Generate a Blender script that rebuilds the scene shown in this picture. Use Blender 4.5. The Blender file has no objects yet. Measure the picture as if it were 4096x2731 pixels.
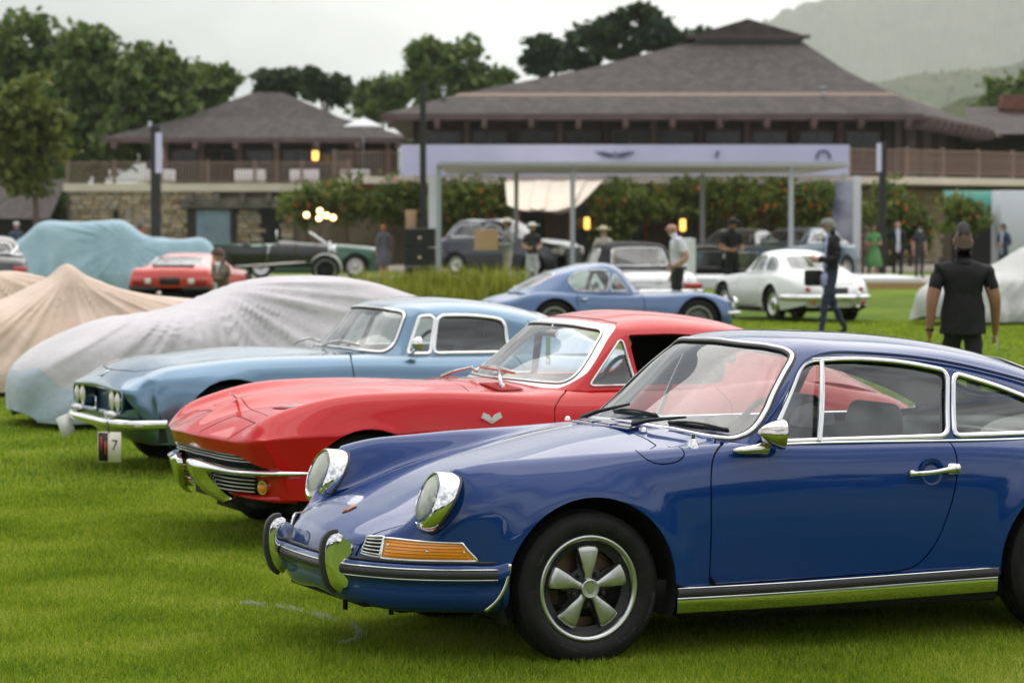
import bpy, bmesh, math, random
import numpy as np
from math import sin, cos, pi, radians, sqrt, atan2, atan, tan
from mathutils import Vector, Matrix, Quaternion
random.seed(7); RNG = np.random.default_rng(11)
SC = bpy.context.scene; COL = SC.collection

# ---------------------------------------------------------------- camera
CAM_H = 1.70
cd = bpy.data.cameras.new('camera'); cam = bpy.data.objects.new('camera', cd); COL.objects.link(cam)
cd.lens = 105; cd.sensor_width = 36; cd.clip_start = 0.1; cd.clip_end = 9000
PITCH = atan((1365.5-892)/(105/36*4096))
cam.location = (0, 0, CAM_H); cam.rotation_euler = (pi/2-PITCH, 0, 0)
cd.dof.use_dof = True; cd.dof.focus_distance = 11.9; cd.dof.aperture_fstop = 5.0; cd.dof.aperture_blades = 9
SC.camera = cam

# ---------------------------------------------------------------- world: overcast sky over a Nishita sky
SUN_EL, SUN_AZ = radians(62), radians(20)      # azimuth from +Y towards +X
wd = bpy.data.worlds.new('World'); SC.world = wd; wd.use_nodes = True
nt = wd.node_tree; nt.nodes.clear()
def wn(t, **k):
    n = nt.nodes.new(t)
    for a, b in k.items(): setattr(n, a, b)
    return n
sky = wn('ShaderNodeTexSky', sky_type='NISHITA', sun_disc=False, sun_elevation=SUN_EL, sun_rotation=SUN_AZ, air_density=1.2, dust_density=4.0)
tc = wn('ShaderNodeTexCoord'); mp = wn('ShaderNodeMapping'); mp.inputs['Scale'].default_value = (1.0, 1.0, 2.2); mp.inputs['Location'].default_value = (3.86, 0.2, 0.88)
nz = wn('ShaderNodeTexNoise'); nz.inputs['Scale'].default_value = 2.6; nz.inputs['Detail'].default_value = 2.5; nz.inputs['Roughness'].default_value = 0.45; nz.inputs['Distortion'].default_value = 0.3
cr = wn('ShaderNodeValToRGB'); cr.color_ramp.interpolation = 'EASE'
cr.color_ramp.elements[0].position = 0.33; cr.color_ramp.elements[0].color = (3.1, 3.25, 3.6, 1)
cr.color_ramp.elements[1].position = 0.65; cr.color_ramp.elements[1].color = (8.8, 8.85, 8.9, 1)
mx = wn('ShaderNodeMix', data_type='RGBA'); mx.inputs[0].default_value = 0.93
bg = wn('ShaderNodeBackground'); bg.inputs['Strength'].default_value = 0.1; wo = wn('ShaderNodeOutputWorld')
L = nt.links.new
L(tc.outputs['Generated'], mp.inputs['Vector'])
nz2 = wn('ShaderNodeTexNoise'); nz2.inputs['Scale'].default_value = 11; nz2.inputs['Detail'].default_value = 5; ad = wn('ShaderNodeMath', operation='MULTIPLY_ADD'); ad.inputs[1].default_value = .30; ad2 = wn('ShaderNodeMath', operation='ADD'); ad2.inputs[1].default_value = -.15
L(mp.outputs[0], nz.inputs['Vector']); L(mp.outputs[0], nz2.inputs['Vector']); L(nz2.outputs[0], ad.inputs[0]); L(nz.outputs[0], ad.inputs[2]); L(ad.outputs[0], ad2.inputs[0]); L(ad2.outputs[0], cr.inputs[0])
L(sky.outputs[0], mx.inputs[6]); L(cr.outputs[0], mx.inputs[7]); L(mx.outputs[2], bg.inputs['Color']); L(bg.outputs[0], wo.inputs[0])
sl = bpy.data.lights.new('sun', 'SUN'); sl.energy = 1.5; sl.angle = radians(88); sl.color = (1, 0.96, 0.9)
so = bpy.data.objects.new('sun', sl); COL.objects.link(so)
so.rotation_euler = Vector((-sin(SUN_AZ)*cos(SUN_EL), -cos(SUN_AZ)*cos(SUN_EL), -sin(SUN_EL))).to_track_quat('-Z', 'Y').to_euler()
vs = SC.view_settings; vs.view_transform = 'Standard'; vs.look = 'None'; vs.exposure = 0.65; vs.gamma = 1.0; vs.use_curve_mapping = False
SC.cycles.use_denoising = True; SC.cycles.max_bounces = 10; SC.cycles.transparent_max_bounces = 24; SC.cycles.glossy_bounces = 5
SC.cycles.diffuse_bounces = 3; SC.cycles.volume_bounces = 2; SC.cycles.transmission_bounces = 8; SC.cycles.caustics_reflective = False; SC.cycles.caustics_refractive = False
SC.cycles.sample_clamp_indirect = 6.0; SC.cycles.use_adaptive_sampling = True; SC.cycles.adaptive_threshold = 0.015

# ---------------------------------------------------------------- materials
MATS = {}
def nm(name):
    m = bpy.data.materials.new(name); m.use_nodes = True; MATS[name] = m
    return m, m.node_tree, m.node_tree.nodes['Principled BSDF']
def mat(name, col, rough=.5, metal=0, coat=0, spec=.5, bump=None, var=None, trans=0, ior=1.5, emit=None, sheen=0, coatr=.03):
    """plain principled; var=(scale, amount, second colour or None); bump=(scale, strength)"""
    m, t, b = nm(name)
    b.inputs['Base Color'].default_value = (*col, 1); b.inputs['Roughness'].default_value = rough; b.inputs['Metallic'].default_value = metal
    b.inputs['Coat Weight'].default_value = coat; b.inputs['Coat Roughness'].default_value = coatr; b.inputs['Specular IOR Level'].default_value = spec
    b.inputs['Transmission Weight'].default_value = trans; b.inputs['IOR'].default_value = ior; b.inputs['Sheen Weight'].default_value = sheen
    if emit: b.inputs['Emission Color'].default_value = (*emit[0], 1); b.inputs['Emission Strength'].default_value = emit[1]
    def N(ty, **k):
        n = t.nodes.new(ty)
        for a, c in k.items(): n.inputs[a].default_value = c
        return n
    tcn = t.nodes.new('ShaderNodeTexCoord')
    if var:
        n = N('ShaderNodeTexNoise', Scale=var[0], Detail=5.0, Roughness=.6); mxx = t.nodes.new('ShaderNodeMix'); mxx.data_type = 'RGBA'
        c2 = var[2] if len(var) > 2 and var[2] else tuple(min(1, c*(1-var[1])) for c in col)
        mxx.inputs[6].default_value = (*col, 1); mxx.inputs[7].default_value = (*c2, 1)
        rmp = t.nodes.new('ShaderNodeMapRange'); rmp.inputs[1].default_value = .35; rmp.inputs[2].default_value = .68
        t.links.new(tcn.outputs['Object'], n.inputs['Vector']); t.links.new(n.outputs[0], rmp.inputs[0]); t.links.new(rmp.outputs[0], mxx.inputs[0]); t.links.new(mxx.outputs[2], b.inputs['Base Color'])
    if bump:
        n = N('ShaderNodeTexNoise', Scale=bump[0], Detail=4.0); bp = N('ShaderNodeBump', Strength=bump[1], Distance=.02)
        t.links.new(tcn.outputs['Object'], n.inputs['Vector']); t.links.new(n.outputs[0], bp.inputs['Height']); t.links.new(bp.outputs[0], b.inputs['Normal'])
    return m
def paint(name, col, flake=.0, rough=.38, spec=.4, coat=1.0):
    m, t, b = nm(name)
    b.inputs['Base Color'].default_value = (*col, 1); b.inputs['Metallic'].default_value = flake; b.inputs['Roughness'].default_value = rough
    b.inputs['Coat Weight'].default_value = coat; b.inputs['Coat Roughness'].default_value = .022; b.inputs['Specular IOR Level'].default_value = spec; b.inputs['Coat IOR'].default_value = 1.55
    n = t.nodes.new('ShaderNodeTexNoise'); n.inputs['Scale'].default_value = 260; n.inputs['Detail'].default_value = 3
    bp = t.nodes.new('ShaderNodeBump'); bp.inputs['Strength'].default_value = .012; bp.inputs['Distance'].default_value = .002
    tcn = t.nodes.new('ShaderNodeTexCoord'); t.links.new(tcn.outputs['Object'], n.inputs['Vector']); t.links.new(n.outputs[0], bp.inputs['Height']); t.links.new(bp.outputs[0], b.inputs['Coat Normal'])
    return m
def glass(name, tint=(.86, .92, .9), refl=1.0, rough=.0):
    m = bpy.data.materials.new(name); m.use_nodes = True; t = m.node_tree; t.nodes.clear(); MATS[name] = m
    o = t.nodes.new('ShaderNodeOutputMaterial'); mx = t.nodes.new('ShaderNodeMixShader'); tr = t.nodes.new('ShaderNodeBsdfTransparent'); gl = t.nodes.new('ShaderNodeBsdfGlossy')
    lw = t.nodes.new('ShaderNodeLayerWeight'); pw = t.nodes.new('ShaderNodeMath'); pw.operation = 'POWER'; pw.inputs[1].default_value = 4.2; t.links.new(lw.outputs['Facing'], pw.inputs[0])
    mu = t.nodes.new('ShaderNodeMath'); mu.operation = 'MULTIPLY_ADD'; mu.inputs[1].default_value = .9; mu.inputs[2].default_value = .075*refl; mu.use_clamp = True
    tr.inputs[0].default_value = (*tint, 1); gl.inputs['Roughness'].default_value = rough
    t.links.new(pw.outputs[0], mu.inputs[0]); t.links.new(mu.outputs[0], mx.inputs[0]); t.links.new(tr.outputs[0], mx.inputs[1]); t.links.new(gl.outputs[0], mx.inputs[2]); t.links.new(mx.outputs[0], o.inputs[0])
    return m

CHROME = mat('chrome', (.80, .80, .80), .05, 1.0)
CHROME_D = mat('aged_chrome', (.62, .58, .54), .10, 1.0)
ALU = mat('polished_aluminium', (.66, .66, .65), .36, 1.0, var=(40, .15))
ALUR = mat('anodised_rim', (.62, .63, .62), .28, 1.0)
BLACK = mat('black_paint', (.012, .012, .013), .4)
SATIN = mat('satin_black', (.018, .018, .019), .5)
RUBBER = mat('rubber_trim', (.028, .026, .028), .48, bump=(90, .05))
TYRE = mat('tyre_rubber', (.011, .0105, .011), .58, spec=.22, bump=(160, .08), var=(14, .25, (.019, .018, .017)))
TYRETXT = mat('tyre_lettering', (.060, .060, .062), .5)
DARK = mat('underbody_black', (.006, .006, .006), .8)
LEATHER = mat('black_leather', (.022, .022, .024), .42, bump=(120, .15))
CLOTHGREY = mat('grey_lining', (.14, .145, .14), .85)
GLASS = glass('window_glass', (.80, .88, .85), 1.9)
GLASSW = glass('windscreen_glass', (.84, .89, .86), 2.6)
LENS = mat('lamp_glass', (.75, .77, .74), .10, 0, 0, .5, bump=(60, .25))
REFLECTOR = mat('lamp_reflector', (.86, .85, .76), .35, .15)
AMBER = mat('amber_lens', (1.0, .36, .010), .14, 0, .8, bump=(150, .12))
REDLENS = mat('red_lens', (.45, .012, .01), .2, 0, .8)
WHITEP = mat('white_paper', (.80, .80, .78), .7)

# ---------------------------------------------------------------- objects
def obj(name, VF, m, parent=None, smooth=True, N=None, sharp=None, loc=None, rot=None):
    V, F = VF[0], VF[1]
    me = bpy.data.meshes.new(name); me.from_pydata([tuple(map(float, v)) for v in V], [], [tuple(map(int, f)) for f in F])
    ms = m if isinstance(m, (list, tuple)) else [m]
    for q in ms: me.materials.append(q)
    if len(VF) > 2 and VF[2] is not None and len(ms) > 1: me.polygons.foreach_set('material_index', np.asarray(VF[2], dtype=np.int32))
    if smooth:
        me.polygons.foreach_set('use_smooth', np.ones(len(me.polygons), dtype=bool))
        if sharp: me.set_sharp_from_angle(angle=radians(sharp))
    me.validate(); me.update()
    if N is not None and len(N) == len(me.vertices): me.normals_split_custom_set_from_vertices([tuple(map(float, n)) for n in N])
    o = bpy.data.objects.new(name, me); COL.objects.link(o)
    if parent is not None: o.parent = parent
    if loc is not None: o.location = loc
    if rot is not None: o.rotation_euler = rot
    return o
def tag(o, label=None, cat=None, group=None, kind=None):
    for k, v in (('label', label), ('category', cat), ('group', group), ('kind', kind)):
        if v: o[k] = v
    return o
def thing(name, label, cat, loc=(0, 0, 0), rz=0, group=None):
    o = bpy.data.objects.new(name, None); COL.objects.link(o); o.location = loc; o.rotation_euler = (0, 0, rz); o.empty_display_size = .1
    return tag(o, label, cat, group)
def struct(name, VF, m, **k):
    o = obj(name, VF, m, **k); o['kind'] = 'structure'; return o
def copytree(o, parent=None):
    c = o.copy(); COL.objects.link(c); c.parent = parent
    for ch in list(o.children): copytree(ch, c)
    return c

# ---------------------------------------------------------------- mesh toolkit
A_ = lambda *a: np.array(a, dtype=float)
def merge(*parts):
    V, F, Mi = [], [], []; off = 0
    for p in parts:
        v = np.asarray(p[0], float).reshape(-1, 3); V.append(v); F += [tuple(i+off for i in f) for f in p[1]]
        Mi += list(p[2]) if len(p) > 2 and p[2] is not None else [0]*len(p[1])
        off += len(v)
    return np.vstack(V) if V else np.zeros((0, 3)), F, Mi
def setm(p, i): return (p[0], p[1], [i]*len(p[1]))
def xf(p, M):
    M = np.array(M); v = np.asarray(p[0], float); return (v @ M[:3, :3].T + M[:3, 3],)+tuple(p[1:])
def mv(p, x=0, y=0, z=0): return (np.asarray(p[0], float)+A_(x, y, z),)+tuple(p[1:])
def mirror(p): 
    v = np.asarray(p[0], float)*A_(1, -1, 1); return (v, [tuple(reversed(f)) for f in p[1]])+tuple(p[2:])
def both(p): return merge(p, mirror(p))
def obj2(name, vf, m, parent=None, **k):
    """left and right copies of a piece: two objects, or one welded object when it crosses the centre line"""
    vf = merge(vf); v = np.asarray(vf[0], float); pa, pb = parent if isinstance(parent, tuple) else (parent, parent)
    if np.abs(v[:, 1]).min() > 2e-3: return obj(name, mirror(vf), m, pa, **k), obj(name, vf, m, pb, **k)
    n = len(v); mp = [i if abs(v[i, 1]) < 2e-3 else n+i for i in range(n)]; v2 = np.vstack([v, v*A_(1, -1, 1)]); v2[:n, 1] = np.where(np.abs(v[:, 1]) < 2e-3, 0, v[:, 1]); cap = lambda f: all(abs(v[i, 1]) < 2e-3 for i in f)
    F = [f for f in vf[1] if not cap(f)]; F2 = [tuple(mp[i] for i in reversed(f)) for f in F]; allf = F+F2; used = sorted({i for f in allf for i in f}); rmp = {o: q for q, o in enumerate(used)}
    return obj(name, (v2[used], [tuple(rmp[i] for i in f) for f in allf]), m, pa, **k)
def rotm(ax, a): return np.array(Matrix.Rotation(a, 4, ax))
def tr(x, y, z): return np.array(Matrix.Translation((x, y, z)))
def box(x0, x1, y0, y1, z0, z1, c=0):
    if c <= 0:
        V = [(x, y, z) for z in (z0, z1) for y in (y0, y1) for x in (x0, x1)]
        return np.array(V, float), [(0, 2, 3, 1), (4, 5, 7, 6), (0, 1, 5, 4), (2, 6, 7, 3), (0, 4, 6, 2), (1, 3, 7, 5)]
    V = []; idx = {}
    for a in (0, 1):
        for b in (0, 1):
            for d in (0, 1):
                X, Y, Z = (x0, x1)[a], (y0, y1)[b], (z0, z1)[d]; sx, sy, sz = (c, -c)[a], (c, -c)[b], (c, -c)[d]
                for k, p in enumerate(((X, Y+sy, Z+sz), (X+sx, Y, Z+sz), (X+sx, Y+sy, Z))): idx[a, b, d, k] = len(V); V.append(p)
    F = []; g = lambda a, b, d, k: idx[a, b, d, k]
    for a in (0, 1):
        q = [g(a, 0, 0, 0), g(a, 1, 0, 0), g(a, 1, 1, 0), g(a, 0, 1, 0)]; F.append(q if a else q[::-1])
        q = [g(0, a, 0, 1), g(0, a, 1, 1), g(1, a, 1, 1), g(1, a, 0, 1)]; F.append(q if a else q[::-1])
        q = [g(0, 0, a, 2), g(1, 0, a, 2), g(1, 1, a, 2), g(0, 1, a, 2)]; F.append(q if a else q[::-1])
    for a in (0, 1):
        for b in (0, 1):
            s = (a+b) % 2
            for q in ([g(a, b, 0, 0), g(a, b, 1, 0), g(a, b, 1, 1), g(a, b, 0, 1)], [g(a, 0, b, 2), g(a, 1, b, 2), g(a, 1, b, 0), g(a, 0, b, 0)], [g(0, a, b, 1), g(1, a, b, 1), g(1, a, b, 2), g(0, a, b, 2)]): F.append(q if s else q[::-1])
            for d in (0, 1):
                q = [g(a, b, d, 0), g(a, b, d, 1), g(a, b, d, 2)]; F.append(q if (a+b+d) % 2 else q[::-1])
    return np.array(V, float), [tuple(f) for f in F]
def gridf(nu, nv, cu=False, cv=False):
    F = []
    for i in range(nu if cu else nu-1):
        for j in range(nv if cv else nv-1):
            a, b = (i+1) % nu, (j+1) % nv; F.append((i*nv+j, a*nv+j, a*nv+b, i*nv+b))
    return F
def lathe(prof, k=32, axis='y', closed=False):
    """prof: list of (radius, height along axis)"""
    pr = np.array(prof, float); n = len(pr); V = np.zeros((k, n, 3))
    for i in range(k):
        a = 2*pi*i/k; c, s = cos(a), sin(a)
        if axis == 'y': V[i, :, 0] = pr[:, 0]*c; V[i, :, 1] = pr[:, 1]; V[i, :, 2] = pr[:, 0]*s
        elif axis == 'z': V[i, :, 0] = pr[:, 0]*c; V[i, :, 1] = pr[:, 0]*s; V[i, :, 2] = pr[:, 1]
        else: V[i, :, 0] = pr[:, 1]; V[i, :, 1] = pr[:, 0]*c; V[i, :, 2] = pr[:, 0]*s
    F = gridf(k, n, True, closed)
    if axis in 'zx': F = [f[::-1] for f in F]
    return V.reshape(-1, 3), F
def spline(t, P, ts):
    t = np.asarray(t, float); P = np.asarray(P, float); n = len(t); sh = P.shape[1:]; Y = P.reshape(n, -1)
    if n == 2: w = ((ts-t[0])/(t[1]-t[0]))[:, None]; return (Y[0]*(1-w)+Y[1]*w).reshape((len(ts),)+sh)
    h = np.diff(t); Am = np.zeros((n, n)); B = np.zeros((n, Y.shape[1])); Am[0, 0] = Am[-1, -1] = 1
    for i in range(1, n-1):
        Am[i, i-1] = h[i-1]; Am[i, i] = 2*(h[i-1]+h[i]); Am[i, i+1] = h[i]; B[i] = 6*((Y[i+1]-Y[i])/h[i]-(Y[i]-Y[i-1])/h[i-1])
    M = np.linalg.solve(Am, B); k = np.clip(np.searchsorted(t, ts, side='right')-1, 0, n-2)
    a = (t[k+1]-ts)[:, None]; b = (ts-t[k])[:, None]; hk = h[k][:, None]
    R = M[k]*a**3/(6*hk)+M[k+1]*b**3/(6*hk)+(Y[k]/hk-M[k]*hk/6)*a+(Y[k+1]/hk-M[k+1]*hk/6)*b
    return R.reshape((len(ts),)+sh)
def chord(P):
    d = np.linalg.norm(np.diff(P, axis=0), axis=-1)
    if d.ndim > 1: d = d.mean(axis=1)
    return np.concatenate([[0], np.cumsum(np.maximum(d, 1e-4))])
def subd(t, n, sharp):
    segs = sorted(set([0, len(t)-1]+list(sharp))); out = []
    for a, b in zip(segs[:-1], segs[1:]): out.append((a, b, np.concatenate([np.linspace(t[i], t[i+1], n, endpoint=False) for i in range(a, b)]+([[t[b]]] if b == segs[-1] else []))))
    return out
def interp(P, n, sharp=(), t=None):
    t = chord(P) if t is None else t; R = [spline(t[a:b+1], P[a:b+1], ts) for a, b, ts in subd(t, n, sharp)]
    return np.concatenate(R, axis=0)
def curve(P, n=8, sharp=()): return interp(np.array(P, float), n, sharp)
def loft(G, nu=4, nv=4, su=(), sv=(), sym=True, post=None):
    """G[station][rail] control points with y = lateral >= 0 (rail 0 on the centre line if sym). Returns dense grid and normals"""
    G = np.array(G, float)
    if sym:
        m = G[:, 1:4][:, ::-1]*A_(1, -1, 1); k = m.shape[1]; G2 = np.concatenate([m, G], axis=1); sv2 = [s+k for s in sv]
    else: G2, k, sv2 = G, 0, list(sv)
    T = np.swapaxes(G2, 0, 1); T = interp(T, nv, sv2); T = np.swapaxes(T, 0, 1); R = interp(T, nu, su)
    if post is not None: R = post(R)
    du = np.gradient(R, axis=0); dv = np.gradient(R, axis=1); N = np.cross(du, dv); N /= np.maximum(np.linalg.norm(N, axis=2, keepdims=True), 1e-9)
    R = R[:, k*nv:]; N = N[:, k*nv:]
    if sym: N[:, 0, 1] = 0; R[:, 0, 1] = 0
    return R, N
def gmesh(R, N):
    nu, nv = R.shape[:2]; F = gridf(nu, nv)
    return R.reshape(-1, 3), F, N.reshape(-1, 3)
def clip(S, f):
    """keep the part of S=(V,F,N) where f(V)>=0"""
    V, F, N = S; val = f(V); out = []; nV, nN = [], []; ids = {}; base = len(V); cache = {}
    for fc in F:
        s = [val[i] >= 0 for i in fc]
        if all(s): out.append(fc); continue
        if not any(s): continue
        poly = []; n = len(fc)
        for a in range(n):
            i, j = fc[a], fc[(a+1) % n]
            if val[i] >= 0: poly.append(i)
            if (val[i] >= 0) != (val[j] >= 0):
                key = (min(i, j), max(i, j))
                if key not in cache:
                    i2, j2 = key; t = val[i2]/(val[i2]-val[j2]); cache[key] = base+len(nV); nV.append(V[i2]*(1-t)+V[j2]*t); q = N[i2]*(1-t)+N[j2]*t; nN.append(q/max(np.linalg.norm(q), 1e-9))
                poly.append(cache[key])
        if len(poly) > 2: out.append(tuple(poly))
    Va = np.vstack([V]+([np.array(nV)] if nV else [])); Na = np.vstack([N]+([np.array(nN)] if nN else []))
    used = sorted({i for fc in out for i in fc}); rm = {o: k for k, o in enumerate(used)}
    if not used: return np.zeros((0, 3)), [], np.zeros((0, 3))
    return Va[used], [tuple(rm[i] for i in fc) for fc in out], Na[used]
def bedges(F):
    E = {}
    for f in F:
        for a in range(len(f)):
            i, j = f[a], f[(a+1) % len(f)]; E[(i, j)] = 1
    return [(i, j) for (i, j) in E if (j, i) not in E]
def bloops(F):
    nx = {}
    for i, j in bedges(F): nx[i] = j
    loops = []
    while nx:
        s, j = nx.popitem(); lp = [s]
        while j != s and j in nx: lp.append(j); j = nx.pop(j)
        if j != s: lp.append(j)
        loops.append(lp)
    return sorted(loops, key=len, reverse=True)
def rim(S, d):
    """turn the open edges of S inwards by d along -normal; returns S with extra faces (normals kept for the skin)"""
    V, F, N = S; E = bedges(F); used = sorted({i for e in E for i in e}); k = {o: len(V)+q for q, o in enumerate(used)}; k2 = {o: len(V)+len(used)+q for q, o in enumerate(used)}
    C = V.mean(axis=0)
    V2 = np.vstack([V, V[used], V[used]-N[used]*d]); T = np.zeros((len(used), 3)); pos = {o: q for q, o in enumerate(used)}
    for i, j in E:
        t = V[j]-V[i]
        for a in (i, j): q = np.cross(t, N[a]); T[pos[a]] += q
    T /= np.maximum(np.linalg.norm(T, axis=1, keepdims=True), 1e-9)
    F2 = list(F)+[(k[j], k[i], k2[i], k2[j]) for i, j in E]
    return V2, F2, np.vstack([N, T, T])
def offset(S, d): return S[0]-S[2]*d, S[1], S[2]
def psdf(poly):
    """signed distance to a closed polygon, positive inside; returns f(Nx2)"""
    P = np.array(poly, float); Q = np.roll(P, -1, axis=0)
    def f(X):
        X = np.asarray(X, float); d = np.full(len(X), 1e9); ins = np.zeros(len(X), bool)
        for a, b in zip(P, Q):
            e = b-a; w = X-a; t = np.clip((w@e)/max(e@e, 1e-12), 0, 1); r = w-t[:, None]*e; d = np.minimum(d, (r*r).sum(1))
            c1 = (a[1] > X[:, 1]) != (b[1] > X[:, 1])
            with np.errstate(divide='ignore', invalid='ignore'): xi = (b[0]-a[0])*(X[:, 1]-a[1])/(b[1]-a[1])+a[0]
            ins ^= c1 & (X[:, 0] < xi)
        return np.where(ins, 1, -1)*np.sqrt(d)
    return f
def rpoly(P, r=.03, n=5):
    """polygon with rounded corners; r scalar or per corner"""
    P = np.array(P, float); out = []; m = len(P)
    for i in range(m):
        a, b, c = P[i-1], P[i], P[(i+1) % m]; ri = r[i] if hasattr(r, '__len__') else r
        u = a-b; v = c-b; lu, lv = np.linalg.norm(u), np.linalg.norm(v); d = min(ri, lu*.49, lv*.49)
        if d < 1e-5: out.append(b); continue
        p, q = b+u/lu*d, b+v/lv*d
        for k in range(n+1): t = k/n; out.append((1-t)**2*p+2*t*(1-t)*b+t*t*q)
    return np.array(out)
def sweep(P, prof, N=None, closed=False, cap=True, scale=None):
    """sweep a closed 2-D profile (a across, b along normal) along a path"""
    P = np.asarray(P, float); n = len(P); T = np.roll(P, -1, 0)-np.roll(P, 1, 0)
    if not closed: T[0] = P[1]-P[0]; T[-1] = P[-1]-P[-2]
    T /= np.maximum(np.linalg.norm(T, axis=1, keepdims=True), 1e-9)
    if N is None:
        up = A_(0, 0, 1) if abs(T[0][2]) < .9 else A_(1, 0, 0); Ns = []; cur = up-T[0]*(up@T[0]); cur /= np.linalg.norm(cur)
        for i in range(n):
            cur = cur-T[i]*(cur@T[i]); cur /= max(np.linalg.norm(cur), 1e-9); Ns.append(cur)
        N = np.array(Ns)
    else:
        N = np.asarray(N, float)
        if N.ndim == 1: N = np.tile(N, (n, 1))
        N = N-T*(N*T).sum(1, keepdims=True); N /= np.maximum(np.linalg.norm(N, axis=1, keepdims=True), 1e-9)
    B = np.cross(T, N); pr = np.asarray(prof, float); m = len(pr); s = np.ones(n) if scale is None else np.asarray(scale, float)
    V = P[:, None]+(B[:, None]*pr[None, :, :1]+N[:, None]*pr[None, :, 1:])*s[:, None, None]
    F = gridf(n, m, closed, True)
    if cap and not closed: F += [tuple(range(m)), tuple((n-1)*m+i for i in reversed(range(m)))]
    return V.reshape(-1, 3), F
def circ(r, k=8, ry=None): return [(r*cos(2*pi*i/k), (ry or r)*sin(2*pi*i/k)) for i in range(k)]
def tube(P, r, k=8, closed=False, scale=None): return sweep(P, circ(r, k), None, closed, True, scale)
def cyl(p, q, r, k=12, r2=None): return tube([p, q], r, k, scale=[1, (r2 if r2 is not None else r)/r])
def plate(poly, t, plane='xz', at=0):
    """extruded polygon; plane gives the two axes, thickness along the third, from at to at+t"""
    P = np.array(poly, float); n = len(P); ax = {'xz': (0, 2, 1), 'xy': (0, 1, 2), 'yz': (1, 2, 0)}[plane]; V = np.zeros((2*n, 3))
    V[:n, ax[0]] = P[:, 0]; V[:n, ax[1]] = P[:, 1]; V[:n, ax[2]] = at; V[n:] = V[:n]; V[n:, ax[2]] = at+t
    F = [tuple(range(n)), tuple(reversed(range(n, 2*n)))]+[(i, i+n, (i+1) % n+n, (i+1) % n) for i in range(n)]
    area = sum(P[i][0]*P[(i+1) % n][1]-P[(i+1) % n][0]*P[i][1] for i in range(n)); s = area > 0
    if plane == 'xz': s = not s
    if (t > 0) == s: F = [f[::-1] for f in F]
    return V, F
def resample(P, n, closed=False):
    P = np.asarray(P, float)
    if closed: P = np.vstack([P, P[:1]])
    t = np.concatenate([[0], np.cumsum(np.linalg.norm(np.diff(P, axis=0), axis=1))]); ts = np.linspace(0, t[-1], n+1)[:-1] if closed else np.linspace(0, t[-1], n)
    return np.stack([np.interp(ts, t, P[:, k]) for k in range(3)], 1)
def smooth_loop(P, it=2, closed=True):
    P = np.array(P)
    for _ in range(it):
        Q = (np.roll(P, 1, 0)+2*P+np.roll(P, -1, 0))/4
        if not closed: Q[0], Q[-1] = P[0], P[-1]
        P = Q
    return P
def text_mesh(s, size, depth=.0005):
    c = bpy.data.curves.new('lettering', 'FONT'); c.body = s; c.size = size; c.extrude = depth; c.align_x = 'CENTER'; c.align_y = 'CENTER'; c.resolution_u = 2
    o = bpy.data.objects.new('lettering', c); COL.objects.link(o); dg = bpy.context.evaluated_depsgraph_get(); dg.update()
    me = o.evaluated_get(dg).to_mesh(); V = np.array([tuple(v.co) for v in me.vertices]); F = [tuple(p.vertices) for p in me.polygons]
    o.to_mesh_clear(); bpy.data.objects.remove(o); return V.reshape(-1, 3), F
# ---------------------------------------------------------------- wheels (axis y, outer face towards -y)
def tyre(R, w, rb, k=96, zig=.004, grooves=3):
    h = w/2; P = [(rb-.006, -h*.70), (rb, -h*.80), (rb+.006, -h*.86), (rb+(R-rb)*.22, -h*.965), (rb+(R-rb)*.48, -h*1.0), (rb+(R-rb)*.72, -h*.95), (R-.018, -h*.86), (R-.007, -h*.80), (R-.003, -h*.74)]
    n0 = len(P); tread = []
    xs = np.linspace(-h*.70, h*.70, grooves+2)
    for g in xs[1:-1]: tread += [(R, g-.0065), (R-.008, g-.0045), (R-.008, g+.0045), (R, g+.0065)]
    P2 = P+tread+[(r, -y) for r, y in reversed(P)]
    V, F = lathe(P2, k); V = V.reshape(k, len(P2), 3)
    for i in range(k):
        s = zig if i % 2 else -zig; V[i, n0:n0+len(tread), 1] += s
        if i % 2: 
            for j in (7, 8, len(P2)-9, len(P2)-8): V[i, j] *= A_(.993, 1, .993)
    return V.reshape(-1, 3), F
def ring_text(s, R, size, a0, y, up=1):
    """lettering round a circle on the outer sidewall, a0 = angle of its middle"""
    V, F = text_mesh(s, size); a = a0-up*V[:, 0]/R; r = R+up*V[:, 1]
    return np.stack([r*np.cos(a), y-V[:, 2], r*np.sin(a)], 1), F
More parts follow.
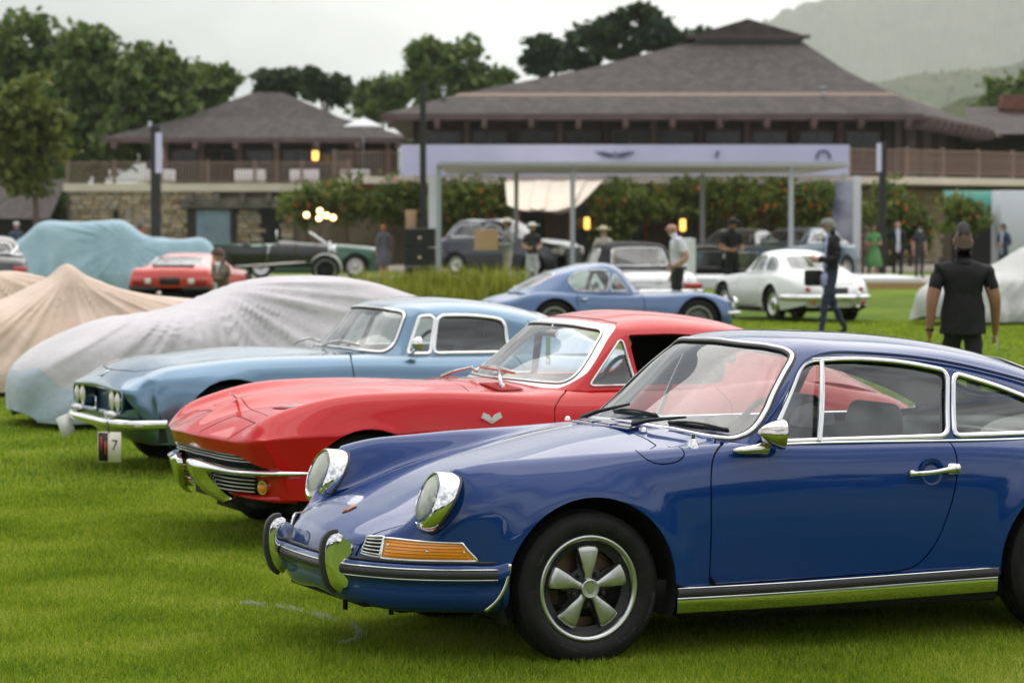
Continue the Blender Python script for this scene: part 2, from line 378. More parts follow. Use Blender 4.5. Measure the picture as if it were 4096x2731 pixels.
def wheel_base(name, R, w, rb, car, loc, side, txt=False, ty=None, k=96):
    """side -1 = near (-y) side. returns the wheel part (rim barrel mesh) to hang sub-parts on"""
    h = w/2
    rimb = lathe([(rb+.002, -h*.80), (rb-.001, -h*.86), (rb-.008, -h*.875), (rb-.016, -h*.83), (rb-.022, -h*.70), (rb-.026, -h*.45), (rb-.030, h*.1), (rb-.030, h*.75), (rb+.0, h*.8)], 64)
    o = obj(name, rimb, ALUR, car, sharp=50, loc=loc, rot=(0, 0, 0 if side < 0 else pi))
    obj('tyre', ty or tyre(R, w, rb, k), TYRE, o, sharp=38)
    if txt:
        y = -h*1.0-.0003; Rm = rb+(R-rb)*.60
        parts = [ring_text('MICHELIN', Rm+.006, .026, radians(-18), y+.004), ring_text('185/70 VR 15', rb+(R-rb)*.42, .017, radians(-50), y, 1), ring_text('TREADWEAR 100   TRACTION A   TEMPERATURE', R-.030, .0085, radians(76), y+.007),
                 ring_text('XWX RADIAL', rb+(R-rb)*.38, .014, radians(-112), y), ring_text('TUBELESS', rb+(R-rb)*.35, .011, radians(150), y)]
        obj('tyre_lettering', merge(*parts), TYRETXT, o, smooth=False)['kind'] = 'stuff'
        obj('sidewall_ridge', merge(*[(lambda q: (q[0], q[1]))(cyl((cos(a)*(rb+.018), y+.004, sin(a)*(rb+.018)), (cos(a)*(rb+.045), y+.0005, sin(a)*(rb+.045)), .0007, 4)) for a in np.arange(0, 2*pi, pi/6)]), TYRETXT, o)
    return o
def petal_wheel(car, R, w, rb, loc, side, txt=True):
    h = w/2; o = wheel_base('wheel', R, w, rb, car, loc, side, txt)
    yd = -h*.52   # black dish plane
    # spoked dish with five windows
    n = 5; parts = []
    rin, rout = .040, rb-.020
    k = 200; rs = np.array([.040, .055, .074, .082, .10, .125, .152, .160, rout]); ys = np.array([yd-.012, yd-.010, yd-.004, yd, yd+.004, yd+.006, yd+.006, yd+.004, yd-.006])
    V = np.zeros((k, len(rs), 3)); F = []
    for i in range(k):
        a = 2*pi*i/k; V[i, :, 0] = rs*cos(a); V[i, :, 2] = rs*sin(a); V[i, :, 1] = ys
    for i in range(k):
        am = ((i+.5)/k*360+90+36+720) % 72-36    # 0 at window middles
        for j in range(len(rs)-1):
            rm = (rs[j]+rs[j+1])/2; half = 0
            if .078 < rm < .156: half = 10+10*(rm-.078)/.05 if rm < .13 else 19
            if abs(am) < half: continue
            i2 = (i+1) % k; F.append((i*len(rs)+j, i2*len(rs)+j, i2*len(rs)+j+1, i*len(rs)+j+1))
    N = np.zeros((k*len(rs), 3)); N[:, 1] = -1
    dish = rim((V.reshape(-1, 3), F, N), .016)
    obj('spoke_dish', dish, SATIN, o, sharp=40)
    # petals
    pr = np.array([[.030, .0135], [.050, .0150], [.080, .0235], [.115, .034], [.145, .0415], [.158, .043], [.164, .040]])
    def petal(a):
        ws = np.array([-1, -.93, -.6, 0, .6, .93, 1]); top = np.array([-.010, 0, .003, .0042, .003, 0, -.010])
        G = np.zeros((len(pr)+1, len(ws), 3))
        for i, (r, hw) in enumerate(pr):
            lift = .020+.006*(1-(r-.09)**2/.006) - (0.004 if i == len(pr)-1 else 0)
            G[i, :, 0] = ws*hw; G[i, :, 2] = r-abs(ws)*.004*(i > 3); G[i, :, 1] = yd-lift-top*.9
        G[-1] = G[-2]; G[-1, :, 1] += .016; G[-1, :, 2] += .003
        V = G.reshape(-1, 3); Fq = gridf(len(pr)+1, len(ws)); ca, sa = cos(a), sin(a)
        X = V[:, 0]*ca-V[:, 2]*sa; Z = V[:, 0]*sa+V[:, 2]*ca
        return np.stack([X, V[:, 1], Z], 1), Fq
    for q in range(5): obj('petal', petal(2*pi*q/5), ALU, o, sharp=60)
    cap = obj('hub_cap', lathe([(0, yd-.040), (.028, yd-.041), (.0335, yd-.042), (.0365, yd-.040), (.038, yd-.034), (.0385, yd-.005)], 40), ALU, o, sharp=40)
    y = yd-.0415
    shield = rpoly([(-.014, .018), (-.007, .0205), (0, .019), (.007, .0205), (.014, .018), (.0135, -.004), (.008, -.014), (0, -.021), (-.008, -.014), (-.0135, -.004)], .003, 2)
    em = merge(plate(shield, -.0012, 'xz', y), plate(rpoly([(-.005, .007), (.005, .007), (.005, -.003), (0, -.009), (-.005, -.003)], .001, 2), -.0022, 'xz', y), *[plate([(sx*.007, z0), (sx*.0125, z0), (sx*.0125, z0+.0035), (sx*.007, z0+.0035)], -.002, 'xz', y) for sx in (-1, 1) for z0 in (-.004, .002, .008)])
    obj('crest', em, ALUR, cap, smooth=False)
    for q in range(5):
        a = 2*pi*q/5-pi/2; c = A_(cos(a)*.065, 0, sin(a)*.065)
        obj('lug_nut', mv(merge(lathe([(0, yd-.030), (.006, yd-.030), (.0095, yd-.026), (.0095, yd-.010), (.0125, yd-.008), (.0125, yd)], 6), ), *c), SATIN, o, smooth=False)
    obj('brake_disc', merge(lathe([(.05, h*.05), (.155, h*.05), (.155, h*.12)], 48), box(-.15, -.09, h*.0, h*.3, -.07, .01, .008)), mat('brake_iron', (.16, .10, .07), .5, .8) if 'brake_iron' not in MATS else MATS['brake_iron'], o, sharp=40)
    obj('valve', cyl((.135, yd-.012, .09), (.14, yd+.01, .1), .003, 6), SATIN, o)
    return o
def plain_wheel(car, R, w, rb, loc, side, capmat=CHROME, disc=None, white=False, capr=.62, k=48):
    h = w/2; o = wheel_base('wheel', R, w, rb, car, loc, side, False, tyre(R, w, rb, k, 0.003, 3))
    obj('hub_cap', lathe([(0, -h*.95), (rb*capr*.3, -h*.93), (rb*capr*.7, -h*.82), (rb*capr, -h*.62), (rb*capr+.004, -h*.5)], 32), capmat, o, sharp=50)
    obj('disc', lathe([(rb*capr-.01, -h*.5), (rb*.8, -h*.42), (rb-.024, -h*.55)], 32), disc or ALUR, o)
    if white: obj('white_band', lathe([(rb+(R-rb)*.12, -h*.95), (rb+(R-rb)*.48, -h*1.012), (rb+(R-rb)*.6, -h*.995)], 48), WHITEP, o)
    return o
def wire_wheel(car, R, w, rb, loc, side, m=CHROME, ns=40, k=48):
    h = w/2; o = wheel_base('wheel', R, w, rb, car, loc, side, False, tyre(R, w, rb, k, 0.003, 3)); sp = []
    for i in range(ns):
        a = 2*pi*i/ns; b = a+(.5 if i % 2 else -.5); y0 = -h*.9 if i % 4 < 2 else -h*.2
        sp.append(cyl((cos(b)*.04, y0, sin(b)*.04), (cos(a)*(rb-.02), -h*.35, sin(a)*(rb-.02)), .0028, 5))
    obj('spokes', merge(*sp), m, o); obj('hub', lathe([(0, -h*1.1), (.02, -h*1.1), (.028, -h*.95), (.042, -h*.8), (.042, 0)], 20), m, o, sharp=40)
    obj('back_plate', lathe([(.03, h*.25), (rb-.03, h*.25)], 32), DARK, o)
    return o
# ---------------------------------------------------------------- dark blue rear-engined coupe (nearest car)
def arch_clip(cx, cz, r, ymin=.45, zmin=-1):
    return lambda V: np.where(np.abs(V[:, 1]) > ymin, np.hypot(V[:, 0]-cx, V[:, 2]-cz)-r, 1.0)
def arch_flare(arches, amt=.018, wid=.05, ymin=.5):
    def post(R):
        R = R.copy()
        for cx, cz, r in arches:
            d = np.hypot(R[..., 0]-cx, R[..., 2]-cz)-r; k = amt*np.exp(-np.maximum(d, 0)**2/(2*wid*wid))*(np.abs(R[..., 1]) > ymin)
            R[..., 1] += np.sign(R[..., 1])*k
        return R
    return post
def arch_liner(cx, cz, r, y0, y1, k=24, a0=-20, a1=200):
    P = [(cx+r*cos(radians(a)), cz+r*sin(radians(a))) for a in np.linspace(a0, a1, k)]
    V = [(x, y, z) for y in (y0, y1) for x, z in P]; F = [(i, i+1, k+i+1, k+i) for i in range(k-1)]+[tuple(range(k, 2*k))]
    return np.array(V, float), F
def sub(S, f, g): return clip(S, lambda V: -f(V)-g), clip(S, lambda V: f(V)-g)     # outside, inside with a gap of 2g
def side_f(poly, ymin=.3): 
    s = psdf(poly); return lambda V: np.where(np.abs(V[:, 1]) > ymin, s(V[:, [0, 2]]), -1.0)
def top_f(poly, zmin=.0):
    s = psdf(poly); return lambda V: np.where(V[:, 2] > zmin, s(V[:, [0, 1]]), -1.0)
def front_f(poly, xmax=1e3, xmin=-1e3):
    s = psdf(poly); return lambda V: np.where((V[:, 0] < xmax) & (V[:, 0] > xmin), s(V[:, [1, 2]]), -1.0)
def pan(name, S, m, car, two=True, d=.010, mats=None):
    """a body panel from the half surface S; two=True gives one object over both halves, else (near, far) objects"""
    S = rim(S, d) if d else S
    n2 = S[2]*A_(1, -1, 1)
    Sm = (S[0]*A_(1, -1, 1), [tuple(reversed(f)) for f in S[1]])
    if two:
        v, f, _ = merge((S[0], S[1]), Sm); return obj(name, (v, f), m, car, N=np.vstack([S[2], n2]))
    a = obj(name, Sm, m, car, N=n2); b = obj(name, (S[0], S[1]), m, car, N=S[2]); return a, b
def trim_loop(name, S, prof, m, car, n=160, lift=0, two=False, both_sides=True, sm=2, shift=0, part=None):
    """bead round the outer edge of surface piece S (half surface)"""
    lp = bloops(S[1])[0]; P = S[0][lp]; N = S[2][lp]
    P = resample(P, n, True); Nn = resample(N, n, True); P = smooth_loop(P, sm)
    if part is not None: keep = [i for i in range(n) if part(P[i])]; 
    v = sweep(P, np.array(prof)+A_(shift, lift), Nn, True)
    out = [obj(name, mirror(v), m, car, sharp=45)]
    if both_sides: out.append(obj(name, v, m, car, sharp=45))
    return out
def half_loop(S, n=200, sm=2):
    """outline of a window that crosses the centre line, mirrored to a full closed loop"""
    lp = bloops(S[1])[0]; P = S[0][lp]; N = S[2][lp]; k = [i for i in range(len(lp)) if P[i][1] > 1e-4]
    # rotate so that the open part starts after the centre line
    st = next(i for i in range(len(lp)) if P[i][1] > 1e-4 and P[i-1][1] <= 1e-4); o = [(st+i) % len(lp) for i in range(len(lp))]; o = [i for i in o if P[i][1] > 1e-4]
    Ph, Nh = P[o], N[o]; Pf = np.vstack([Ph, (Ph*A_(1, -1, 1))[::-1]]); Nf = np.vstack([Nh, (Nh*A_(1, -1, 1))[::-1]])
    Pr = resample(Pf, n, True); Nr = resample(Nf, n, True); return smooth_loop(Pr, sm), Nr
FLAT = lambda w, h: [(-w, -h*.4), (-w, h*.5), (-w*.5, h), (w*.5, h), (w, h*.5), (w, -h*.4)]
def seat(car, x, y, z, m, w=.44, back=.5, head=True, lean=.30):
    o = obj('seat', merge(mv(box(-.02, .46, -w/2, w/2, 0, .13, .05), 0, 0, 0)), m, car, loc=(x, y, z), sharp=60)
    n = 13; Vs = []; us = np.linspace(-1, 1, 23); zs = np.linspace(0, 1, 12)
    for zz in zs:
        hw = w/2*(1-.28*zz**2.2); 
        for u in us:
            fl = .010*abs(sin(u*pi*3.0))*(abs(u) < .68); Vs.append((.44+lean*zz*back-.055*(1-abs(u)**4)-fl+.02*abs(u)**3*0, u*hw, .08+zz*back))
    k = len(us); F = gridf(len(zs), k); Vb = np.array(Vs); Vk = Vb.copy(); Vk[:, 0] = .47+lean*(Vb[:, 2]-.08)+.05
    F2 = [tuple(i+len(Vb) for i in reversed(f)) for f in F]; Fs = []
    per = [j for j in range(k)]+[i*k+k-1 for i in range(1, len(zs))]+[(len(zs)-1)*k+j for j in reversed(range(k-1))]+[i*k for i in reversed(range(1, len(zs)-1))]
    for a in range(len(per)): i, j = per[a], per[(a+1) % len(per)]; Fs.append((j, i, i+len(Vb), j+len(Vb)))
    obj('backrest', (np.vstack([Vb, Vk]), F+F2+Fs), m, o, sharp=60)
    if head:
        P = rpoly([(-.05, 0), (.06, 0), (.075, .10), (.055, .185), (-.02, .195), (-.055, .12)], .035, 4); hx = .44+lean*back
        hv = plate(P, w*.66, 'xz', -w*.33); bm = bmesh.new()
        vs = [bm.verts.new(v) for v in hv[0]]; [bm.faces.new([vs[i] for i in f]) for f in hv[1]]; bm.normal_update()
        big = [e for f in bm.faces if len(f.verts) > 6 for e in f.edges]; bmesh.ops.bevel(bm, geom=list(set(big)), offset=.028, segments=4, profile=.5, affect='EDGES'); bm.verts.index_update()
        hv = (np.array([tuple(v.co) for v in bm.verts]), [tuple(v.index for v in f.verts) for f in bm.faces]); bm.free()
        obj('headrest', mv(hv, hx, 0, .08+back-.005), m, o, sharp=50)
    return o
def steering(car, x, y, z, m=None, r=.19, tilt=.42):
    a = np.linspace(0, 2*pi, 40, endpoint=False); P = np.stack([0*a, r*np.cos(a), r*np.sin(a)], 1); M = tr(x, y, z) @ rotm('Y', tilt)
    o = obj('steering_wheel', xf(sweep(P, circ(.013, 8), None, True), M), m or SATIN, car)
    obj('spokes', xf(merge(*[cyl((.02, 0, 0), (0, r*cos(t), r*sin(t)), .010, 6) for t in (0, pi, -pi/2)], lathe([(0, -.02), (.035, -.02), (.045, .03)], 20, 'x')), M), m or SATIN, o)
    return o
def wiper(car, pivot, elbow, b0, b1, nrm, m=BLACK):
    p, e, a, b = map(lambda q: A_(*q), (pivot, elbow, b0, b1)); n = A_(*nrm)
    o = obj('wiper', merge(tube(np.array([p+n*.012, p+(e-p)*.35+n*.022, e+n*.02]), .008, 6, scale=[1.5, 1.2, .7]), lathe([(0, .03), (.011, .028), (.012, 0)], 12, 'z')if 0 else mv(lathe([(0, .024), (.010, .022), (.012, -.01)], 12, 'z'), *p)), m, car)
    P = np.array([a+(b-a)*t+n*.008 for t in np.linspace(0, 1, 7)]); obj('blade', merge(sweep(P, [(-.005, -.010), (-.005, .008), (.005, .008), (.005, -.010)], n), tube(np.array([a+(b-a)*t+n*(.008+.018*(1-abs(2*t-1)**2)) for t in np.linspace(.08, .92, 9)]), .005, 5)), m, o)
    return o

BLUE = paint('dark_blue_paint', (.0012, .036, .190), .0, .30, .08)
def build_911():
    car = thing('sports_coupe', 'dark blue coupe with round upright headlights and polished five-petal wheels, nearest of all cars', 'car', (-.0037, 12.1947, 0), radians(22.9), 'cars parked in the front row')
    WB = 2.19; RA = [(0.0, .292, .356), (WB, .30, .362)]
    G = [
     [(-.868, 0, .400), (-.860, .20, .400), (-.822, .40, .398), (-.79, .47, .398), (-.745, .55, .397), (-.69, .62, .395), (-.61, .68, .392), (-.53, .725, .39), (-.44, .76, .387), (-.38, .78, .385), (-.33, .79, .38)],
     [(-.846, 0, .465), (-.838, .20, .464), (-.797, .412, .46), (-.765, .485, .462), (-.715, .558, .468), (-.662, .63, .475), (-.575, .70, .465), (-.49, .745, .455), (-.41, .772, .445), (-.36, .785, .43), (-.31, .793, .41)],
     [(-.780, 0, .518), (-.773, .20, .517), (-.745, .43, .508), (-.712, .505, .516), (-.660, .562, .562), (-.607, .635, .615), (-.53, .722, .59), (-.455, .762, .55), (-.385, .783, .505), (-.335, .792, .465), (-.29, .796, .43)],
     [(-.665, 0, .574), (-.66, .22, .571), (-.625, .485, .556), (-.597, .535, .566), (-.555, .572, .66), (-.515, .635, .757), (-.465, .715, .705), (-.41, .768, .63), (-.35, .790, .56), (-.30, .798, .50), (-.26, .80, .44)],
     [(-.45, 0, .657), (-.445, .25, .651), (-.43, .535, .618), (-.42, .572, .624), (-.40, .607, .708), (-.385, .655, .782), (-.36, .727, .738), (-.33, .777, .66), (-.29, .797, .58), (-.25, .802, .51), (-.22, .802, .44)],
     [(-.20, 0, .735), (-.20, .27, .727), (-.19, .57, .693), (-.19, .60, .698), (-.185, .635, .757), (-.18, .68, .797), (-.175, .742, .757), (-.17, .786, .68), (-.16, .803, .59), (-.15, .805, .51), (-.14, .805, .42)],
     [(.03, 0, .790), (.03, .28, .780), (.03, .588, .741), (.03, .617, .744), (.03, .652, .784), (.03, .697, .808), (.03, .755, .768), (.03, .793, .69), (.03, .807, .60), (.03, .808, .50), (.03, .805, .38)],
     [(.25, 0, .838), (.25, .28, .828), (.25, .597, .790), (.25, .627, .788), (.25, .662, .804), (.25, .712, .815), (.25, .762, .775), (.25, .795, .695), (.25, .807, .60), (.25, .806, .47), (.25, .80, .33)],
     [(.46, 0, .873), (.47, .3, .863), (.48, .60, .828), (.48, .635, .822), (.48, .675, .823), (.48, .722, .824), (.48, .767, .781), (.48, .794, .70), (.48, .803, .60), (.48, .80, .45), (.48, .785, .26)],
     [(.66, 0, .895), (.67, .3, .887), (.69, .60, .858), (.70, .645, .844), (.70, .692, .838), (.70, .737, .830), (.70, .773, .788), (.70, .794, .705), (.70, .802, .60), (.70, .797, .44), (.70, .78, .24)],
     [(1., 0, .885), (1., .3, .88), (1., .6, .86), (1., .65, .848), (1., .70, .838), (1., .741, .826), (1., .776, .785), (1., .796, .705), (1., .803, .6), (1., .797, .44), (1., .78, .24)],
     [(1.35, 0, .885), (1.35, .3, .88), (1.35, .6, .86), (1.35, .65, .848), (1.35, .70, .836), (1.35, .741, .822), (1.35, .776, .782), (1.35, .796, .703), (1.35, .803, .6), (1.35, .797, .44), (1.35, .78, .24)],
     [(1.7, 0, .885), (1.7, .3, .88), (1.7, .6, .858), (1.7, .65, .846), (1.7, .70, .832), (1.7, .741, .817), (1.7, .777, .778), (1.7, .798, .70), (1.7, .807, .6), (1.7, .803, .45), (1.7, .787, .25)],
     [(1.98, 0, .89), (1.98, .3, .88), (1.98, .6, .858), (1.98, .65, .845), (1.98, .69, .832), (1.98, .733, .817), (1.98, .782, .775), (1.98, .810, .70), (1.98, .821, .6), (1.98, .82, .47), (1.98, .81, .30)],
     [(2.25, 0, .92), (2.25, .27, .91), (2.25, .55, .87), (2.25, .60, .855), (2.25, .65, .84), (2.25, .705, .82), (2.25, .775, .773), (2.25, .815, .70), (2.25, .830, .6), (2.25, .83, .49), (2.25, .82, .35)],
     [(2.52, 0, .935), (2.52, .25, .925), (2.52, .50, .88), (2.52, .55, .865), (2.52, .61, .845), (2.52, .675, .81), (2.52, .755, .755), (2.52, .803, .68), (2.52, .82, .59), (2.52, .815, .48), (2.52, .80, .36)],
     [(2.80, 0, .85), (2.80, .24, .84), (2.80, .48, .80), (2.80, .53, .79), (2.80, .59, .77), (2.80, .65, .735), (2.80, .72, .69), (2.80, .763, .63), (2.79, .783, .55), (2.78, .78, .46), (2.76, .77, .36)],
     [(3.02, 0, .72), (3.02, .24, .71), (3.0, .46, .68), (3.0, .51, .67), (2.99, .56, .655), (2.97, .61, .63), (2.95, .67, .595), (2.93, .71, .555), (2.90, .735, .5), (2.88, .74, .44), (2.86, .735, .36)],
     [(3.10, 0, .55), (3.095, .24, .545), (3.07, .45, .53), (3.06, .50, .525), (3.05, .55, .515), (3.03, .60, .50), (3.01, .65, .485), (2.98, .69, .465), (2.95, .715, .44), (2.93, .72, .41), (2.91, .72, .36)],
    ]
    R, N = loft(G, 7, 6, su=(3,), post=arch_flare(RA, .016, .045)); S = gmesh(R, N)
    for cx, cz, r in RA: S = clip(S, arch_clip(cx, cz, r, .5))
    # cabin opening under the glasshouse
    cab = rpoly([(.60, -.1), (.66, .48), (.76, .70), (1.0, .705), (1.9, .70), (2.35, .55), (2.55, .40), (2.6, -.1)], .05)
    S = clip(S, lambda V: np.where(V[:, 2] > .8, -psdf(cab)(V[:, [0, 1]]), 1.0))
    # liner (dark inside skin seen through the panel gaps)
    li = offset(S, .014); pan('inner_shell', li, DARK, car, d=0)
    # front lid
    hood = np.array([(-1.0, -.3), (-1.0, .36), (-.86, .372), (-.815, .398), (-.755, .432), (-.70, .475), (-.64, .512), (-.57, .534), (-.43, .555), (-.29, .578), (-.145, .590), (0, .600), (.2, .603), (.33, .600), (.385, .575), (.40, .45), (.405, -.3)])
    hf = lambda V: np.where(V[:, 0] < .6, psdf(hood)(V[:, [0, 1]]), -1.0)
    S, lid = sub(S, hf, .0034); pan('front_lid', lid, BLUE, car)
    # door
    door = rpoly([(.512, .280), (.512, .70), (.535, .795), (.62, .845), (1.0, .86), (1.61, .84), (1.635, .77), (1.63, .69), (1.60, .56), (1.535, .40), (1.45, .312), (1.36, .296)], [.004, .1, .06, .06, .1, .05, .08, .1, .2, .15, .08, .05], 6)
    S, dr = sub(S, side_f(door, .4), .0032); doors = pan('door', dr, BLUE, car, two=False)
    # fuel flap on the near front wing
    flap = rpoly([(.205, .850), (.405, .850), (.425, .80), (.395, .772), (.318, .758), (.25, .775)], [.01, .01, .02, .04, .06, .04], 6)
    So, fl = sub(S, side_f(flap, .6), .0026); fl = clip(fl, lambda V: V[:, 0]*0+(.835-V[:, 2]))
    S2 = rim(S, .01); So2 = rim(So, .01); flx = rim(fl, .01); m1 = A_(1, -1, 1)
    vb, fb, _ = merge((S2[0], S2[1]), (So2[0]*m1, [tuple(reversed(f)) for f in So2[1]]))
    obj('body', (vb, fb), BLUE, car, N=np.vstack([S2[2], So2[2]*m1])); obj('fuel_flap', (flx[0]*m1, [tuple(reversed(f)) for f in flx[1]]), BLUE, car, N=flx[2]*m1)
    # glasshouse
    T = [
     [(.487, 0, .858), (.522, .33, .853), (.592, .58, .838), (.660, .715, .820), (.70, .747, .818), (.74, .752, .816), (.78, .754, .812)],
     [(.735, 0, 1.055), (.755, .31, 1.046), (.803, .53, 1.024), (.845, .647, 1.006), (.875, .672, .990), (.90, .704, .91), (.92, .746, .812)],
     [(.963, 0, 1.218), (.973, .28, 1.211), (1.0, .46, 1.195), (1.032, .552, 1.170), (1.062, .598, 1.138), (1.05, .662, 1.0), (1.05, .744, .812)],
     [(1.25, 0, 1.246), (1.25, .28, 1.238), (1.25, .46, 1.217), (1.25, .556, 1.188), (1.25, .604, 1.150), (1.25, .67, 1.0), (1.25, .744, .812)],
     [(1.6, 0, 1.228), (1.6, .28, 1.219), (1.6, .45, 1.196), (1.6, .546, 1.165), (1.6, .597, 1.120), (1.6, .665, .97), (1.6, .742, .808)],
     [(1.95, 0, 1.178), (1.95, .27, 1.168), (1.95, .43, 1.142), (1.95, .524, 1.108), (1.95, .578, 1.053), (1.95, .645, .93), (1.95, .737, .808)],
     [(2.28, 0, 1.085), (2.28, .26, 1.075), (2.28, .41, 1.048), (2.28, .50, 1.014), (2.28, .555, .965), (2.28, .622, .89), (2.28, .70, .812)],
     [(2.60, 0, .945), (2.60, .25, .935), (2.60, .39, .910), (2.60, .47, .886), (2.60, .53, .862), (2.60, .595, .838), (2.60, .66, .80)],
    ]
    R, N = loft(T, 10, 8); S = gmesh(R, N)
    ws = np.array([(-.3, .878), (0, .878), (.40, .866), (.60, .848), (.685, .845), (.714, .862), (.708, .90), (.68, .962), (.62, 1.066), (.575, 1.136), (.545, 1.168), (.49, 1.188), (.38, 1.200), (0, 1.210), (-.3, 1.21)])
    S, wsg = sub(S, front_f(ws, 1.12), 0); S, rwg = sub(S, front_f(rpoly([(-.2, 1.135), (.33, 1.108), (.44, 1.05), (.50, .945), (.46, .925), (-.2, .965)], .05), 9, 1.9), 0)
    sw = rpoly([(.80, .832), (1.008, 1.118), (1.055, 1.143), (1.25, 1.150), (1.48, 1.132), (1.695, 1.090), (1.625, .832)], [.01, .03, .04, .1, .1, .015, .015], 6)
    qw = rpoly([(1.655, .832), (1.722, 1.082), (1.95, 1.020), (2.15, .946), (2.29, .880), (2.31, .848), (2.24, .832)], [.015, .015, .1, .1, .03, .02, .03], 6)
    S, sg = sub(S, side_f(sw, .5), 0); S, qg = sub(S, side_f(qw, .5), 0)
    pan('roof', S, BLUE, car, d=.02); li = offset(S, .024); pan('headlining', li, CLOTHGREY, car, d=0)
    pan('windscreen', offset(wsg, .008), GLASSW, car, d=0); pan('rear_window', offset(rwg, .008), GLASS, car, d=0)
    vd = side_f(np.array([(.7, .8), (1.022, .8), (1.112, 1.2), (.7, 1.2)]), .5)
    sgm, sgv = sub(sg, vd, 0)
    pan('side_window', offset(sgm, .012), GLASS, car, two=False, d=0); pan('vent_window', offset(sgv, .010), GLASS, car, two=False, d=0); pan('quarter_window', offset(qg, .010), GLASS, car, two=False, d=0)
    # trims
    P, Nn = half_loop(wsg, 260, 3)
    obj('windscreen_seal', sweep(P-Nn*.002, FLAT(.017, .008), Nn, True), RUBBER, car, sharp=50); obj('windscreen_trim', sweep(P+Nn*.004, FLAT(.0075, .006), Nn, True), CHROME, car, sharp=50)
    P, Nn = half_loop(rwg, 200, 3); obj('rear_window_seal', sweep(P, FLAT(.014, .008), Nn, True), RUBBER, car); obj('rear_window_trim', sweep(P+Nn*.004, FLAT(.006, .005), Nn, True), CHROME, car)
    trim_loop('window_trim', sg, FLAT(.010, .009), CHROME, car, 200, .002); trim_loop('quarter_trim', qg, FLAT(.011, .009), CHROME, car, 160, .002)
    # vent pillar and drip rail
    lp = [(1.020, .744, .832), (1.062, .69, .985), (1.105, .606, 1.148)]; vp = sweep(curve(lp, 6)+A_(0, .004, 0), FLAT(.010, .007), A_(-.1, 1, .35)); obj('vent_pillar', mirror(vp), CHROME, car, sharp=50); obj('vent_pillar', vp, CHROME, car, sharp=50)
    dp = curve([(.80, .70, .905), (.93, .655, 1.045), (1.03, .601, 1.145), (1.09, .598, 1.168), (1.25, .598, 1.176), (1.6, .589, 1.145), (1.95, .568, 1.078), (2.28, .545, .988), (2.5, .53, .91)], 8)
    dr_ = sweep(dp+A_(0, .006, 0), [(-.006, -.004), (-.006, .007), (0, .010), (.006, .007), (.006, -.004)], A_(0, .8, .6)); obj2('drip_rail', (dr_), BLUE, car, sharp=50)
    # belt trim
    bt = curve([(.83, .752, .822), (1.0, .751, .823), (1.3, .751, .820), (1.63, .751, .815), (1.95, .744, .812), (2.25, .712, .816)], 8); b_ = sweep(bt, FLAT(.005, .005), A_(0, .6, .8)); obj2('belt_trim', (b_), CHROME, car)
    # bumper and valance
    pl = np.array([(-.884, 0), (-.878, .2), (-.862, .33), (-.83, .425), (-.775, .53), (-.70, .63), (-.60, .708), (-.49, .762), (-.39, .792), (-.345, .800)])
    vz = [(-.012, .402), (.004, .398), (.012, .380), (.012, .345), (.004, .332), (-.004, .322), (-.004, .29), (-.014, .255), (-.035, .228), (-.075, .212)]
    tn = np.gradient(pl, axis=0); tn /= np.linalg.norm(tn, axis=1)[:, None]; nr = np.stack([-tn[:, 1], tn[:, 0]], 1)
    Gb = [[(p[0]+n[0]*o-(.0 if z > .3 else 0), max(0, p[1]+n[1]*o) if i else 0, z+(.012 if i > 8 else 0)+(.05*(1-abs(p[1])/.5)*(.332-z)/.12 if z < .332 and p[1] < .5 else 0)*.6) for i, (p, n) in enumerate(zip(pl, nr))] for o, z in vz]
    R, N = loft(Gb, 4, 6, su=(4,)); Sb = (lambda s: (s[0], [f[::-1] for f in s[1]], -s[2]))(gmesh(R, N))
    N2 = Sb[2]; pan('front_bumper', Sb, BLUE, car, d=.012)
    def bl(y0, y1, z, o, n=30):
        t = chord(pl); q = spline(t, pl, np.linspace(0, t[-1], 200)); nn = np.gradient(q, axis=0); nn /= np.linalg.norm(nn, axis=1)[:, None]; nn = np.stack([-nn[:, 1], nn[:, 0]], 1)
        k = [i for i in range(200) if y0 <= q[i][1] <= y1]; P = np.array([(q[i][0]+nn[i][0]*o, q[i][1]+nn[i][1]*o, z) for i in k]); Nn = np.array([(nn[i][0], nn[i][1], 0) for i in k]); return resample(P, n), resample(Nn, n)
    P, Nn = bl(.36, .792, .366, .013); st = obj2('bumper_rubber', (sweep(P, [(-.017, -.004), (-.017, .008), (-.012, .014), (0, .017), (.012, .014), (.017, .008), (.017, -.004)], Nn)), RUBBER, car, sharp=50)
    obj2('bumper_strip', (merge(*[sweep(P+A_(0, 0, dz), FLAT(.0035, .011), Nn) for dz in (-.0195, .0195)])), CHROME, car)
    P, Nn = bl(0, .30, .366, .013); obj2('centre_rubber', (sweep(P, [(-.017, -.004), (-.017, .008), (-.012, .014), (0, .017), (.012, .014), (.017, .008), (.017, -.004)], Nn)), RUBBER, car, sharp=50)
    obj2('bumper_strip', (sweep(P+A_(0, 0, .0195), FLAT(.0035, .011), Nn)), CHROME, car)
    P, Nn = bl(0, .80, .408, -.014); obj2('bumper_seal', (sweep(P, FLAT(.006, .008), Nn)), RUBBER, car)
    # bumper end trim in front of the arch
    e = curve([(-.345, .806, .405), (-.352, .807, .36), (-.368, .803, .31), (-.395, .79, .262), (-.43, .765, .225)], 6); obj2('bumper_end_trim', (sweep(e, FLAT(.007, .006), A_(-.2, 1, -.2))), CHROME, car)
    # over-riders
    op = curve([(-.868, .482), (-.892, .490), (-.912, .475), (-.922, .44), (-.924, .39), (-.914, .34), (-.893, .297), (-.868, .283)][::1] and [(x, 0, z) for x, z in [(-.868, .482), (-.892, .490), (-.912, .475), (-.922, .44), (-.924, .39), (-.914, .34), (-.893, .297), (-.868, .283)]], 5)
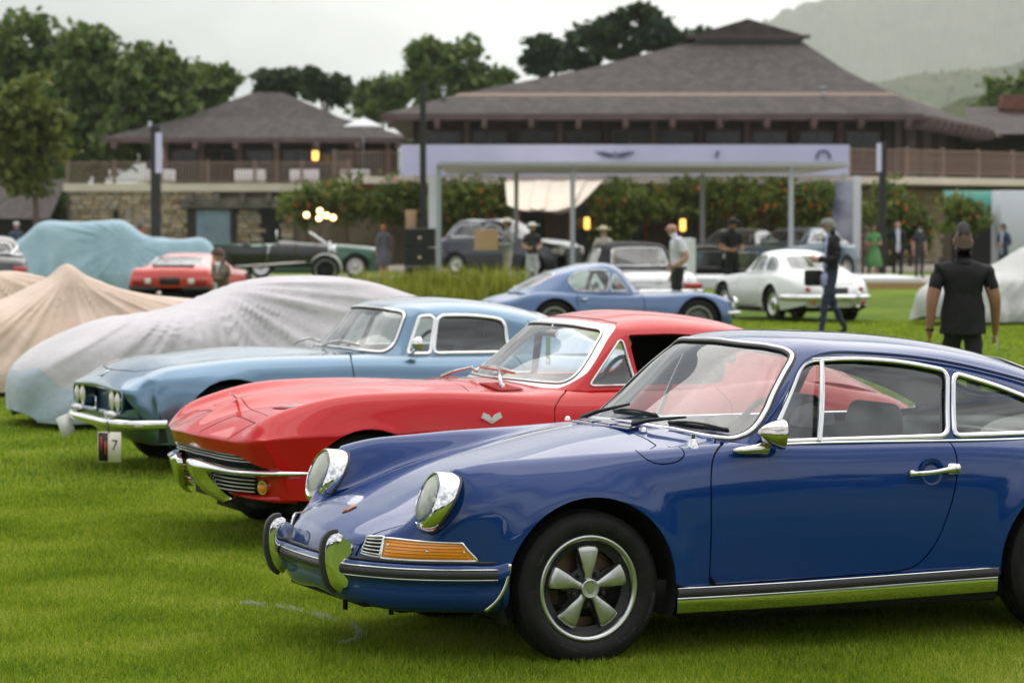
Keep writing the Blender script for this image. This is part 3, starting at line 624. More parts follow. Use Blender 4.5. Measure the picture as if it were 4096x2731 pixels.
    nn = np.gradient(op, axis=0); nn = np.stack([-nn[:, 2]*0+nn[:, 2], 0*nn[:, 0], -nn[:, 0]], 1); nn /= np.linalg.norm(nn, axis=1)[:, None]
    ov = sweep(op, [(-.030, -.03), (-.030, .0), (-.024, .010), (-.012, .014), (.012, .014), (.024, .010), (.030, .0), (.030, -.03)], nn)
    rb = sweep(op[3:-2], [(-.0145, .010), (-.0145, .020), (-.010, .027), (.010, .027), (.0145, .020), (.0145, .010)], nn[3:-2])
    def solid(v):  # side cheeks reaching back to the bumper
        return v
    chk = plate(rpoly([(x, z) for x, z in [(-.86, .485), (-.890, .486), (-.908, .472), (-.917, .44), (-.919, .39), (-.909, .34), (-.89, .30), (-.855, .285), (-.82, .33), (-.80, .39), (-.825, .46)]], .03), .058, 'xz', -.029)
    for s in (-1, 1):
        o = obj('overrider', mv(merge(ov, chk), 0, s*.345, 0), CHROME, car, sharp=40); obj('rubber_face', mv(rb, 0, s*.345, 0), RUBBER, o, sharp=50)
    # head lamps
    nA = A_(-cos(radians(24)), 0, sin(radians(24)))
    for s in (-1, 1):
        M = tr(-.590, s*.634, .640) @ rotm('Z', s*radians(2)) @ rotm('Y', radians(21)) 
        prof = [(.100, -.026), (.104, -.029), (.110, -.025), (.120, -.012), (.127, .006), (.1295, .020), (.126, .032)]
        rg = lathe(prof, 56, 'x'); v = rg[0].copy(); back = np.clip(v[:, 2]/.13, -1, 1); v[:, 0] += np.where(v[:, 0] > -.02, .024*np.maximum(back, -.4)*1.0, 0)
        o = obj('headlamp', xf((v, rg[1]), M), CHROME, car, sharp=50)
        obj('lamp_reflector', xf(lathe([(.0, .03), (.04, .022), (.075, .000), (.101, -.022)], 40, 'x'), M), REFLECTOR, o)
        gl = lathe([(.0, -.040), (.03, -.0385), (.06, -.034), (.085, -.028), (.102, -.022)], 40, 'x'); obj('lamp_glass', xf(gl, M), HGLASS, o)
        obj('fluting', xf(merge(*[cyl((-.032+.8*abs(t)**2, t, -sqrt(max(.0001, .085**2-t*t))), (-.032+.8*abs(t)**2, t, sqrt(max(.0001, .085**2-t*t))), .0011, 5) for t in np.arange(-.078, .079, .0075)]), M), LENS, o)['kind'] = 'stuff'
        obj('bulb_cap', xf(lathe([(0, -.005), (.015, -.004), (.018, .01), (.012, .035)], 16, 'x'), M), CHROME_D, o)
        obj('gasket', xf((lambda q: q)((lambda w: (np.stack([w[0][:, 0]+.024*np.maximum(np.clip(w[0][:, 2]/.13, -1, 1), -.4), w[0][:, 1], w[0][:, 2]], 1), w[1]))(lathe([(.124, .026), (.1315, .029), (.1315, .037), (.124, .039)], 56, 'x', True))), M), RUBBER, o)
    # indicator units with horn grilles
    t = chord(pl)
    def blp(l, z, o):   # point on the body front at lateral l
        b0 = np.array([(p[0], p[1]) for p in G[0]]); b1 = np.array([(p[0], p[1]) for p in G[1]]); w = (z-.39)/.075
        x0 = np.interp(l, b0[:, 1], b0[:, 0]); x1 = np.interp(l, b1[:, 1], b1[:, 0]); x = x0*(1-w)+x1*w
        return A_(x, l, z)
    def blpatch(l0, l1, z0f, z1f, n=14, m=6, bul=.006, off=.006, front=None):
        V = []
        for i in range(n):
            u = i/(n-1); 
            for j in range(m):
                v = j/(m-1); z = z0f(u)*(1-v)+z1f(u)*v; la, lb = l0(v), l1(v); l = la*(1-u)+lb*u; p = blp(l, z, 0); q = blp(l+.01, z, 0)-blp(l-.01, z, 0); nn = A_(-q[1], q[0], 0); nn /= np.linalg.norm(nn)
                if nn[0] > 0: nn = -nn
                V.append(p+nn*(off+bul*(1-(2*u-1)**4)*(1-(2*v-1)**4)))
        V = np.array(V).reshape(n, m, 3); return V
    lens = blpatch(lambda v: .520-.005*v, lambda v: .756-.020*v, lambda u: .417, lambda u: .488-.003*u+.006*(1-u), 26, 7, .009, .010)
    gr = blpatch(lambda v: .425+.012*v, lambda v: .512-.003*v, lambda u: .420+.008*(1-u), lambda u: .494+.004*u, 8, 7, .004, .008)
    def skin(V): 
        n, m = V.shape[:2]; return V.reshape(-1, 3), [f[::-1] for f in gridf(n, m)]
    def edge(V): return np.vstack([V[:, 0], V[-1, 1:], V[::-1, -1][1:], V[0, ::-1][1:-1]])
    le = obj2('indicator', (merge(skin(lens))), AMBER, car)
    eg = edge(lens); ctr = lens.mean((0, 1)); nrm = np.tile(A_(-.75, .65, 0), (len(eg), 1)); obj2('bezel', (sweep(eg, FLAT(.0045, .007), nrm, True)), CHROME, le)
    obj2('screw', (merge(*[mv(lathe([(0, -.004), (.004, -.003), (.004, .004)], 8, 'x'), *(lens[i, j]+A_(-.002, .001, 0))) for i, j in ((2, 4), (16, 3), (24, 3))])), CHROME, le)
    for j in range(1, 6): obj2('lens_rib', (sweep(lens[1:-1, j]+A_(-.0006, .0006, 0), FLAT(.0016, .0014), A_(-.75, .65, 0))), mat('amber_rib', (.62, .17, .004), .2, 0, .6) if 'amber_rib' not in MATS else MATS['amber_rib'], le)
    go = obj2('horn_grille', (skin(gr-0*gr+A_(.006, -.004, 0))), DARK, car); eg = edge(gr); obj2('bezel', (sweep(eg, FLAT(.0045, .006), A_(-.85, .5, 0), True)), CHROME, go)
    for j in np.linspace(.8, 5.2, 5):
        a = gr[:, int(j)]*(1-j % 1)+gr[:, min(6, int(j)+1)]*(j % 1); obj2('slat', (sweep(a+A_(-.001, .0, 0), [(-.0022, -.006), (-.0022, .006), (.0022, .006), (.0022, -.006)], A_(-.85, .5, 0))), CHROME, go)
    # rocker trim
    rk = np.array([(.365, .792, .268), (.8, .800, .270), (1.3, .800, .277), (1.815, .800, .286)]); rk = curve(rk, 6)
    obj2('sill_trim', (sweep(rk+A_(0, 0, -.050), [(-.038, -.02), (-.038, .004), (-.03, .010), (.03, .016), (.036, .012), (.036, -.02)], A_(0, 1, 0))), CHROME, car, sharp=40)
    obj2('sill_rubber', (sweep(rk[0:]+A_(.0, .006, -.011), [(-.0165, -.01), (-.0165, .012), (-.010, .017), (.010, .017), (.0165, .012), (.0165, -.01)], A_(0, 1, 0))), RUBBER, car, sharp=50)
    obj2('sill_strip', (sweep(rk+A_(0, .006, .009), FLAT(.0035, .013), A_(0, 1, 0))), CHROME, car)
    obj('floor_pan', merge(box(-.35, 2.7, -.70, .70, .175, .30), box(.38, 1.85, -.775, .775, .155, .27, .02)), DARK, car)
    obj('front_pan', box(-.80, .4, -.44, .44, .22, .42), DARK, car); obj('engine_pan', box(1.78, 3.0, -.5, .5, .25, .6), DARK, car)
    obj('underside_bracket', merge(cyl((-.80, -.22, .27), (-.80, -.22, .185), .010, 6), cyl((-.66, -.36, .25), (-.66, -.36, .175), .010, 6), box(-.6, -.45, -.3, .3, .17, .25), cyl((-.05, -.6, .25), (.1, .6, .25), .02, 6)), DARK, car)
    for cx, cz, r in RA:
        for s in (-1, 1): obj('wheel_arch', arch_liner(cx, cz, r+.012, s*.795, s*.45), DARK, car)
    # wheels
    for cx in (0, WB):
        for s in (-1, 1): petal_wheel(car, .300, .178, .206, (cx, s*(.700 if cx == 0 else .715), .292), s)
    # mirror (near side only): teardrop head on a flared foot
    foot = loft([[(.585, -.045*0-.0, 0)]*2]*2, 1, 1) if 0 else None
    sec = [(0, .010, .008), (.03, .022, .016), (.07, .028, .020), (.11, .030, .024), (.145, .026, .032), (.160, .012, .030)]
    P = np.array([(.615+a*.95, -.775-.01*(a/.16), .802+.15*a*a/.16*2.2*.16) for a, _, _ in sec]); k = 14; V = []
    for (a, hw, hh), p in zip(sec, P): V += [(p[0], p[1]-.012+hw*cos(2*pi*i/k)*.9, p[2]+.004+hh*.9*sin(2*pi*i/k)) for i in range(k)]
    mo = obj('door_mirror', (np.array(V), gridf(len(sec), k, False, True)+[tuple(range(k))]), CHROME_D, car)
    hd = lathe([(0, -.085), (.012, -.082), (.028, -.066), (.045, -.038), (.056, -.010), (.0605, .010), (.0605, .020), (.058, .024)], 40, 'x'); M = tr(.800, -.818, .868) @ rotm('Z', radians(-14)) @ rotm('Y', radians(4)); obj('mirror_head', xf(hd, M), CHROME_D, mo, sharp=50)
    obj('mirror_glass', xf(lathe([(0, .020), (.0585, .020)], 32, 'x'), M), CHROME, mo)
    # door handle
    hx, hz = 1.518, .702
    ho = obj('door_handle', merge(mv(lathe([(.0, .018), (.03, .015), (.052, .004), (.060, -.004)], 40), hx-.005, -.804, hz-.012) if 0 else sweep(curve([(hx-.112, -.815, hz-.010), (hx-.03, -.832, hz-.006), (hx+.06, -.832, hz+.004), (hx+.098, -.826, hz+.006)], 6), [(-.009, -.006), (-.009, .004), (-.005, .008), (.005, .008), (.009, .004), (.009, -.006)], A_(0, -1, 0), scale=np.interp(np.linspace(0, 1, 19), [0, .5, 1], [.95, 1.0, 2.0])), box(hx+.055, hx+.108, -.826, -.798, hz-.02, hz+.026, .008), box(hx-.118, hx-.095, -.820, -.798, hz-.022, hz+.004, .004)), CHROME, car, sharp=45)
    obj('key_button', mv(lathe([(0, -.012), (.009, -.011), (.011, -.004), (.011, .01)], 20), hx+.086, -.838, hz+.006), CHROME_D, ho)
    dish = obj('handle_recess', (lambda v: (v[0], v[1]))(mv(lathe([(0, .016), (.02, .014), (.04, .006), (.052, -.0015), (.056, -.001)], 36), hx-.010, -.8035, hz-.006)), BLUE, ho)
    # cowl grille, washers, aerial, wipers, crest
    cg = obj('cowl_grille', merge(box(.415, .450, -.27, .27, .850, .872)), DARK, car)
    obj('grille_frame', sweep(rpoly3([(.40, -.28, .8625), (.40, .28, .8625), (.452, .27, .873), (.452, -.27, .873)], .01), FLAT(.006, .005), A_(-.2, 0, 1), True), BLUE, cg)
    for y in (-.09, .09): obj('grille_rib', box(.402, .452, y-.006, y+.006, .862, .876), BLUE, cg)
    obj('mesh', merge(*[cyl((.405, y, .8665), (.448, y, .8745), .0014, 4) for y in np.arange(-.26, .261, .012)], *[cyl((x, -.265, .862+(x-.40)*.24), (x, .265, .862+(x-.40)*.24), .0014, 4) for x in np.arange(.41, .45, .009)]), CHROME_D, cg)
    wiper(car, (.458, -.285, .872), (.585, .055, .938), (.548, -.06, .905), (.60, .22, .925), (-.62, 0, .78)) if 0 else None
    wn_ = (-.60, 0, .80)
    wiper(car, (.462, .30, .868), (.560, .03, .930), (.535, .145, .905), (.575, -.185, .905), wn_); wiper(car, (.455, -.215, .872), (.575, -.47, .905), (.560, -.33, .885), (.665, -.655, .872), wn_)
    for y in (-.34, .42): obj('washer_jet', mv(lathe([(0, .014), (.008, .012), (.012, .004), (.014, -.004)], 14, 'z'), .44, y, .862), CHROME, car)
    obj('aerial', mv(lathe([(0, .048), (.009, .048), (.010, .030), (.014, .026), (.018, .010), (.022, .006), (.024, -.01)], 16, 'z'), .476, -.715, .822), CHROME, car, sharp=40)
    cs = rpoly([(-.030, .022), (-.030, -.022), (.010, -.022), (.034, 0), (.010, .022)], .006, 2); cz_ = plate([(-a, b) for a, b in cs], .004, 'xy', 0); obj('bonnet_crest', xf(cz_, tr(-.705, 0, .556) @ rotm('Y', -radians(27))), mat('crest_enamel', (.55, .28, .10), .3, .6, var=(140, .5, (.25, .03, .02))), car)
    # number-plate-less front cover outline, tow cover
    # interior
    obj('dashboard', merge(sweep(curve([(.74, -.66, .80), (.70, -.4, .83), (.69, 0, .835), (.70, .4, .83), (.74, .66, .80)], 6), [(-.10, -.12), (-.10, .0), (-.06, .03), (.03, .025), (.09, -.01), (.09, -.12)], A_(0, 0, 1)), sweep(curve([(.63, -.66, .785), (.58, -.4, .83), (.56, 0, .845), (.58, .4, .83), (.63, .66, .785)], 6), [(-.09, -.05), (-.09, 0), (.09, 0), (.09, -.05)], A_(0, 0, 1)), mv(lathe([(0, -.05), (.10, -.05), (.12, 0), (.12, .06)], 20, 'x'), .78, -.36, .80)), LEATHER, car, sharp=50)
    for s in (-1, 1):
        obj('door_card', merge(plate(rpoly([(.75, .28), (.72, .80), (1.0, .825), (1.66, .815), (1.7, .5), (1.5, .28)], .04), .03, 'xz', s*.700-.015), sweep([(.9, s*.66, .62), (1.55, s*.66, .62)], FLAT(.03, .03), A_(0, 0, 1)), box(1.68, 2.4, s*.69-.01, s*.69+.01, .5, .80)), LEATHER, car)
        seat(car, .93, s*.34, .28, LEATHER, .47, .41)
    obj('tunnel', box(.7, 1.9, -.13, .13, .28, .46, .04), LEATHER, car); obj('rear_seat', merge(box(1.75, 2.1, -.6, .6, .30, .52, .05), box(2.02, 2.2, -.62, .62, .45, .82, .05)), LEATHER, car); obj('parcel_shelf', box(2.15, 2.6, -.56, .56, .79, .83, .02), CLOTHGREY, car); obj('footwell', merge(box(.5, .75, -.68, .68, .28, .74), box(.5, 2.3, -.69, .69, .285, .31)), DARK, car)
    steering(car, .93, -.34, .80, SATIN, .185, .40)
    mr = obj('rear_view_mirror', merge(box(.955, .985, -.10, .10, 1.115, 1.165, .012), cyl((.96, 0, 1.16), (.945, 0, 1.205), .006, 6)), SATIN, car)
    for s in (-1, 1): obj('sun_visor', box(1.0, 1.13, s*.29-.19, s*.29+.19, 1.165, 1.18, .005), CLOTHGREY, car)
    obj('seat_belt', merge(box(1.72, 1.735, -.55, -.51, .70, .98), box(1.70, 1.75, -.56, -.50, .96, 1.01, .01)), SATIN, car)
    obj('windscreen_permit', plate(rpoly([(-.06, 0), (.06, 0), (.06, .05), (-.06, .05)], .004), .001, 'xy', 0), mat('green_card', (.35, .62, .12), .6), car, loc=(.62, .22, .862))
    # tail
    obj2('rear_bumper', (sweep(curve([(3.12, 0, .42), (3.11, .3, .42), (3.06, .55, .42), (2.96, .70, .42), (2.8, .775, .42), (2.6, .81, .42)], 6), [(-.05, -.02), (-.05, .02), (-.02, .04), (.02, .04), (.05, .02), (.05, -.02)], A_(0, 0, 1))), BLUE, car)
    for s in (-1, 1): obj('tail_lamp', xf(box(-.02, .02, -.14, .14, -.04, .04, .01), tr(3.03, s*.55, .52) @ rotm('Z', -s*.25)), REDLENS, car)
    obj('rear_grille', box(2.66, 2.92, -.33, .33, .79, .80), CHROME_D, car, rot=None)
    return car
def rpoly3(P, r):
    return np.array(P, float)
HGLASS = glass('headlamp_glass', (.93, .94, .88), 1.2)
build_911()
# ---------------------------------------------------------------- general car builder
def st(x, *lz): return [(x, l, z) for l, z in lz]
def drape(S, pts, n=None, lift=.002):
    """lay a plan-view polyline (x, y>=0) on the half surface S; returns points, normals"""
    V, N = S[0], S[2]; k = N[:, 2] > .15; V, N = V[k], N[k]; P = np.array(pts, float)
    if n: P = np.array([(np.interp(t, np.linspace(0, 1, len(P)), P[:, 0]), np.interp(t, np.linspace(0, 1, len(P)), P[:, 1])) for t in np.linspace(0, 1, n)])
    out, no = [], []
    for p in P:
        d = ((V[:, :2]-p)**2).sum(1); i = np.argsort(d)[:4]; w = 1/(d[i]+1e-7); w /= w.sum(); q = (V[i]*w[:, None]).sum(0); nn = (N[i]*w[:, None]).sum(0); nn /= np.linalg.norm(nn); z = q[2]-((p-q[:2])@nn[:2])/max(nn[2], .2)
        out.append(A_(p[0], p[1], z)+nn*lift); no.append(nn)
    return np.array(out), np.array(no)
def coupe(name, label, group, loc, phi, D):
    """D: dict of shape data; returns car empty and the useful surfaces"""
    car = thing(name, label, 'car', (loc[0], loc[1], loc[2] if len(loc) > 2 else 0), phi, group); PM = D['paint']; nu, nv = D.get('res', (6, 5)); RA = D['arches']
    R, N = loft(D['G'], nu, nv, sv=D.get('sv', ()), su=D.get('su', ()), post=arch_flare(RA, D.get('flare', .008), D.get('flw', .03))); S = gmesh(R, N); ym = D.get('arch_y', .5)
    for cx, cz, r in RA: S = clip(S, arch_clip(cx, cz, r, ym))
    B0 = S; zc = D.get('zcab', .7)
    if 'cab' in D: cf = psdf(rpoly(D['cab'], .05)); S = clip(S, lambda V: np.where(V[:, 2] > zc, -cf(V[:, [0, 1]]), 1.0))
    for f in D.get('cuts', ()): S = clip(S, f)
    pan('inner_shell', offset(clip(S, lambda V: V[:, 0]-D.get('liner_x', -9)), .014), DARK, car, d=0)
    if 'hood' in D:
        hp = psdf(np.array(D['hood'])); S, q = sub(S, lambda V: np.where(V[:, 2] > D.get('hz', .4), hp(V[:, [0, 1]]), -1.0), D.get('gap', .0025)); pan('bonnet', q, PM, car)
    if 'boot' in D:
        bp_ = psdf(np.array(D['boot'])); S, q = sub(S, lambda V: np.where(V[:, 2] > D.get('bz', .4), bp_(V[:, [0, 1]]), -1.0), D.get('gap', .0025)); pan('boot_lid', q, PM, car)
    if 'door' in D: S, q = sub(S, side_f(rpoly(D['door'], D.get('door_r', .04), 5), .4), D.get('gap', .0025)); pan('door', q, PM, car, two=False)
    pan('body', S, PM, car); out = dict(car=car, body=B0)
    if 'T' in D:
        R, N = loft(D['T'], D.get('resT', (8, 6))[0], D.get('resT', (8, 6))[1]); S = gmesh(R, N); G_ = D.get('glass', GLASS); tw = D.get('trimw', .008); tm = D.get('trim', CHROME)
        wf = front_f(D['ws'], D['wsx']); S, w = sub(S, wf, 0); pan('windscreen', offset(w, .006), D.get('wglass', GLASSW), car, d=0); P, Nn = half_loop(w, D.get('nt', 200), 3)
        obj('windscreen_seal', sweep(P-Nn*.002, FLAT(tw*1.7, .006), Nn, True), RUBBER, car); obj('windscreen_trim', sweep(P+Nn*.002, FLAT(tw, .007), Nn, True), tm, car)
        if 'frame' in D: S, fr = sub(S, lambda V: np.minimum(wf(V)+D['frame'], D['framex'](V)), 0); pan('windscreen_frame', fr, D.get('frame_m', ALU), car, d=.02)
        if 'rw' in D:
            S, w = sub(S, front_f(D['rw'], 99, D['rwx']), 0); pan('rear_window', offset(w, .006), G_, car, d=0)
            P, Nn = half_loop(w, 160, 3); obj('rear_window_trim', sweep(P+Nn*.001, FLAT(tw, .007), Nn, True), tm, car)
        for i, (pl_, rr, gl, tr_) in enumerate(D.get('side', ())):
            S, w = sub(S, side_f(rpoly(pl_, rr, 5), .35), 0)
            if gl: pan('side_window', offset(w, .010), G_, car, two=False, d=0)
            if tr_: trim_loop('window_trim', w, FLAT(tw, .008), tm, car, 120, .001)
        rm_ = D.get('roofm', PM); pan('roof', S, rm_, car, d=.015); pan('headlining', offset(S, .02), D.get('lining', CLOTHGREY), car, d=0); out['roof'] = S
    for cx, cz, r in RA:
        for s in (-1, 1): obj('wheel_arch', arch_liner(cx, cz, r+.008, s*(D['hw']-.03), s*.42, 16), DARK, car)
    x0, x1 = RA[0][0], RA[-1][0]; w = D['hw']
    obj('floor_pan', merge(box(x0-.35, x1+.45, -w+.14, w-.14, .17, .30), box(x0+.40, x1-.40, -w+.035, w-.035, .16, .26, .02)), DARK, car)
    for cx, s_ in [(c_[0], s_) for c_ in RA for s_ in (-1, 1)]: D['wheel'](car, (cx, s_*D['track'], D.get('hub', .29)), s_)
    return out
def simple_interior(car, x0, x1, w, z, m=LEATHER, wheel_y=-.36, zs=.26, seats=True, xs=.5):
    obj('dashboard', sweep(curve([(x0, -w, z-.02), (x0-.04, 0, z+.015), (x0, w, z-.02)], 6), [(-.12, -.14), (-.12, 0), (-.04, .03), (.06, .02), (.10, -.14)], A_(0, 0, 1)), m, car, sharp=50)
    for s in (-1, 1):
        obj('door_card', box(x0, x1, s*(w+.02)-.012, s*(w+.02)+.012, zs+.02, z-.01), m, car)
        if seats: seat(car, x0+xs-.22, s*.36, zs, m, .46, .46, False)
    obj('cabin_floor', merge(box(x0-.1, x1+.2, -w, w, zs-.01, zs+.01), box(x1, x1+.05, -w, w, zs, z-.02), box(x0-.15, x0-.1, -w, w, zs, z-.1)), DARK, car)
    steering(car, x0+.22, wheel_y, z-.02, SATIN, .19, .4)

# ---------------------------------------------------------------- red fastback with hidden headlamps
RED = paint('red_paint', (.58, .006, .009), .0, .36, .06, .75)
def build_c2():
    lo = [(.864, .49), (.842, .37), (.822, .22)]
    G = [
     [(-.69, 0, .505), (-.688, .18, .502), (-.672, .34, .498), (-.62, .57, .492), (-.59, .66, .476), (-.565, .72, .458), (-.535, .77, .44), (-.50, .803, .43), (-.47, .82, .41), (-.43, .835, .37), (-.385, .843, .29)],
     [(-.74, 0, .582), (-.73, .18, .579), (-.702, .34, .574), (-.65, .56, .567), (-.627, .66, .565), (-.605, .74, .567), (-.575, .80, .572), (-.54, .842, .580), (-.505, .848, .53), (-.46, .848, .44), (-.41, .848, .31)],
     [(-.60, 0, .664), (-.588, .12, .648), (-.568, .34, .640), (-.535, .56, .633), (-.53, .65, .643), (-.525, .72, .662), (-.49, .80, .633), (-.45, .862, .588), (-.42, .852, .51), (-.38, .846, .42), (-.35, .842, .29)],
     [(-.42, 0, .745), (-.40, .14, .713), (-.385, .33, .698), (-.375, .54, .688), (-.38, .64, .701), (-.385, .72, .727), (-.36, .81, .672), (-.33, .874, .594), (-.31, .860, .50), (-.29, .848, .40), (-.28, .838, .27)],
     st(-.15, (0, .796), (.17, .773), (.33, .730), (.54, .733), (.655, .754), (.745, .785), (.825, .705), (.881, .600), (.862, .50), (.845, .39), (.830, .24)),
     st(.15, (0, .818), (.18, .800), (.35, .753), (.55, .758), (.67, .785), (.765, .808), (.84, .72), (.886, .604), *lo), st(.45, (0, .824), (.18, .811), (.36, .782), (.56, .775), (.68, .793), (.78, .808), (.848, .72), (.888, .605), *lo),
     st(.8, (0, .828), (.2, .820), (.38, .800), (.58, .785), (.69, .79), (.785, .79), (.85, .708), (.888, .603), *lo), st(1.08, (0, .835), (.2, .83), (.40, .82), (.60, .806), (.71, .797), (.79, .770), (.852, .692), (.887, .600), *lo),
     st(1.5, (0, .83), (.2, .83), (.4, .82), (.6, .81), (.72, .803), (.79, .765), (.85, .687), (.885, .598), *lo), st(2.0, (0, .83), (.2, .83), (.4, .82), (.6, .81), (.72, .805), (.79, .772), (.852, .69), (.887, .598), *lo),
     st(2.35, (0, .83), (.2, .83), (.4, .825), (.6, .825), (.71, .828), (.785, .80), (.856, .70), (.892, .60), *lo), st(2.65, (0, .80), (.2, .80), (.4, .80), (.58, .81), (.68, .825), (.765, .80), (.85, .70), (.888, .60), *lo),
     st(3.0, (0, .76), (.2, .76), (.4, .76), (.56, .765), (.66, .77), (.74, .75), (.82, .68), (.862, .595), (.86, .49), (.84, .38), (.82, .26)), st(3.32, (0, .69), (.2, .69), (.38, .69), (.52, .69), (.61, .685), (.69, .67), (.75, .63), (.785, .58), (.78, .48), (.76, .40), (.74, .32)),
     st(3.47, (0, .58), (.2, .58), (.36, .575), (.50, .57), (.58, .565), (.64, .56), (.69, .555), (.72, .55), (.715, .47), (.70, .41), (.69, .36))]
    T = [[(1.03, 0, .824), (1.07, .33, .820), (1.13, .56, .811), (1.21, .72, .800), (1.25, .745, .797), (1.28, .752, .796), (1.31, .757, .794)],
     [(1.25, 0, .985), (1.27, .31, .98), (1.32, .52, .97), (1.387, .645, .957), (1.42, .675, .945), (1.43, .712, .88), (1.44, .759, .795)],
     [(1.47, 0, 1.143), (1.48, .3, 1.138), (1.51, .46, 1.130), (1.562, .552, 1.117), (1.60, .597, 1.098), (1.60, .67, .96), (1.6, .759, .795)],
     st(1.66, (0, 1.190), (.3, 1.182), (.46, 1.163), (.545, 1.138), (.596, 1.104), (.67, .965), (.759, .795)), st(1.95, (0, 1.203), (.3, 1.193), (.46, 1.170), (.545, 1.141), (.596, 1.105), (.67, .96), (.759, .795)),
     st(2.3, (0, 1.160), (.29, 1.15), (.45, 1.127), (.53, 1.10), (.58, 1.06), (.66, .93), (.752, .80)), st(2.65, (0, 1.06), (.27, 1.05), (.42, 1.025), (.50, .995), (.55, .955), (.63, .88), (.73, .815)),
     st(3.0, (0, .925), (.24, .915), (.38, .895), (.45, .87), (.51, .85), (.60, .82), (.70, .78)), st(3.34, (0, .715), (.22, .71), (.34, .705), (.42, .698), (.5, .69), (.58, .68), (.66, .665))]
    ws = rpoly([(-.3, .838), (.30, .838), (.55, .832), (.672, .830), (.68, .87), (.625, .97), (.535, 1.112), (.3, 1.130), (-.3, 1.134)], [.01, .1, .1, .05, .05, .2, .04, .2, .01], 6)
    D = dict(paint=RED, liner_x=-.30, G=G, T=T, sv=(7,), su=(1,), res=(6, 8), arches=[(.03, .29, .338), (2.40, .29, .34)], flare=.006, flw=.02, hw=.865, track=.71, cab=[(1.12, -.1), (1.18, .5), (1.34, .70), (2.3, .70), (2.7, .55), (3.0, .4), (3.1, -.1)], zcab=.74,
      hood=[(-.40, -.3), (-.405, .12), (-.40, .54), (-.2, .565), (.4, .60), (.72, .60), (.775, .30), (.75, -.3)], hz=.6, door=[(1.105, .26), (1.075, .60), (1.09, .72), (1.16, .775), (1.30, .84), (2.05, .84), (2.14, .72), (2.13, .45), (2.02, .26)],
      ws=ws, wsx=1.62, frame=.026, framex=lambda V: 1.262+(V[:, 2]-.8)*1.13-V[:, 0], frame_m=mat('brushed_frame', (.74, .72, .72), .30, .9), rw=rpoly([(-.2, 1.075), (.28, 1.06), (.40, 1.0), (.43, .93), (.2, .93), (-.2, .94)], .05), rwx=2.2, trimw=.006,
      side=[([(1.335, .818), (1.585, 1.075), (1.615, .818)], [.02, .02, .01], True, True), ([(1.64, .818), (1.625, 1.088), (1.95, 1.093), (2.15, 1.06), (2.22, 1.0), (2.16, .84), (2.1, .818)], [.01, .02, .1, .05, .06, .04, .02], False, False)],
      wheel=lambda car, loc, s: plain_wheel(car, .312, .17, .20, loc, s, CHROME, white=False), hub=.29, lining=LEATHER)
    o = coupe('sports_coupe', 'red fastback coupe with split chrome bumper between the dark and light blue coupes', 'cars parked in the front row', (-1.1, 16.34), radians(22), D); car = o['car']; S = o['body']
    simple_interior(car, 1.42, 2.2, .66, .80)
    # seams of the lamp doors, roof seam, cowl
    for pts in ([(-.698, .225), (-.60, .225), (-.497, .225)], [(-.645, .56), (-.57, .56), (-.49, .555)], [(-.497, .225), (-.49, .555)]): P, Nn = drape(S, pts, 9, .0012); obj2('lamp_door_seam', (sweep(P, FLAT(.0022, .0008), Nn)), DARK, car)
    P, Nn = drape(S, [(-.655, .56), (-.62, .575), (-.55, .6)], 4)
    fs = curve([(-.647, .562, .566), (-.622, .59, .53), (-.605, .61, .495)], 4)+A_(-.003, .001, 0); obj2('lamp_door_seam', (sweep(fs, FLAT(.0022, .0008), A_(-1, .3, -.3))), DARK, car)
    # bonnet side vents
    for a, b, c_ in (((-.33, .30), (-.27, .43), (-.06, .335)),):
        P, Nn = drape(S, [a, b, c_], None, .004); obj2('bonnet_vent', ((P, [(0, 1, 2)])), mat('vent_red', (.20, .006, .008), .5), car, smooth=False)
        P2, N2 = drape(S, [(-.28, .36), (-.25, .41), (-.13, .355)], None, .007); obj2('vent_insert', ((P2, [(0, 1, 2)])), ALUR, car, smooth=False)
    # centre spear and crossed-flag badges
    def flags(M, s=1.0, face=-1):
        w = [plate([(0, -.012), (-.020, -.006), (-.055, .012), (-.048, .034), (-.014, .020), (0, .0)], .004, 'xz'), plate([(0, -.012), (.020, -.006), (.055, .012), (.048, .034), (.014, .020), (0, .0)], .004, 'xz'), plate([(-.062, .008), (0, -.026), (.062, .008), (.055, .012), (0, -.018), (-.055, .012)], .007, 'xz')]
        return xf(merge(*w), M @ np.diag([s, s, s, 1]))
    bd = obj('flag_badge', flags(tr(.715, -.884, .665)), WHITEP, car, smooth=False); chk = [plate([(.012+i*.009+j*.004, .006+j*.008+i*.002), (.020+i*.009+j*.004, .006+j*.008+i*.002), (.020+i*.009+j*.004, .013+j*.008+i*.002), (.012+i*.009+j*.004, .013+j*.008+i*.002)], -.0015, 'xz') for i in range(4) for j in range(2) if (i+j) % 2]
    obj('check_pattern', xf(merge(*chk), tr(.715, -.882, .665)), BLACK, bd, smooth=False); 
    bd = obj('flag_badge', flags(tr(-.435, .0, .762) @ rotm('Z', pi/2) @ rotm('X', -.8), .75), WHITEP, car, smooth=False)
    obj('check_pattern', xf(merge(*chk), tr(-.435, .0, .762) @ rotm('Z', pi/2) @ rotm('X', -.8) @ np.diag([.75, .75, .75, 1])), BLACK, bd, smooth=False)
    # grille and bumpers
    obj('grille_opening', merge(sweep(curve([(-.60, 0, .40), (-.585, .3, .40), (-.53, .58, .395), (-.48, .68, .39)], 5), [(-.10, -.005), (.10, -.005), (.10, .005), (-.10, .005)], A_(-1, 0, 0)), ) if 0 else both(sweep(curve([(-.60, 0, .40), (-.585, .3, .40), (-.53, .58, .395), (-.45, .72, .39)], 5), [(-.10, -.005), (.10, -.005), (.10, .005), (-.10, .005)], A_(-1, 0, 0))), DARK, car)
    bars = []
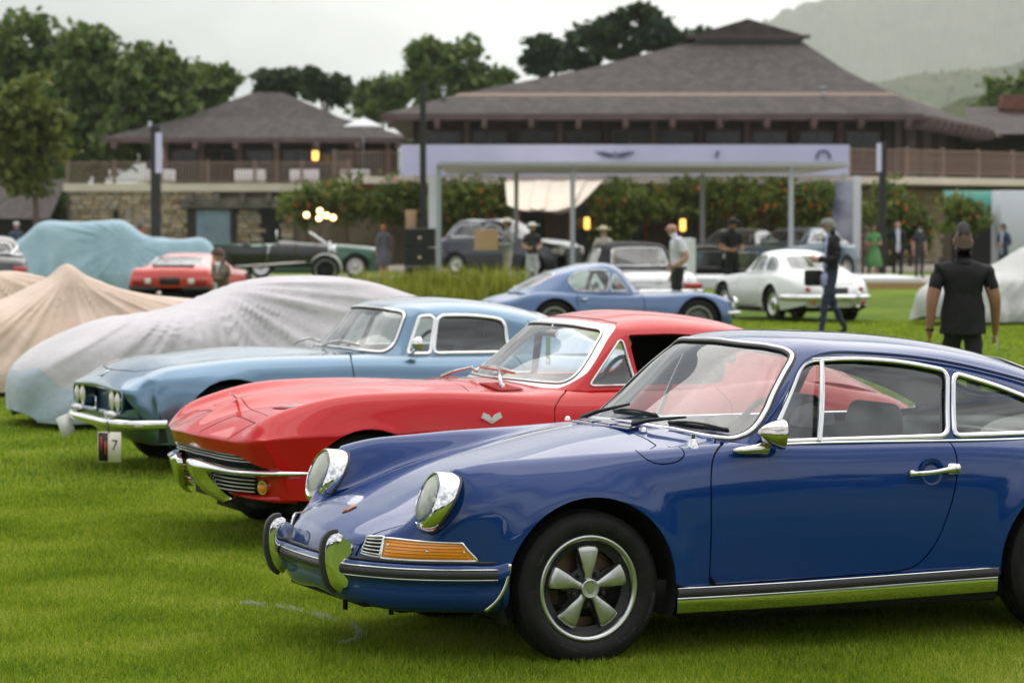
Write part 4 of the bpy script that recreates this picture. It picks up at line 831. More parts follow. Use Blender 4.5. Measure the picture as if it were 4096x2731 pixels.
    for i, z in enumerate((.305, .325, .345, .365, .385, .46, .475, .49)): P = curve([(-.655+.0*i, 0, z), (-.642, .3, z), (-.585, .58, z-.004), (-.525, .66, z-.006)], 6); obj2('grille_bar', (sweep(P, FLAT(.0035, .006), A_(-1, .2, 0))), ALU, car)
    vg = [[(-.56, .0, .29), (-.555, .3, .288), (-.535, .5, .285), (-.50, .68, .282), (-.44, .79, .282), (-.36, .842, .283)], [(-.575, 0, .275), (-.572, .3, .272), (-.55, .5, .268), (-.51, .69, .265), (-.44, .795, .262), (-.355, .845, .262)], [(-.54, 0, .255), (-.53, .3, .253), (-.52, .5, .25), (-.48, .67, .248), (-.42, .77, .246), (-.35, .82, .246)]]
    R, N = loft(vg, 4, 4); obj2('lower_valance', (gmesh(R, N)[:2]), RED, car)
    vg = [[(-.53, .64, .40), (-.49, .72, .405), (-.43, .83, .41), (-.27, .892, .412)], [(-.51, .66, .36), (-.475, .735, .36), (-.42, .842, .36), (-.275, .894, .36)], [(-.50, .67, .32), (-.465, .745, .315), (-.41, .845, .312), (-.285, .888, .31)], [(-.495, .685, .275), (-.455, .755, .27), (-.40, .845, .268), (-.295, .880, .262)]]
    R, N = loft(vg, 4, 4, sym=False); obj2('wing_valance', (gmesh(R, N)[:2]), RED, car)
    tl = mv(lathe([(0, -.05), (.018, -.048), (.028, -.034), (.030, -.02)], 24, 'x'), 0, 0, 0); tb = lathe([(.029, -.03), (.036, -.03), (.040, -.01), (.040, .03)], 24, 'x')
    for s in (-1, 1): q = obj('turn_signal', xf(tl, tr(-.475, s*.695, .325) @ rotm('Z', -s*.45)), AMBER, car); obj('bezel', xf(tb, tr(-.475, s*.695, .325) @ rotm('Z', -s*.45)), CHROME, q, sharp=45)
    top = [(-.304, .884, .417), (-.424, .862, .42), (-.545, .765, .424), (-.648, .455, .430), (-.712, .20, .444), (-.738, .11, .433), (-.732, .09, .39), (-.712, .15, .33), (-.675, .24, .268), (-.60, .36, .215)]
    bot = [(-.304, .884, .395), (-.424, .859, .392), (-.543, .76, .388), (-.648, .455, .382), (-.69, .34, .383), (-.686, .335, .37), (-.672, .345, .345), (-.65, .37, .315), (-.62, .40, .28), (-.575, .43, .245)]
    mid = [(a[0]*.5+b[0]*.5-.022*(i > 1)-.004, a[1]*.5+b[1]*.5+.012*(i < 4), a[2]*.5+b[2]*.5) for i, (a, b) in enumerate(zip(top, bot))]
    bt = [tuple(A_(*p)+A_(.03, -.01, 0)) for p in top]; bb = [tuple(A_(*p)+A_(.03, -.01, 0)) for p in bot]
    R, N = loft([[bt[i], top[i], mid[i], bot[i], bb[i]] for i in range(10)], 6, 4, sv=(1, 3), sym=False); v = gmesh(R, N)[:2]
    for s in (1, -1): obj('bumper_half', v if s > 0 else mirror(v), CHROME, car, sharp=70)
    obj('crossmember', merge(box(-.50, -.30, -.55, .55, .20, .26), box(-.45, -.1, -.3, .3, .15, .3)), DARK, car)
    # cowl vents, wipers, mirror
    P, Nn = drape(S, [(.875, .27), (.875, .60), (1.0, .64), (.985, .32)], None, .003); obj2('cowl_vent', ((P, [(0, 1, 2, 3)])), MATS['vent_red'], car, smooth=False)
    for t in np.linspace(.05, .95, 12): q = P[0]*(1-t)+P[1]*t, P[3]*(1-t)+P[2]*t; obj2('vent_louvre', (sweep(np.array(q)+A_(0, 0, .002), FLAT(.006, .003), A_(0, 0, 1))), RED, car)
    wiper(car, (.93, -.50, .805), (1.03, -.22, .90), (1.05, -.38, .875), (.985, -.02, .895), (-.6, 0, .8), CHROME_D); wiper(car, (.88, .28, .822), (.97, .02, .88), (1.0, .16, .875), (.93, -.12, .875), (-.6, 0, .8), CHROME_D)
    obj('rear_view_mirror', merge(box(1.40, 1.43, -.10, .10, 1.06, 1.10, .01), cyl((1.42, 0, 1.09), (1.44, 0, 1.13), .006, 6)), CHROME_D, car)
    tg = obj('hanging_tag', box(1.405, 1.408, -.03, .03, .90, 1.055), mat('green_tag', (.10, .42, .16), .6), car); obj('tag_code', box(1.4035, 1.4055, -.022, .022, .905, .935), WHITEP, tg)
    m_ = obj('door_mirror', merge(mv(lathe([(0, -.05), (.03, -.035), (.045, 0), (.046, .012)], 24, 'x'), 1.62, -.80, .85), cyl((1.60, -.79, .78), (1.61, -.795, .83), .012, 8)), CHROME, car); obj('roof_seam', sweep(*(lambda q: (q[0], FLAT(.003, .001), q[1]))(drape(o['roof'], [(1.58, .42), (1.66, .43), (1.8, .455), (2.05, .46)], 12, .001))), DARK, car)
    obj2('roof_seam', (sweep(*(lambda q: (q[0], FLAT(.003, .001), q[1]))(drape(o['roof'], [(1.555, 0), (1.56, .2), (1.58, .42), (1.61, .50)], 14, .001)))), DARK, car)
    obj('dash_card', box(1.14, 1.22, -.12, .05, .842, .843), mat('yellow_card', (.75, .55, .05), .6), car); obj('window_sticker', xf(box(-.001, .001, -.04, .04, -.035, .035), tr(2.50, -.28, 1.02) @ rotm('Y', 1.2)), WHITEP, car)
    obj2('rear_bumper', (sweep(curve([(3.50, .15, .45), (3.48, .4, .45), (3.40, .65, .45), (3.2, .79, .45)], 5), FLAT(.03, .02), A_(1, .3, 0))), CHROME, car)
    return car
build_c2()

# ---------------------------------------------------------------- light metallic blue coupe with twin headlamps
SKYB = paint('light_metallic_blue', (.115, .205, .300), .75, .30, .3)
def build_iso():
    lo = [(.862, .50), (.85, .36), (.83, .20)]
    G = [
     [(-.600, 0, .565), (-.603, .2, .565), (-.605, .40, .562), (-.600, .54, .557), (-.59, .60, .548), (-.575, .64, .53), (-.555, .672, .50), (-.53, .70, .46), (-.49, .73, .40), (-.44, .76, .33), (-.40, .78, .26)],
     [(-.612, 0, .585), (-.613, .2, .584), (-.612, .40, .580), (-.603, .55, .574), (-.59, .62, .566), (-.565, .668, .548), (-.53, .70, .515), (-.495, .735, .46), (-.45, .77, .39), (-.41, .79, .31), (-.38, .80, .24)],
     [(-.57, 0, .640), (-.565, .2, .636), (-.555, .40, .626), (-.535, .57, .612), (-.515, .65, .600), (-.49, .705, .577), (-.455, .745, .54), (-.42, .785, .48), (-.38, .81, .40), (-.35, .82, .31), (-.33, .82, .23)],
     st(-.40, (0, .728), (.22, .722), (.42, .705), (.58, .688), (.67, .672), (.735, .645), (.785, .59), (.815, .51), (.83, .42), (.832, .32), (.825, .22)), st(-.12, (0, .785), (.24, .778), (.44, .758), (.60, .748), (.69, .738), (.755, .71), (.81, .65), (.845, .56), (.852, .45), (.847, .34), (.832, .21)),
     st(.25, (0, .818), (.24, .808), (.44, .782), (.60, .780), (.70, .776), (.77, .748), (.825, .685), (.858, .59), *lo), st(.65, (0, .826), (.24, .816), (.44, .790), (.62, .788), (.71, .785), (.78, .757), (.833, .69), (.864, .60), *lo),
     st(1.05, (0, .81), (.24, .805), (.44, .795), (.62, .789), (.72, .785), (.79, .755), (.838, .69), (.867, .60), *lo), st(1.5, (0, .80), (.24, .80), (.44, .79), (.62, .785), (.73, .780), (.795, .745), (.84, .685), (.867, .60), *lo),
     st(2.0, (0, .80), (.24, .80), (.44, .79), (.62, .785), (.73, .776), (.793, .74), (.838, .68), (.866, .60), *lo), st(2.5, (0, .81), (.24, .80), (.44, .79), (.62, .78), (.72, .772), (.785, .735), (.832, .675), (.862, .59), *lo),
     st(3.0, (0, .80), (.24, .79), (.44, .775), (.60, .76), (.69, .745), (.755, .71), (.805, .65), (.835, .57), (.84, .48), (.83, .36), (.81, .24)), st(3.5, (0, .72), (.24, .715), (.42, .70), (.56, .685), (.64, .67), (.70, .64), (.75, .59), (.775, .53), (.78, .46), (.77, .38), (.75, .30)),
     st(3.7, (0, .60), (.22, .60), (.40, .59), (.52, .58), (.60, .57), (.65, .55), (.69, .52), (.71, .48), (.715, .44), (.71, .38), (.70, .32))]
    T = [[(1.07, 0, .805), (1.10, .33, .80), (1.19, .56, .79), (1.31, .69, .782), (1.35, .725, .778), (1.38, .735, .776), (1.41, .74, .774)],
     [(1.27, 0, .965), (1.285, .31, .96), (1.345, .51, .95), (1.43, .62, .938), (1.46, .652, .925), (1.47, .69, .86), (1.48, .742, .774)],
     [(1.44, 0, 1.118), (1.45, .29, 1.113), (1.485, .45, 1.103), (1.54, .55, 1.088), (1.575, .592, 1.072), (1.58, .655, .94), (1.58, .742, .774)],
     st(1.65, (0, 1.158), (.29, 1.150), (.45, 1.132), (.545, 1.108), (.596, 1.075), (.66, .94), (.742, .774)), st(2.0, (0, 1.160), (.29, 1.152), (.45, 1.132), (.545, 1.106), (.597, 1.068), (.662, .93), (.742, .77)),
     st(2.35, (0, 1.118), (.28, 1.11), (.44, 1.088), (.535, 1.06), (.59, 1.02), (.655, .90), (.738, .768)), st(2.7, (0, 1.02), (.27, 1.012), (.42, .99), (.52, .963), (.57, .93), (.635, .855), (.72, .77)), st(3.0, (0, .88), (.25, .872), (.40, .855), (.48, .838), (.54, .825), (.60, .80), (.67, .76))]
    D = dict(paint=SKYB, G=G, T=T, res=(5, 4), resT=(6, 5), arches=[(.13, .29, .358), (2.66, .29, .355)], flare=.006, flw=.02, hw=.86, track=.715, hub=.285, cab=[(1.16, -.1), (1.24, .5), (1.44, .69), (2.4, .69), (2.8, .5), (2.9, -.1)], zcab=.72,
      hood=[(-.50, -.3), (-.49, .1), (-.44, .40), (-.36, .58), (.3, .60), (.95, .61), (1.0, .4), (.98, -.3)], hz=.55, door=[(.99, .26), (.99, .80), (1.4, .83), (2.2, .80), (2.27, .70), (2.2, .40), (2.1, .26)], gap=.004,
      ws=rpoly([(-.3, .828), (.3, .822), (.55, .806), (.655, .80), (.655, .84), (.60, .945), (.535, 1.075), (.3, 1.098), (-.3, 1.104)], [.01, .1, .1, .04, .05, .2, .04, .2, .01], 6), wsx=1.60, rw=rpoly([(-.2, 1.06), (.34, 1.04), (.42, .93), (-.2, .93)], .06), rwx=2.3, trimw=.011,
      side=[([(1.43, .79), (1.565, 1.045), (1.685, 1.05), (1.60, .79)], [.015, .02, .01, .01], True, True), ([(1.625, .79), (1.70, 1.05), (1.95, 1.05), (2.17, 1.022), (2.21, 1.0), (2.20, .79)], [.01, .02, .1, .02, .02, .02], True, True)],
      wheel=lambda car, loc, s: plain_wheel(car, .31, .17, .19, loc, s), lining=CLOTHGREY)
    o = coupe('sports_coupe', 'light metallic blue coupe with four headlamps and a hanging number card, beside covered car', 'cars parked in the front row', (-2.33, 20.9), radians(22.9), D); car = o['car']
    simple_interior(car, 1.46, 2.3, .66, .775, mat('grey_hide', (.085, .08, .075), .5))
    # recessed front with lamps and grille
    fo = rpoly([(-.645, .535), (-.60, .572), (.60, .572), (.645, .535), (.63, .44), (.58, .415), (-.58, .415), (-.63, .44)], .03, 3); n = len(fo)
    obj('grille_recess', (np.array([(-.598+.02*(abs(y) > .55), y, z) for y, z in fo]+[(-.50, y*.93, .49+(z-.49)*.85) for y, z in fo]), [(i, (i+1) % n, n+(i+1) % n, n+i) for i in range(n)]+[tuple(range(n, 2*n))]), mat('grille_blue', (.03, .10, .20), .35, .5, .5), car, sharp=40)
    obj('grille_surround', sweep(np.array([(-.606+.02*(abs(y) > .55), y, z) for y, z in fo]), FLAT(.006, .008), A_(-1, 0, 0), True), SKYB, car)
    lowf = [[(-.595, 0, .42), (-.594, .3, .42), (-.585, .55, .425), (-.56, .645, .44), (-.52, .71, .45)], [(-.60, 0, .385), (-.598, .3, .385), (-.585, .56, .388), (-.55, .66, .395), (-.50, .73, .40)], [(-.56, 0, .34), (-.555, .3, .34), (-.54, .56, .34), (-.51, .67, .345), (-.46, .75, .35)], [(-.49, 0, .26), (-.485, .3, .26), (-.47, .55, .26), (-.44, .68, .265), (-.40, .77, .27)], [(-.40, 0, .20), (-.40, .3, .20), (-.39, .55, .2), (-.37, .68, .2), (-.34, .77, .21)]]
    R, N = loft(lowf, 3, 4); obj2('lower_front', (gmesh(R, N)[:2]), SKYB, car)
    for y, rr in ((.385, .068), (.535, .062)):
        for s in (-1, 1):
            h = obj('headlamp', mv(lathe([(rr-.006, -.03), (rr+.004, -.03), (rr+.006, 0), (rr+.006, .04)], 28, 'x'), -.565, s*y, .494), CHROME, car, sharp=40); obj('lens', mv(lathe([(0, -.045), (rr*.6, -.040), (rr, -.024)], 28, 'x'), -.565, s*y, .494), mat('warm_lens', (.72, .70, .60), .15, 0, 1, bump=(40, .3)) if 'warm_lens' not in MATS else MATS['warm_lens'], h)
    obj('centre_badge', merge(box(-.615, -.60, -.03, .03, .40, .43, .004), cyl((-.60, 0, .42), (-.60, 0, .50), .006, 6)), CHROME, car); obj('bonnet_badge', xf(box(-.04, .04, -.02, .02, 0, .006, .002), tr(-.535, 0, .662) @ rotm('Y', -.5)), ALU, car)
    bp = curve([(-.655, 0, .345), (-.655, .3, .345), (-.63, .55, .345), (-.57, .70, .345), (-.47, .80, .347), (-.34, .86, .35)], 6); bm_ = both(sweep(bp, [(-.032, -.01), (-.03, .01), (-.012, .024), (.012, .026), (.03, .014), (.032, -.01)], np.gradient(bp, axis=0)[:, [1, 0, 2]]*A_(-1, 1, 0))); obj('front_bumper', bm_, CHROME, car, sharp=60)
    for s in (-1, 1): obj('overrider', xf(merge(box(-.05, .05, -.07, .07, -.02, .03, .014), box(-.03, .04, -.09, -.05, -.016, .02, .01)), tr(-.60, s*.44, .395)), ALU, car)
    # number card and paper tag hanging from the bumper
    pc = obj('number_card', box(-.672, -.668, -.085, .085, -.20, .0), mat('card_cream', (.78, .74, .64), .6), car, loc=(-.30, -.06-.33, .315), rot=(0, 0, radians(48)))
    V, F = text_mesh('7', .10, .0005); obj('numeral', (np.stack([-.6735-V[:, 2], -V[:, 0]+.040*-1, V[:, 1]-.09], 1), F), BLACK, pc, smooth=False)
    obj('card_picture', box(-.6735, -.6715, .010, .080, -.195, -.005), BLACK, pc); obj('picture_figure', merge(box(-.675, -.673, .02, .034, -.15, -.06), box(-.675, -.673, .052, .066, -.12, -.03)), mat('card_red', (.5, .05, .04), .5), pc); obj('tie', cyl((-.67, 0, -.01), (-.66, .02, .07), .006, 5), BLACK, pc)
    obj('paper_tag', box(-.002, .002, -.055, .055, -.15, 0), WHITEP, car, loc=(-.685, .60, .335), rot=(radians(-24), radians(8), radians(50)))
    m_ = obj('door_mirror', merge(mv(lathe([(0, -.055), (.03, -.045), (.05, -.01), (.052, .012)], 24, 'x'), 1.48, -.81, .86), cyl((1.44, -.78, .785), (1.47, -.80, .84), .012, 8)), CHROME, car)
    wiper(car, (1.03, -.10, .818), (1.10, -.32, .86), (1.10, -.18, .86), (1.16, -.50, .84), (-.6, 0, .8), CHROME_D); wiper(car, (.99, .42, .815), (1.06, .2, .86), (1.07, .32, .86), (1.05, .02, .85), (-.6, 0, .8), CHROME_D)
    for i in range(6): obj2('pillar_louvre', (sweep(np.array([(2.40+i*.028, .585-.004*i, 1.0-i*.012), (2.44+i*.028, .63-.004*i, .90-i*.012)])+A_(0, .008, 0), FLAT(.006, .004), A_(0, .9, .4))), DARK, car)
    obj('dash_card', box(1.24, 1.30, -.10, .02, .805, .806), MATS['yellow_card'], car); obj('windscreen_permit', box(1.13, 1.18, .2, .36, .82, .823), MATS['green_card'], car); obj('rear_view_mirror', merge(box(1.41, 1.43, -.09, .09, 1.04, 1.07, .01), cyl((1.42, 0, 1.07), (1.44, 0, 1.11), .006, 6)), SATIN, car)
    return car
build_iso()
# ---------------------------------------------------------------- placing helper: a point at depth Y seen at column/row of the 2352-wide study grid
def AT(q, r, Y): return A_((q-1176)/6860*Y, Y, CAM_H-(r-512.2)/6860*Y)
def GX(q, Y): return (q-1176)/6860*Y
def GZ(r, Y): return CAM_H-(r-512.2)/6860*Y
def fastmesh(name, V, k, m, parent=None, smooth=False):
    """V (n*k,3): n separate k-gons"""
    V = np.ascontiguousarray(V, dtype=np.float32).reshape(-1, 3); n = len(V)//k; me = bpy.data.meshes.new(name)
    me.vertices.add(len(V)); me.vertices.foreach_set('co', V.ravel()); me.loops.add(n*k); me.loops.foreach_set('vertex_index', np.arange(n*k, dtype=np.int32)); me.polygons.add(n); me.polygons.foreach_set('loop_start', np.arange(0, n*k, k, dtype=np.int32))
    me.update(calc_edges=True); me.materials.append(m); o = bpy.data.objects.new(name, me); COL.objects.link(o)
    if parent is not None: o.parent = parent
    return o

# ---------------------------------------------------------------- lawn
def leafmat(name, cols, rough=.6, transl=.35, scale=.0, straw=None):
    """foliage: random colour per leaf between the given colours"""
    m = bpy.data.materials.new(name); m.use_nodes = True; t = m.node_tree; b = t.nodes['Principled BSDF']; MATS[name] = m
    g = t.nodes.new('ShaderNodeNewGeometry'); r = t.nodes.new('ShaderNodeValToRGB'); e = r.color_ramp.elements
    ps = np.linspace(0, 1, len(cols)); e[0].position = 0; e[0].color = (*cols[0], 1); e[1].position = 1; e[1].color = (*cols[-1], 1)
    for p, c in list(zip(ps, cols))[1:-1]: q = e.new(p); q.color = (*c, 1)
    if scale:
        n = t.nodes.new('ShaderNodeTexNoise'); n.inputs['Scale'].default_value = scale; n.inputs['Detail'].default_value = 4; tcn = t.nodes.new('ShaderNodeTexCoord'); t.links.new(tcn.outputs['Object'], n.inputs[0])
        ma = t.nodes.new('ShaderNodeMath'); ma.operation = 'MULTIPLY_ADD'; ma.inputs[1].default_value = .9; ma.inputs[2].default_value = -.22; t.links.new(n.outputs[0], ma.inputs[0]); ad = t.nodes.new('ShaderNodeMath'); ad.operation = 'MULTIPLY_ADD'; ad.inputs[1].default_value = .62; t.links.new(g.outputs['Random Per Island'], ad.inputs[0]); t.links.new(ma.outputs[0], ad.inputs[2]); t.links.new(ad.outputs[0], r.inputs[0])
    else: t.links.new(g.outputs['Random Per Island'], r.inputs[0])
    b.inputs['Roughness'].default_value = rough; b.inputs['Specular IOR Level'].default_value = .25; t.links.new(r.outputs[0], b.inputs['Base Color'])
    tl = t.nodes.new('ShaderNodeBsdfTranslucent'); t.links.new(r.outputs[0], tl.inputs[0]); mx = t.nodes.new('ShaderNodeMixShader'); mx.inputs[0].default_value = transl; t.links.new(b.outputs[0], mx.inputs[1]); t.links.new(tl.outputs[0], mx.inputs[2]); t.links.new(mx.outputs[0], t.nodes['Material Output'].inputs[0])
    return m
def lawnmat():
    m, t, b = nm('lawn_turf'); tcn = t.nodes.new('ShaderNodeTexCoord')
    def nz(s, d=5, st=None):
        n = t.nodes.new('ShaderNodeTexNoise'); n.inputs['Scale'].default_value = s; n.inputs['Detail'].default_value = d
        if st:
            mp = t.nodes.new('ShaderNodeMapping'); mp.inputs['Scale'].default_value = st; t.links.new(tcn.outputs['Object'], mp.inputs[0]); t.links.new(mp.outputs[0], n.inputs[0])
        else: t.links.new(tcn.outputs['Object'], n.inputs[0])
        return n
    a, c = nz(.35, 3, (1, .5, 1)), nz(38, 6, (1, .35, 1)); r1 = t.nodes.new('ShaderNodeValToRGB'); r1.color_ramp.elements[0].position = .32; r1.color_ramp.elements[0].color = (.072, .135, .008, 1); r1.color_ramp.elements[1].position = .68; r1.color_ramp.elements[1].color = (.170, .245, .014, 1)
    r2 = t.nodes.new('ShaderNodeValToRGB'); r2.color_ramp.elements[0].position = .3; r2.color_ramp.elements[0].color = (.45, .5, .4, 1); r2.color_ramp.elements[1].position = .7; r2.color_ramp.elements[1].color = (1.25, 1.2, 1.1, 1)
    mx = t.nodes.new('ShaderNodeMix'); mx.data_type = 'RGBA'; mx.blend_type = 'MULTIPLY'; mx.inputs[0].default_value = 1; t.links.new(a.outputs[0], r1.inputs[0]); t.links.new(c.outputs[0], r2.inputs[0]); t.links.new(r1.outputs[0], mx.inputs[6]); t.links.new(r2.outputs[0], mx.inputs[7]); t.links.new(mx.outputs[2], b.inputs['Base Color'])
    bp = t.nodes.new('ShaderNodeBump'); bp.inputs['Strength'].default_value = .6; bp.inputs['Distance'].default_value = .03; t.links.new(c.outputs[0], bp.inputs['Height']); t.links.new(bp.outputs[0], b.inputs['Normal']); b.inputs['Roughness'].default_value = .9; b.inputs['Specular IOR Level'].default_value = .1
    return m
LAWN = lawnmat()
struct('lawn', (np.array([(-4200, -850, 0), (4200, -850, 0), (4200, 7400, 0), (-4200, 7400, 0)], float), [(0, 1, 2, 3)]), LAWN)
GRASSM = leafmat('grass_blades', [(.030, .075, .003), (.082, .170, .006), (.165, .275, .010), (.28, .38, .018), (.42, .48, .036), (.62, .56, .18)], .55, .4, 1.3)
def blades(n, x0, x1, y0, y1, h, w, lean=.5, curve_=None):
    x = RNG.uniform(x0, x1, n); y = RNG.uniform(y0, y1, n); k = np.abs(x) < (.1715+.03)*y+.95; x, y = x[k], y[k]; n = len(x); a = RNG.uniform(0, 2*pi, n); hh = h*RNG.uniform(.45, 1.15, n)*(.75+.5*(.5+.5*np.sin(x*2.1+1.3*y)*np.sin(y*1.7-x)))
    la = RNG.uniform(0, 2*pi, n); ln = hh*np.abs(RNG.normal(0, lean, n)); dx, dy = np.cos(a)*w/2, np.sin(a)*w/2; V = np.zeros((n, 3, 3)); V[:, 0] = np.stack([x-dx, y-dy, 0*x], 1); V[:, 1] = np.stack([x+dx, y+dy, 0*x], 1); V[:, 2] = np.stack([x+np.cos(la)*ln, y+np.sin(la)*ln, hh], 1)
    return V
gv = np.concatenate([blades(560000, -3.9, 3.9, 9.7, 14.5, .031, .0044, .7), blades(370000, -4.9, 4.9, 14.5, 19, .031, .006, .65), blades(260000, -7.5, 7.5, 19, 31, .036, .009), blades(150000, -12, 12, 31, 52, .04, .018)])
tag(fastmesh('grass', gv, 3, GRASSM), 'short mown green grass of the lawn around the front cars', 'grass', kind='stuff')
# worn chalk arc on the lawn: grass blades carrying white line paint
ch = curve([tuple(AT(q, r, 1.7*6860/(r-512.2))[:2]) for q, r in ((548, 1392), (640, 1402), (720, 1418), (790, 1440), (826, 1462), (815, 1480), (760, 1492))], 30)
cp = ch[RNG.integers(0, len(ch), 2600)]+RNG.normal(0, .010, (2600, 2)); k = RNG.random(2600) < .5+.5*np.sin(cp[:, 0]*37); cp = cp[k]; n = len(cp); V = np.zeros((n, 3, 3)); V[:, :, 0] = cp[:, :1]+RNG.normal(0, .004, (n, 3)); V[:, :, 1] = cp[:, 1:]+RNG.normal(0, .006, (n, 3)); V[:, 2, 2] = RNG.uniform(.012, .030, n)
o = fastmesh('painted_grass', V, 3, leafmat('chalked_blades', [(.30, .40, .22), (.65, .68, .60)], .8, .2)); tag(o, 'worn white chalk arc on grass in front of dark blue coupe', 'line marking', kind='stuff')
# pale drive in front of the lodge, low kerb
GRAVEL = mat('pale_drive', (.44, .41, .37), .9, bump=(20, .3), var=(2.5, .2))
struct('drive', box(-40, 40, 84, 97, -.2, .006), GRAVEL); struct('terrace', box(-60, 60, 104, 123, -.2, .02), mat('terrace_stone', (.30, .26, .22), .9, var=(1.5, .3)))

# ---------------------------------------------------------------- hills under cloud, haze
def hillmat(name, c1, c2, s): return mat(name, c1, .95, var=(s, .5, c2), spec=.1)
def ridge(name, Y, xs, zs, depth, m, seed, amp, n=520):
    r = np.random.default_rng(seed); X = np.linspace(xs[0], xs[-1], n); Z = np.interp(X, xs, zs); ph = r.uniform(0, 6, 30); L_ = xs[-1]-xs[0]; rows = []; m_ = 34
    Z = Z+sum(amp/(1+.5*k)*np.sin(X/L_*(5+6*k)+ph[k]) for k in range(14))
    for j in range(m_):
        t = j/(m_-1); gul = sum(np.sin(X/L_*(17+11*k)+ph[15+k]+t*(3-k))/(1+k) for k in range(5)); rows.append(np.stack([X, np.full(n, Y+depth*t)+depth*.06*gul+r.normal(0, depth*.012, n), Z*np.sin(t*pi/2)**.9*(1+.045*gul*(1-t)*2)+r.normal(0, amp*.16, n)*(t > .1)-2*(j == 0)], 1))
    return struct(name, (np.concatenate(rows), gridf(m_, n)), m)
H1 = hillmat('chaparral_near', (.030, .050, .014), (.085, .09, .035), .05); H2 = hillmat('chaparral_far', (.05, .06, .035), (.13, .11, .08), .012)
def pxh(Y, pts): return [GX(q, Y) for q, _ in pts], [GZ(r, Y) for _, r in pts]
xs, zs = pxh(900, [(1500, 430), (1900, 380), (2050, 330), (2150, 270), (2230, 245), (2300, 215), (2352, 190), (2500, 150), (2900, 120), (4000, 180), (5500, 260), (9000, 380)]); ridge('hills', 900, xs, zs, 120, H1, 1, 2.4, 900)
xs, zs = pxh(3000, [(1200, 400), (1800, 330), (1950, 250), (2050, 205), (2130, 185), (2220, 150), (2352, 105), (2600, 40), (3200, 0), (4200, 60), (5400, 180), (7000, 330)]); ridge('hills', 3000, xs, zs, 450, H1, 2, 13, 900)
xs, zs = pxh(6300, [(200, 430), (900, 380), (1500, 200), (1720, 130), (1850, 60), (2000, 0), (2352, -110), (2800, -140), (3600, -60), (4300, 120), (5000, 300)]); ridge('hills', 6300, xs, zs, 900, H2, 3, 36, 700)

# ---------------------------------------------------------------- trees
BARK = mat('bark', (.14, .115, .09), .95, bump=(14, .5), var=(6, .4)); BARKD = mat('pine_bark', (.07, .055, .045), .95, bump=(10, .5))
def foliage(blobs, n, size, seed, sub_=22, flat=.7, thin=0):
    """leaf cards in clumps scattered through ellipsoid blobs (cx,cy,cz,rx,ry,rz)"""
    r = np.random.default_rng(seed); vol = np.array([b[3]*b[4]*b[5] for b in blobs])**(.67); cnt = (vol/vol.sum()*n).astype(int); out = []
    for b, c in zip(blobs, cnt):
        nc = max(5, int(sub_*(b[3]*b[5])**.5)); d = r.normal(size=(nc, 3)); d /= np.linalg.norm(d, axis=1)[:, None]; rad = r.uniform(.35, 1.0, nc)**.5; C = d*rad[:, None]*A_(b[3], b[4], b[5])+A_(b[0], b[1], b[2])
        w = r.integers(0, nc, c); cs = r.uniform(.16, .34, nc)*min(b[3], b[5])
        P = C[w]+r.normal(size=(c, 3))*cs[w][:, None]*A_(1, 1, flat); out.append(P)
    P = np.concatenate(out); n = len(P); u = r.normal(size=(n, 3)); u /= np.linalg.norm(u, axis=1)[:, None]; v = np.cross(u, r.normal(size=(n, 3))); v /= np.linalg.norm(v, axis=1)[:, None]; s = size*r.uniform(.5, 1.3, n)[:, None]
    return np.stack([P-u*s, P+v*s*.55, P+u*s, P-v*s*.55], 1)
LEAF_OAK = leafmat('oak_leaves', [(.030, .055, .014), (.070, .120, .026), (.13, .19, .045), (.22, .27, .08)], .5, .35, .35); LEAF_PINE = leafmat('pine_needles', [(.018, .036, .018), (.040, .068, .030), (.080, .110, .045)], .6, .2, .3); LEAF_YEL = leafmat('yellow_leaves', [(.055, .085, .015), (.12, .155, .026), (.21, .22, .045)], .5, .35, .5)
def tree(name, label, X, Y, H, blobs, n, size, lm, seed, bark=BARK, tr_r=.28, group='trees around the lodge', lean=0, limbs=5):
    t = thing(name, label, 'tree', (X, Y, 0), 0, group); top = max(b[2]+b[5]*.3 for b in blobs); r = np.random.default_rng(seed+50); P = curve([(0, 0, -.2), (lean*.3+.1, 0, top*.35), (lean*.7-.1, .1, top*.65), (lean, 0, top*.92)], 5); parts = [tube(P, tr_r, 9, scale=np.linspace(1, .22, len(P)))]
    for b in [blobs[i % len(blobs)] for i in range(limbs*2)]:
        k = r.integers(len(P)//3, len(P)-2); e = A_(b[0], b[1], b[2])+r.normal(size=3)*A_(b[3], b[4], b[5])*.45; m_ = (P[k]+e)/2+A_(0, 0, .3); parts.append(tube(curve([P[k], m_, e], 4), tr_r*.36, 6, scale=np.linspace(1, .25, 9)))
    obj('trunk', merge(*parts), bark, t); fastmesh('crown', foliage(blobs, n, size, seed), 4, lm, t); return t
def qt(q, r, Y): p = AT(q, r, Y); return p[0], p[2]
def blobsq(X, Y, lst):
    """lst of (col,row,radius cols,radius rows,depth offset) on the study grid -> blobs relative to the foot"""
    s = Y/6860; return [((q-1176)*s-X, dy, CAM_H-(r-512.2)*s, a*s, max(a*s*.8, .8), b*s) for q, r, a, b, dy in lst]
def qtree(name, label, Y, qx, lst, n, size, lm, seed, **k): X = GX(qx, Y); return tree(name, label, X, Y, 0, blobsq(X, Y, lst), n, size, lm, seed, **k)
qtree('broadleaf_tree', 'tallest dark green tree at top corner above the stone wing', 168, 40, [(60, 110, 95, 75, 0), (0, 190, 90, 90, 0), (110, 190, 80, 80, 1), (50, 280, 110, 90, -1), (-40, 330, 80, 80, 0), (20, 420, 110, 70, 0), (110, 400, 70, 60, 0)], 9000, .34, LEAF_OAK, 1, tr_r=.5)
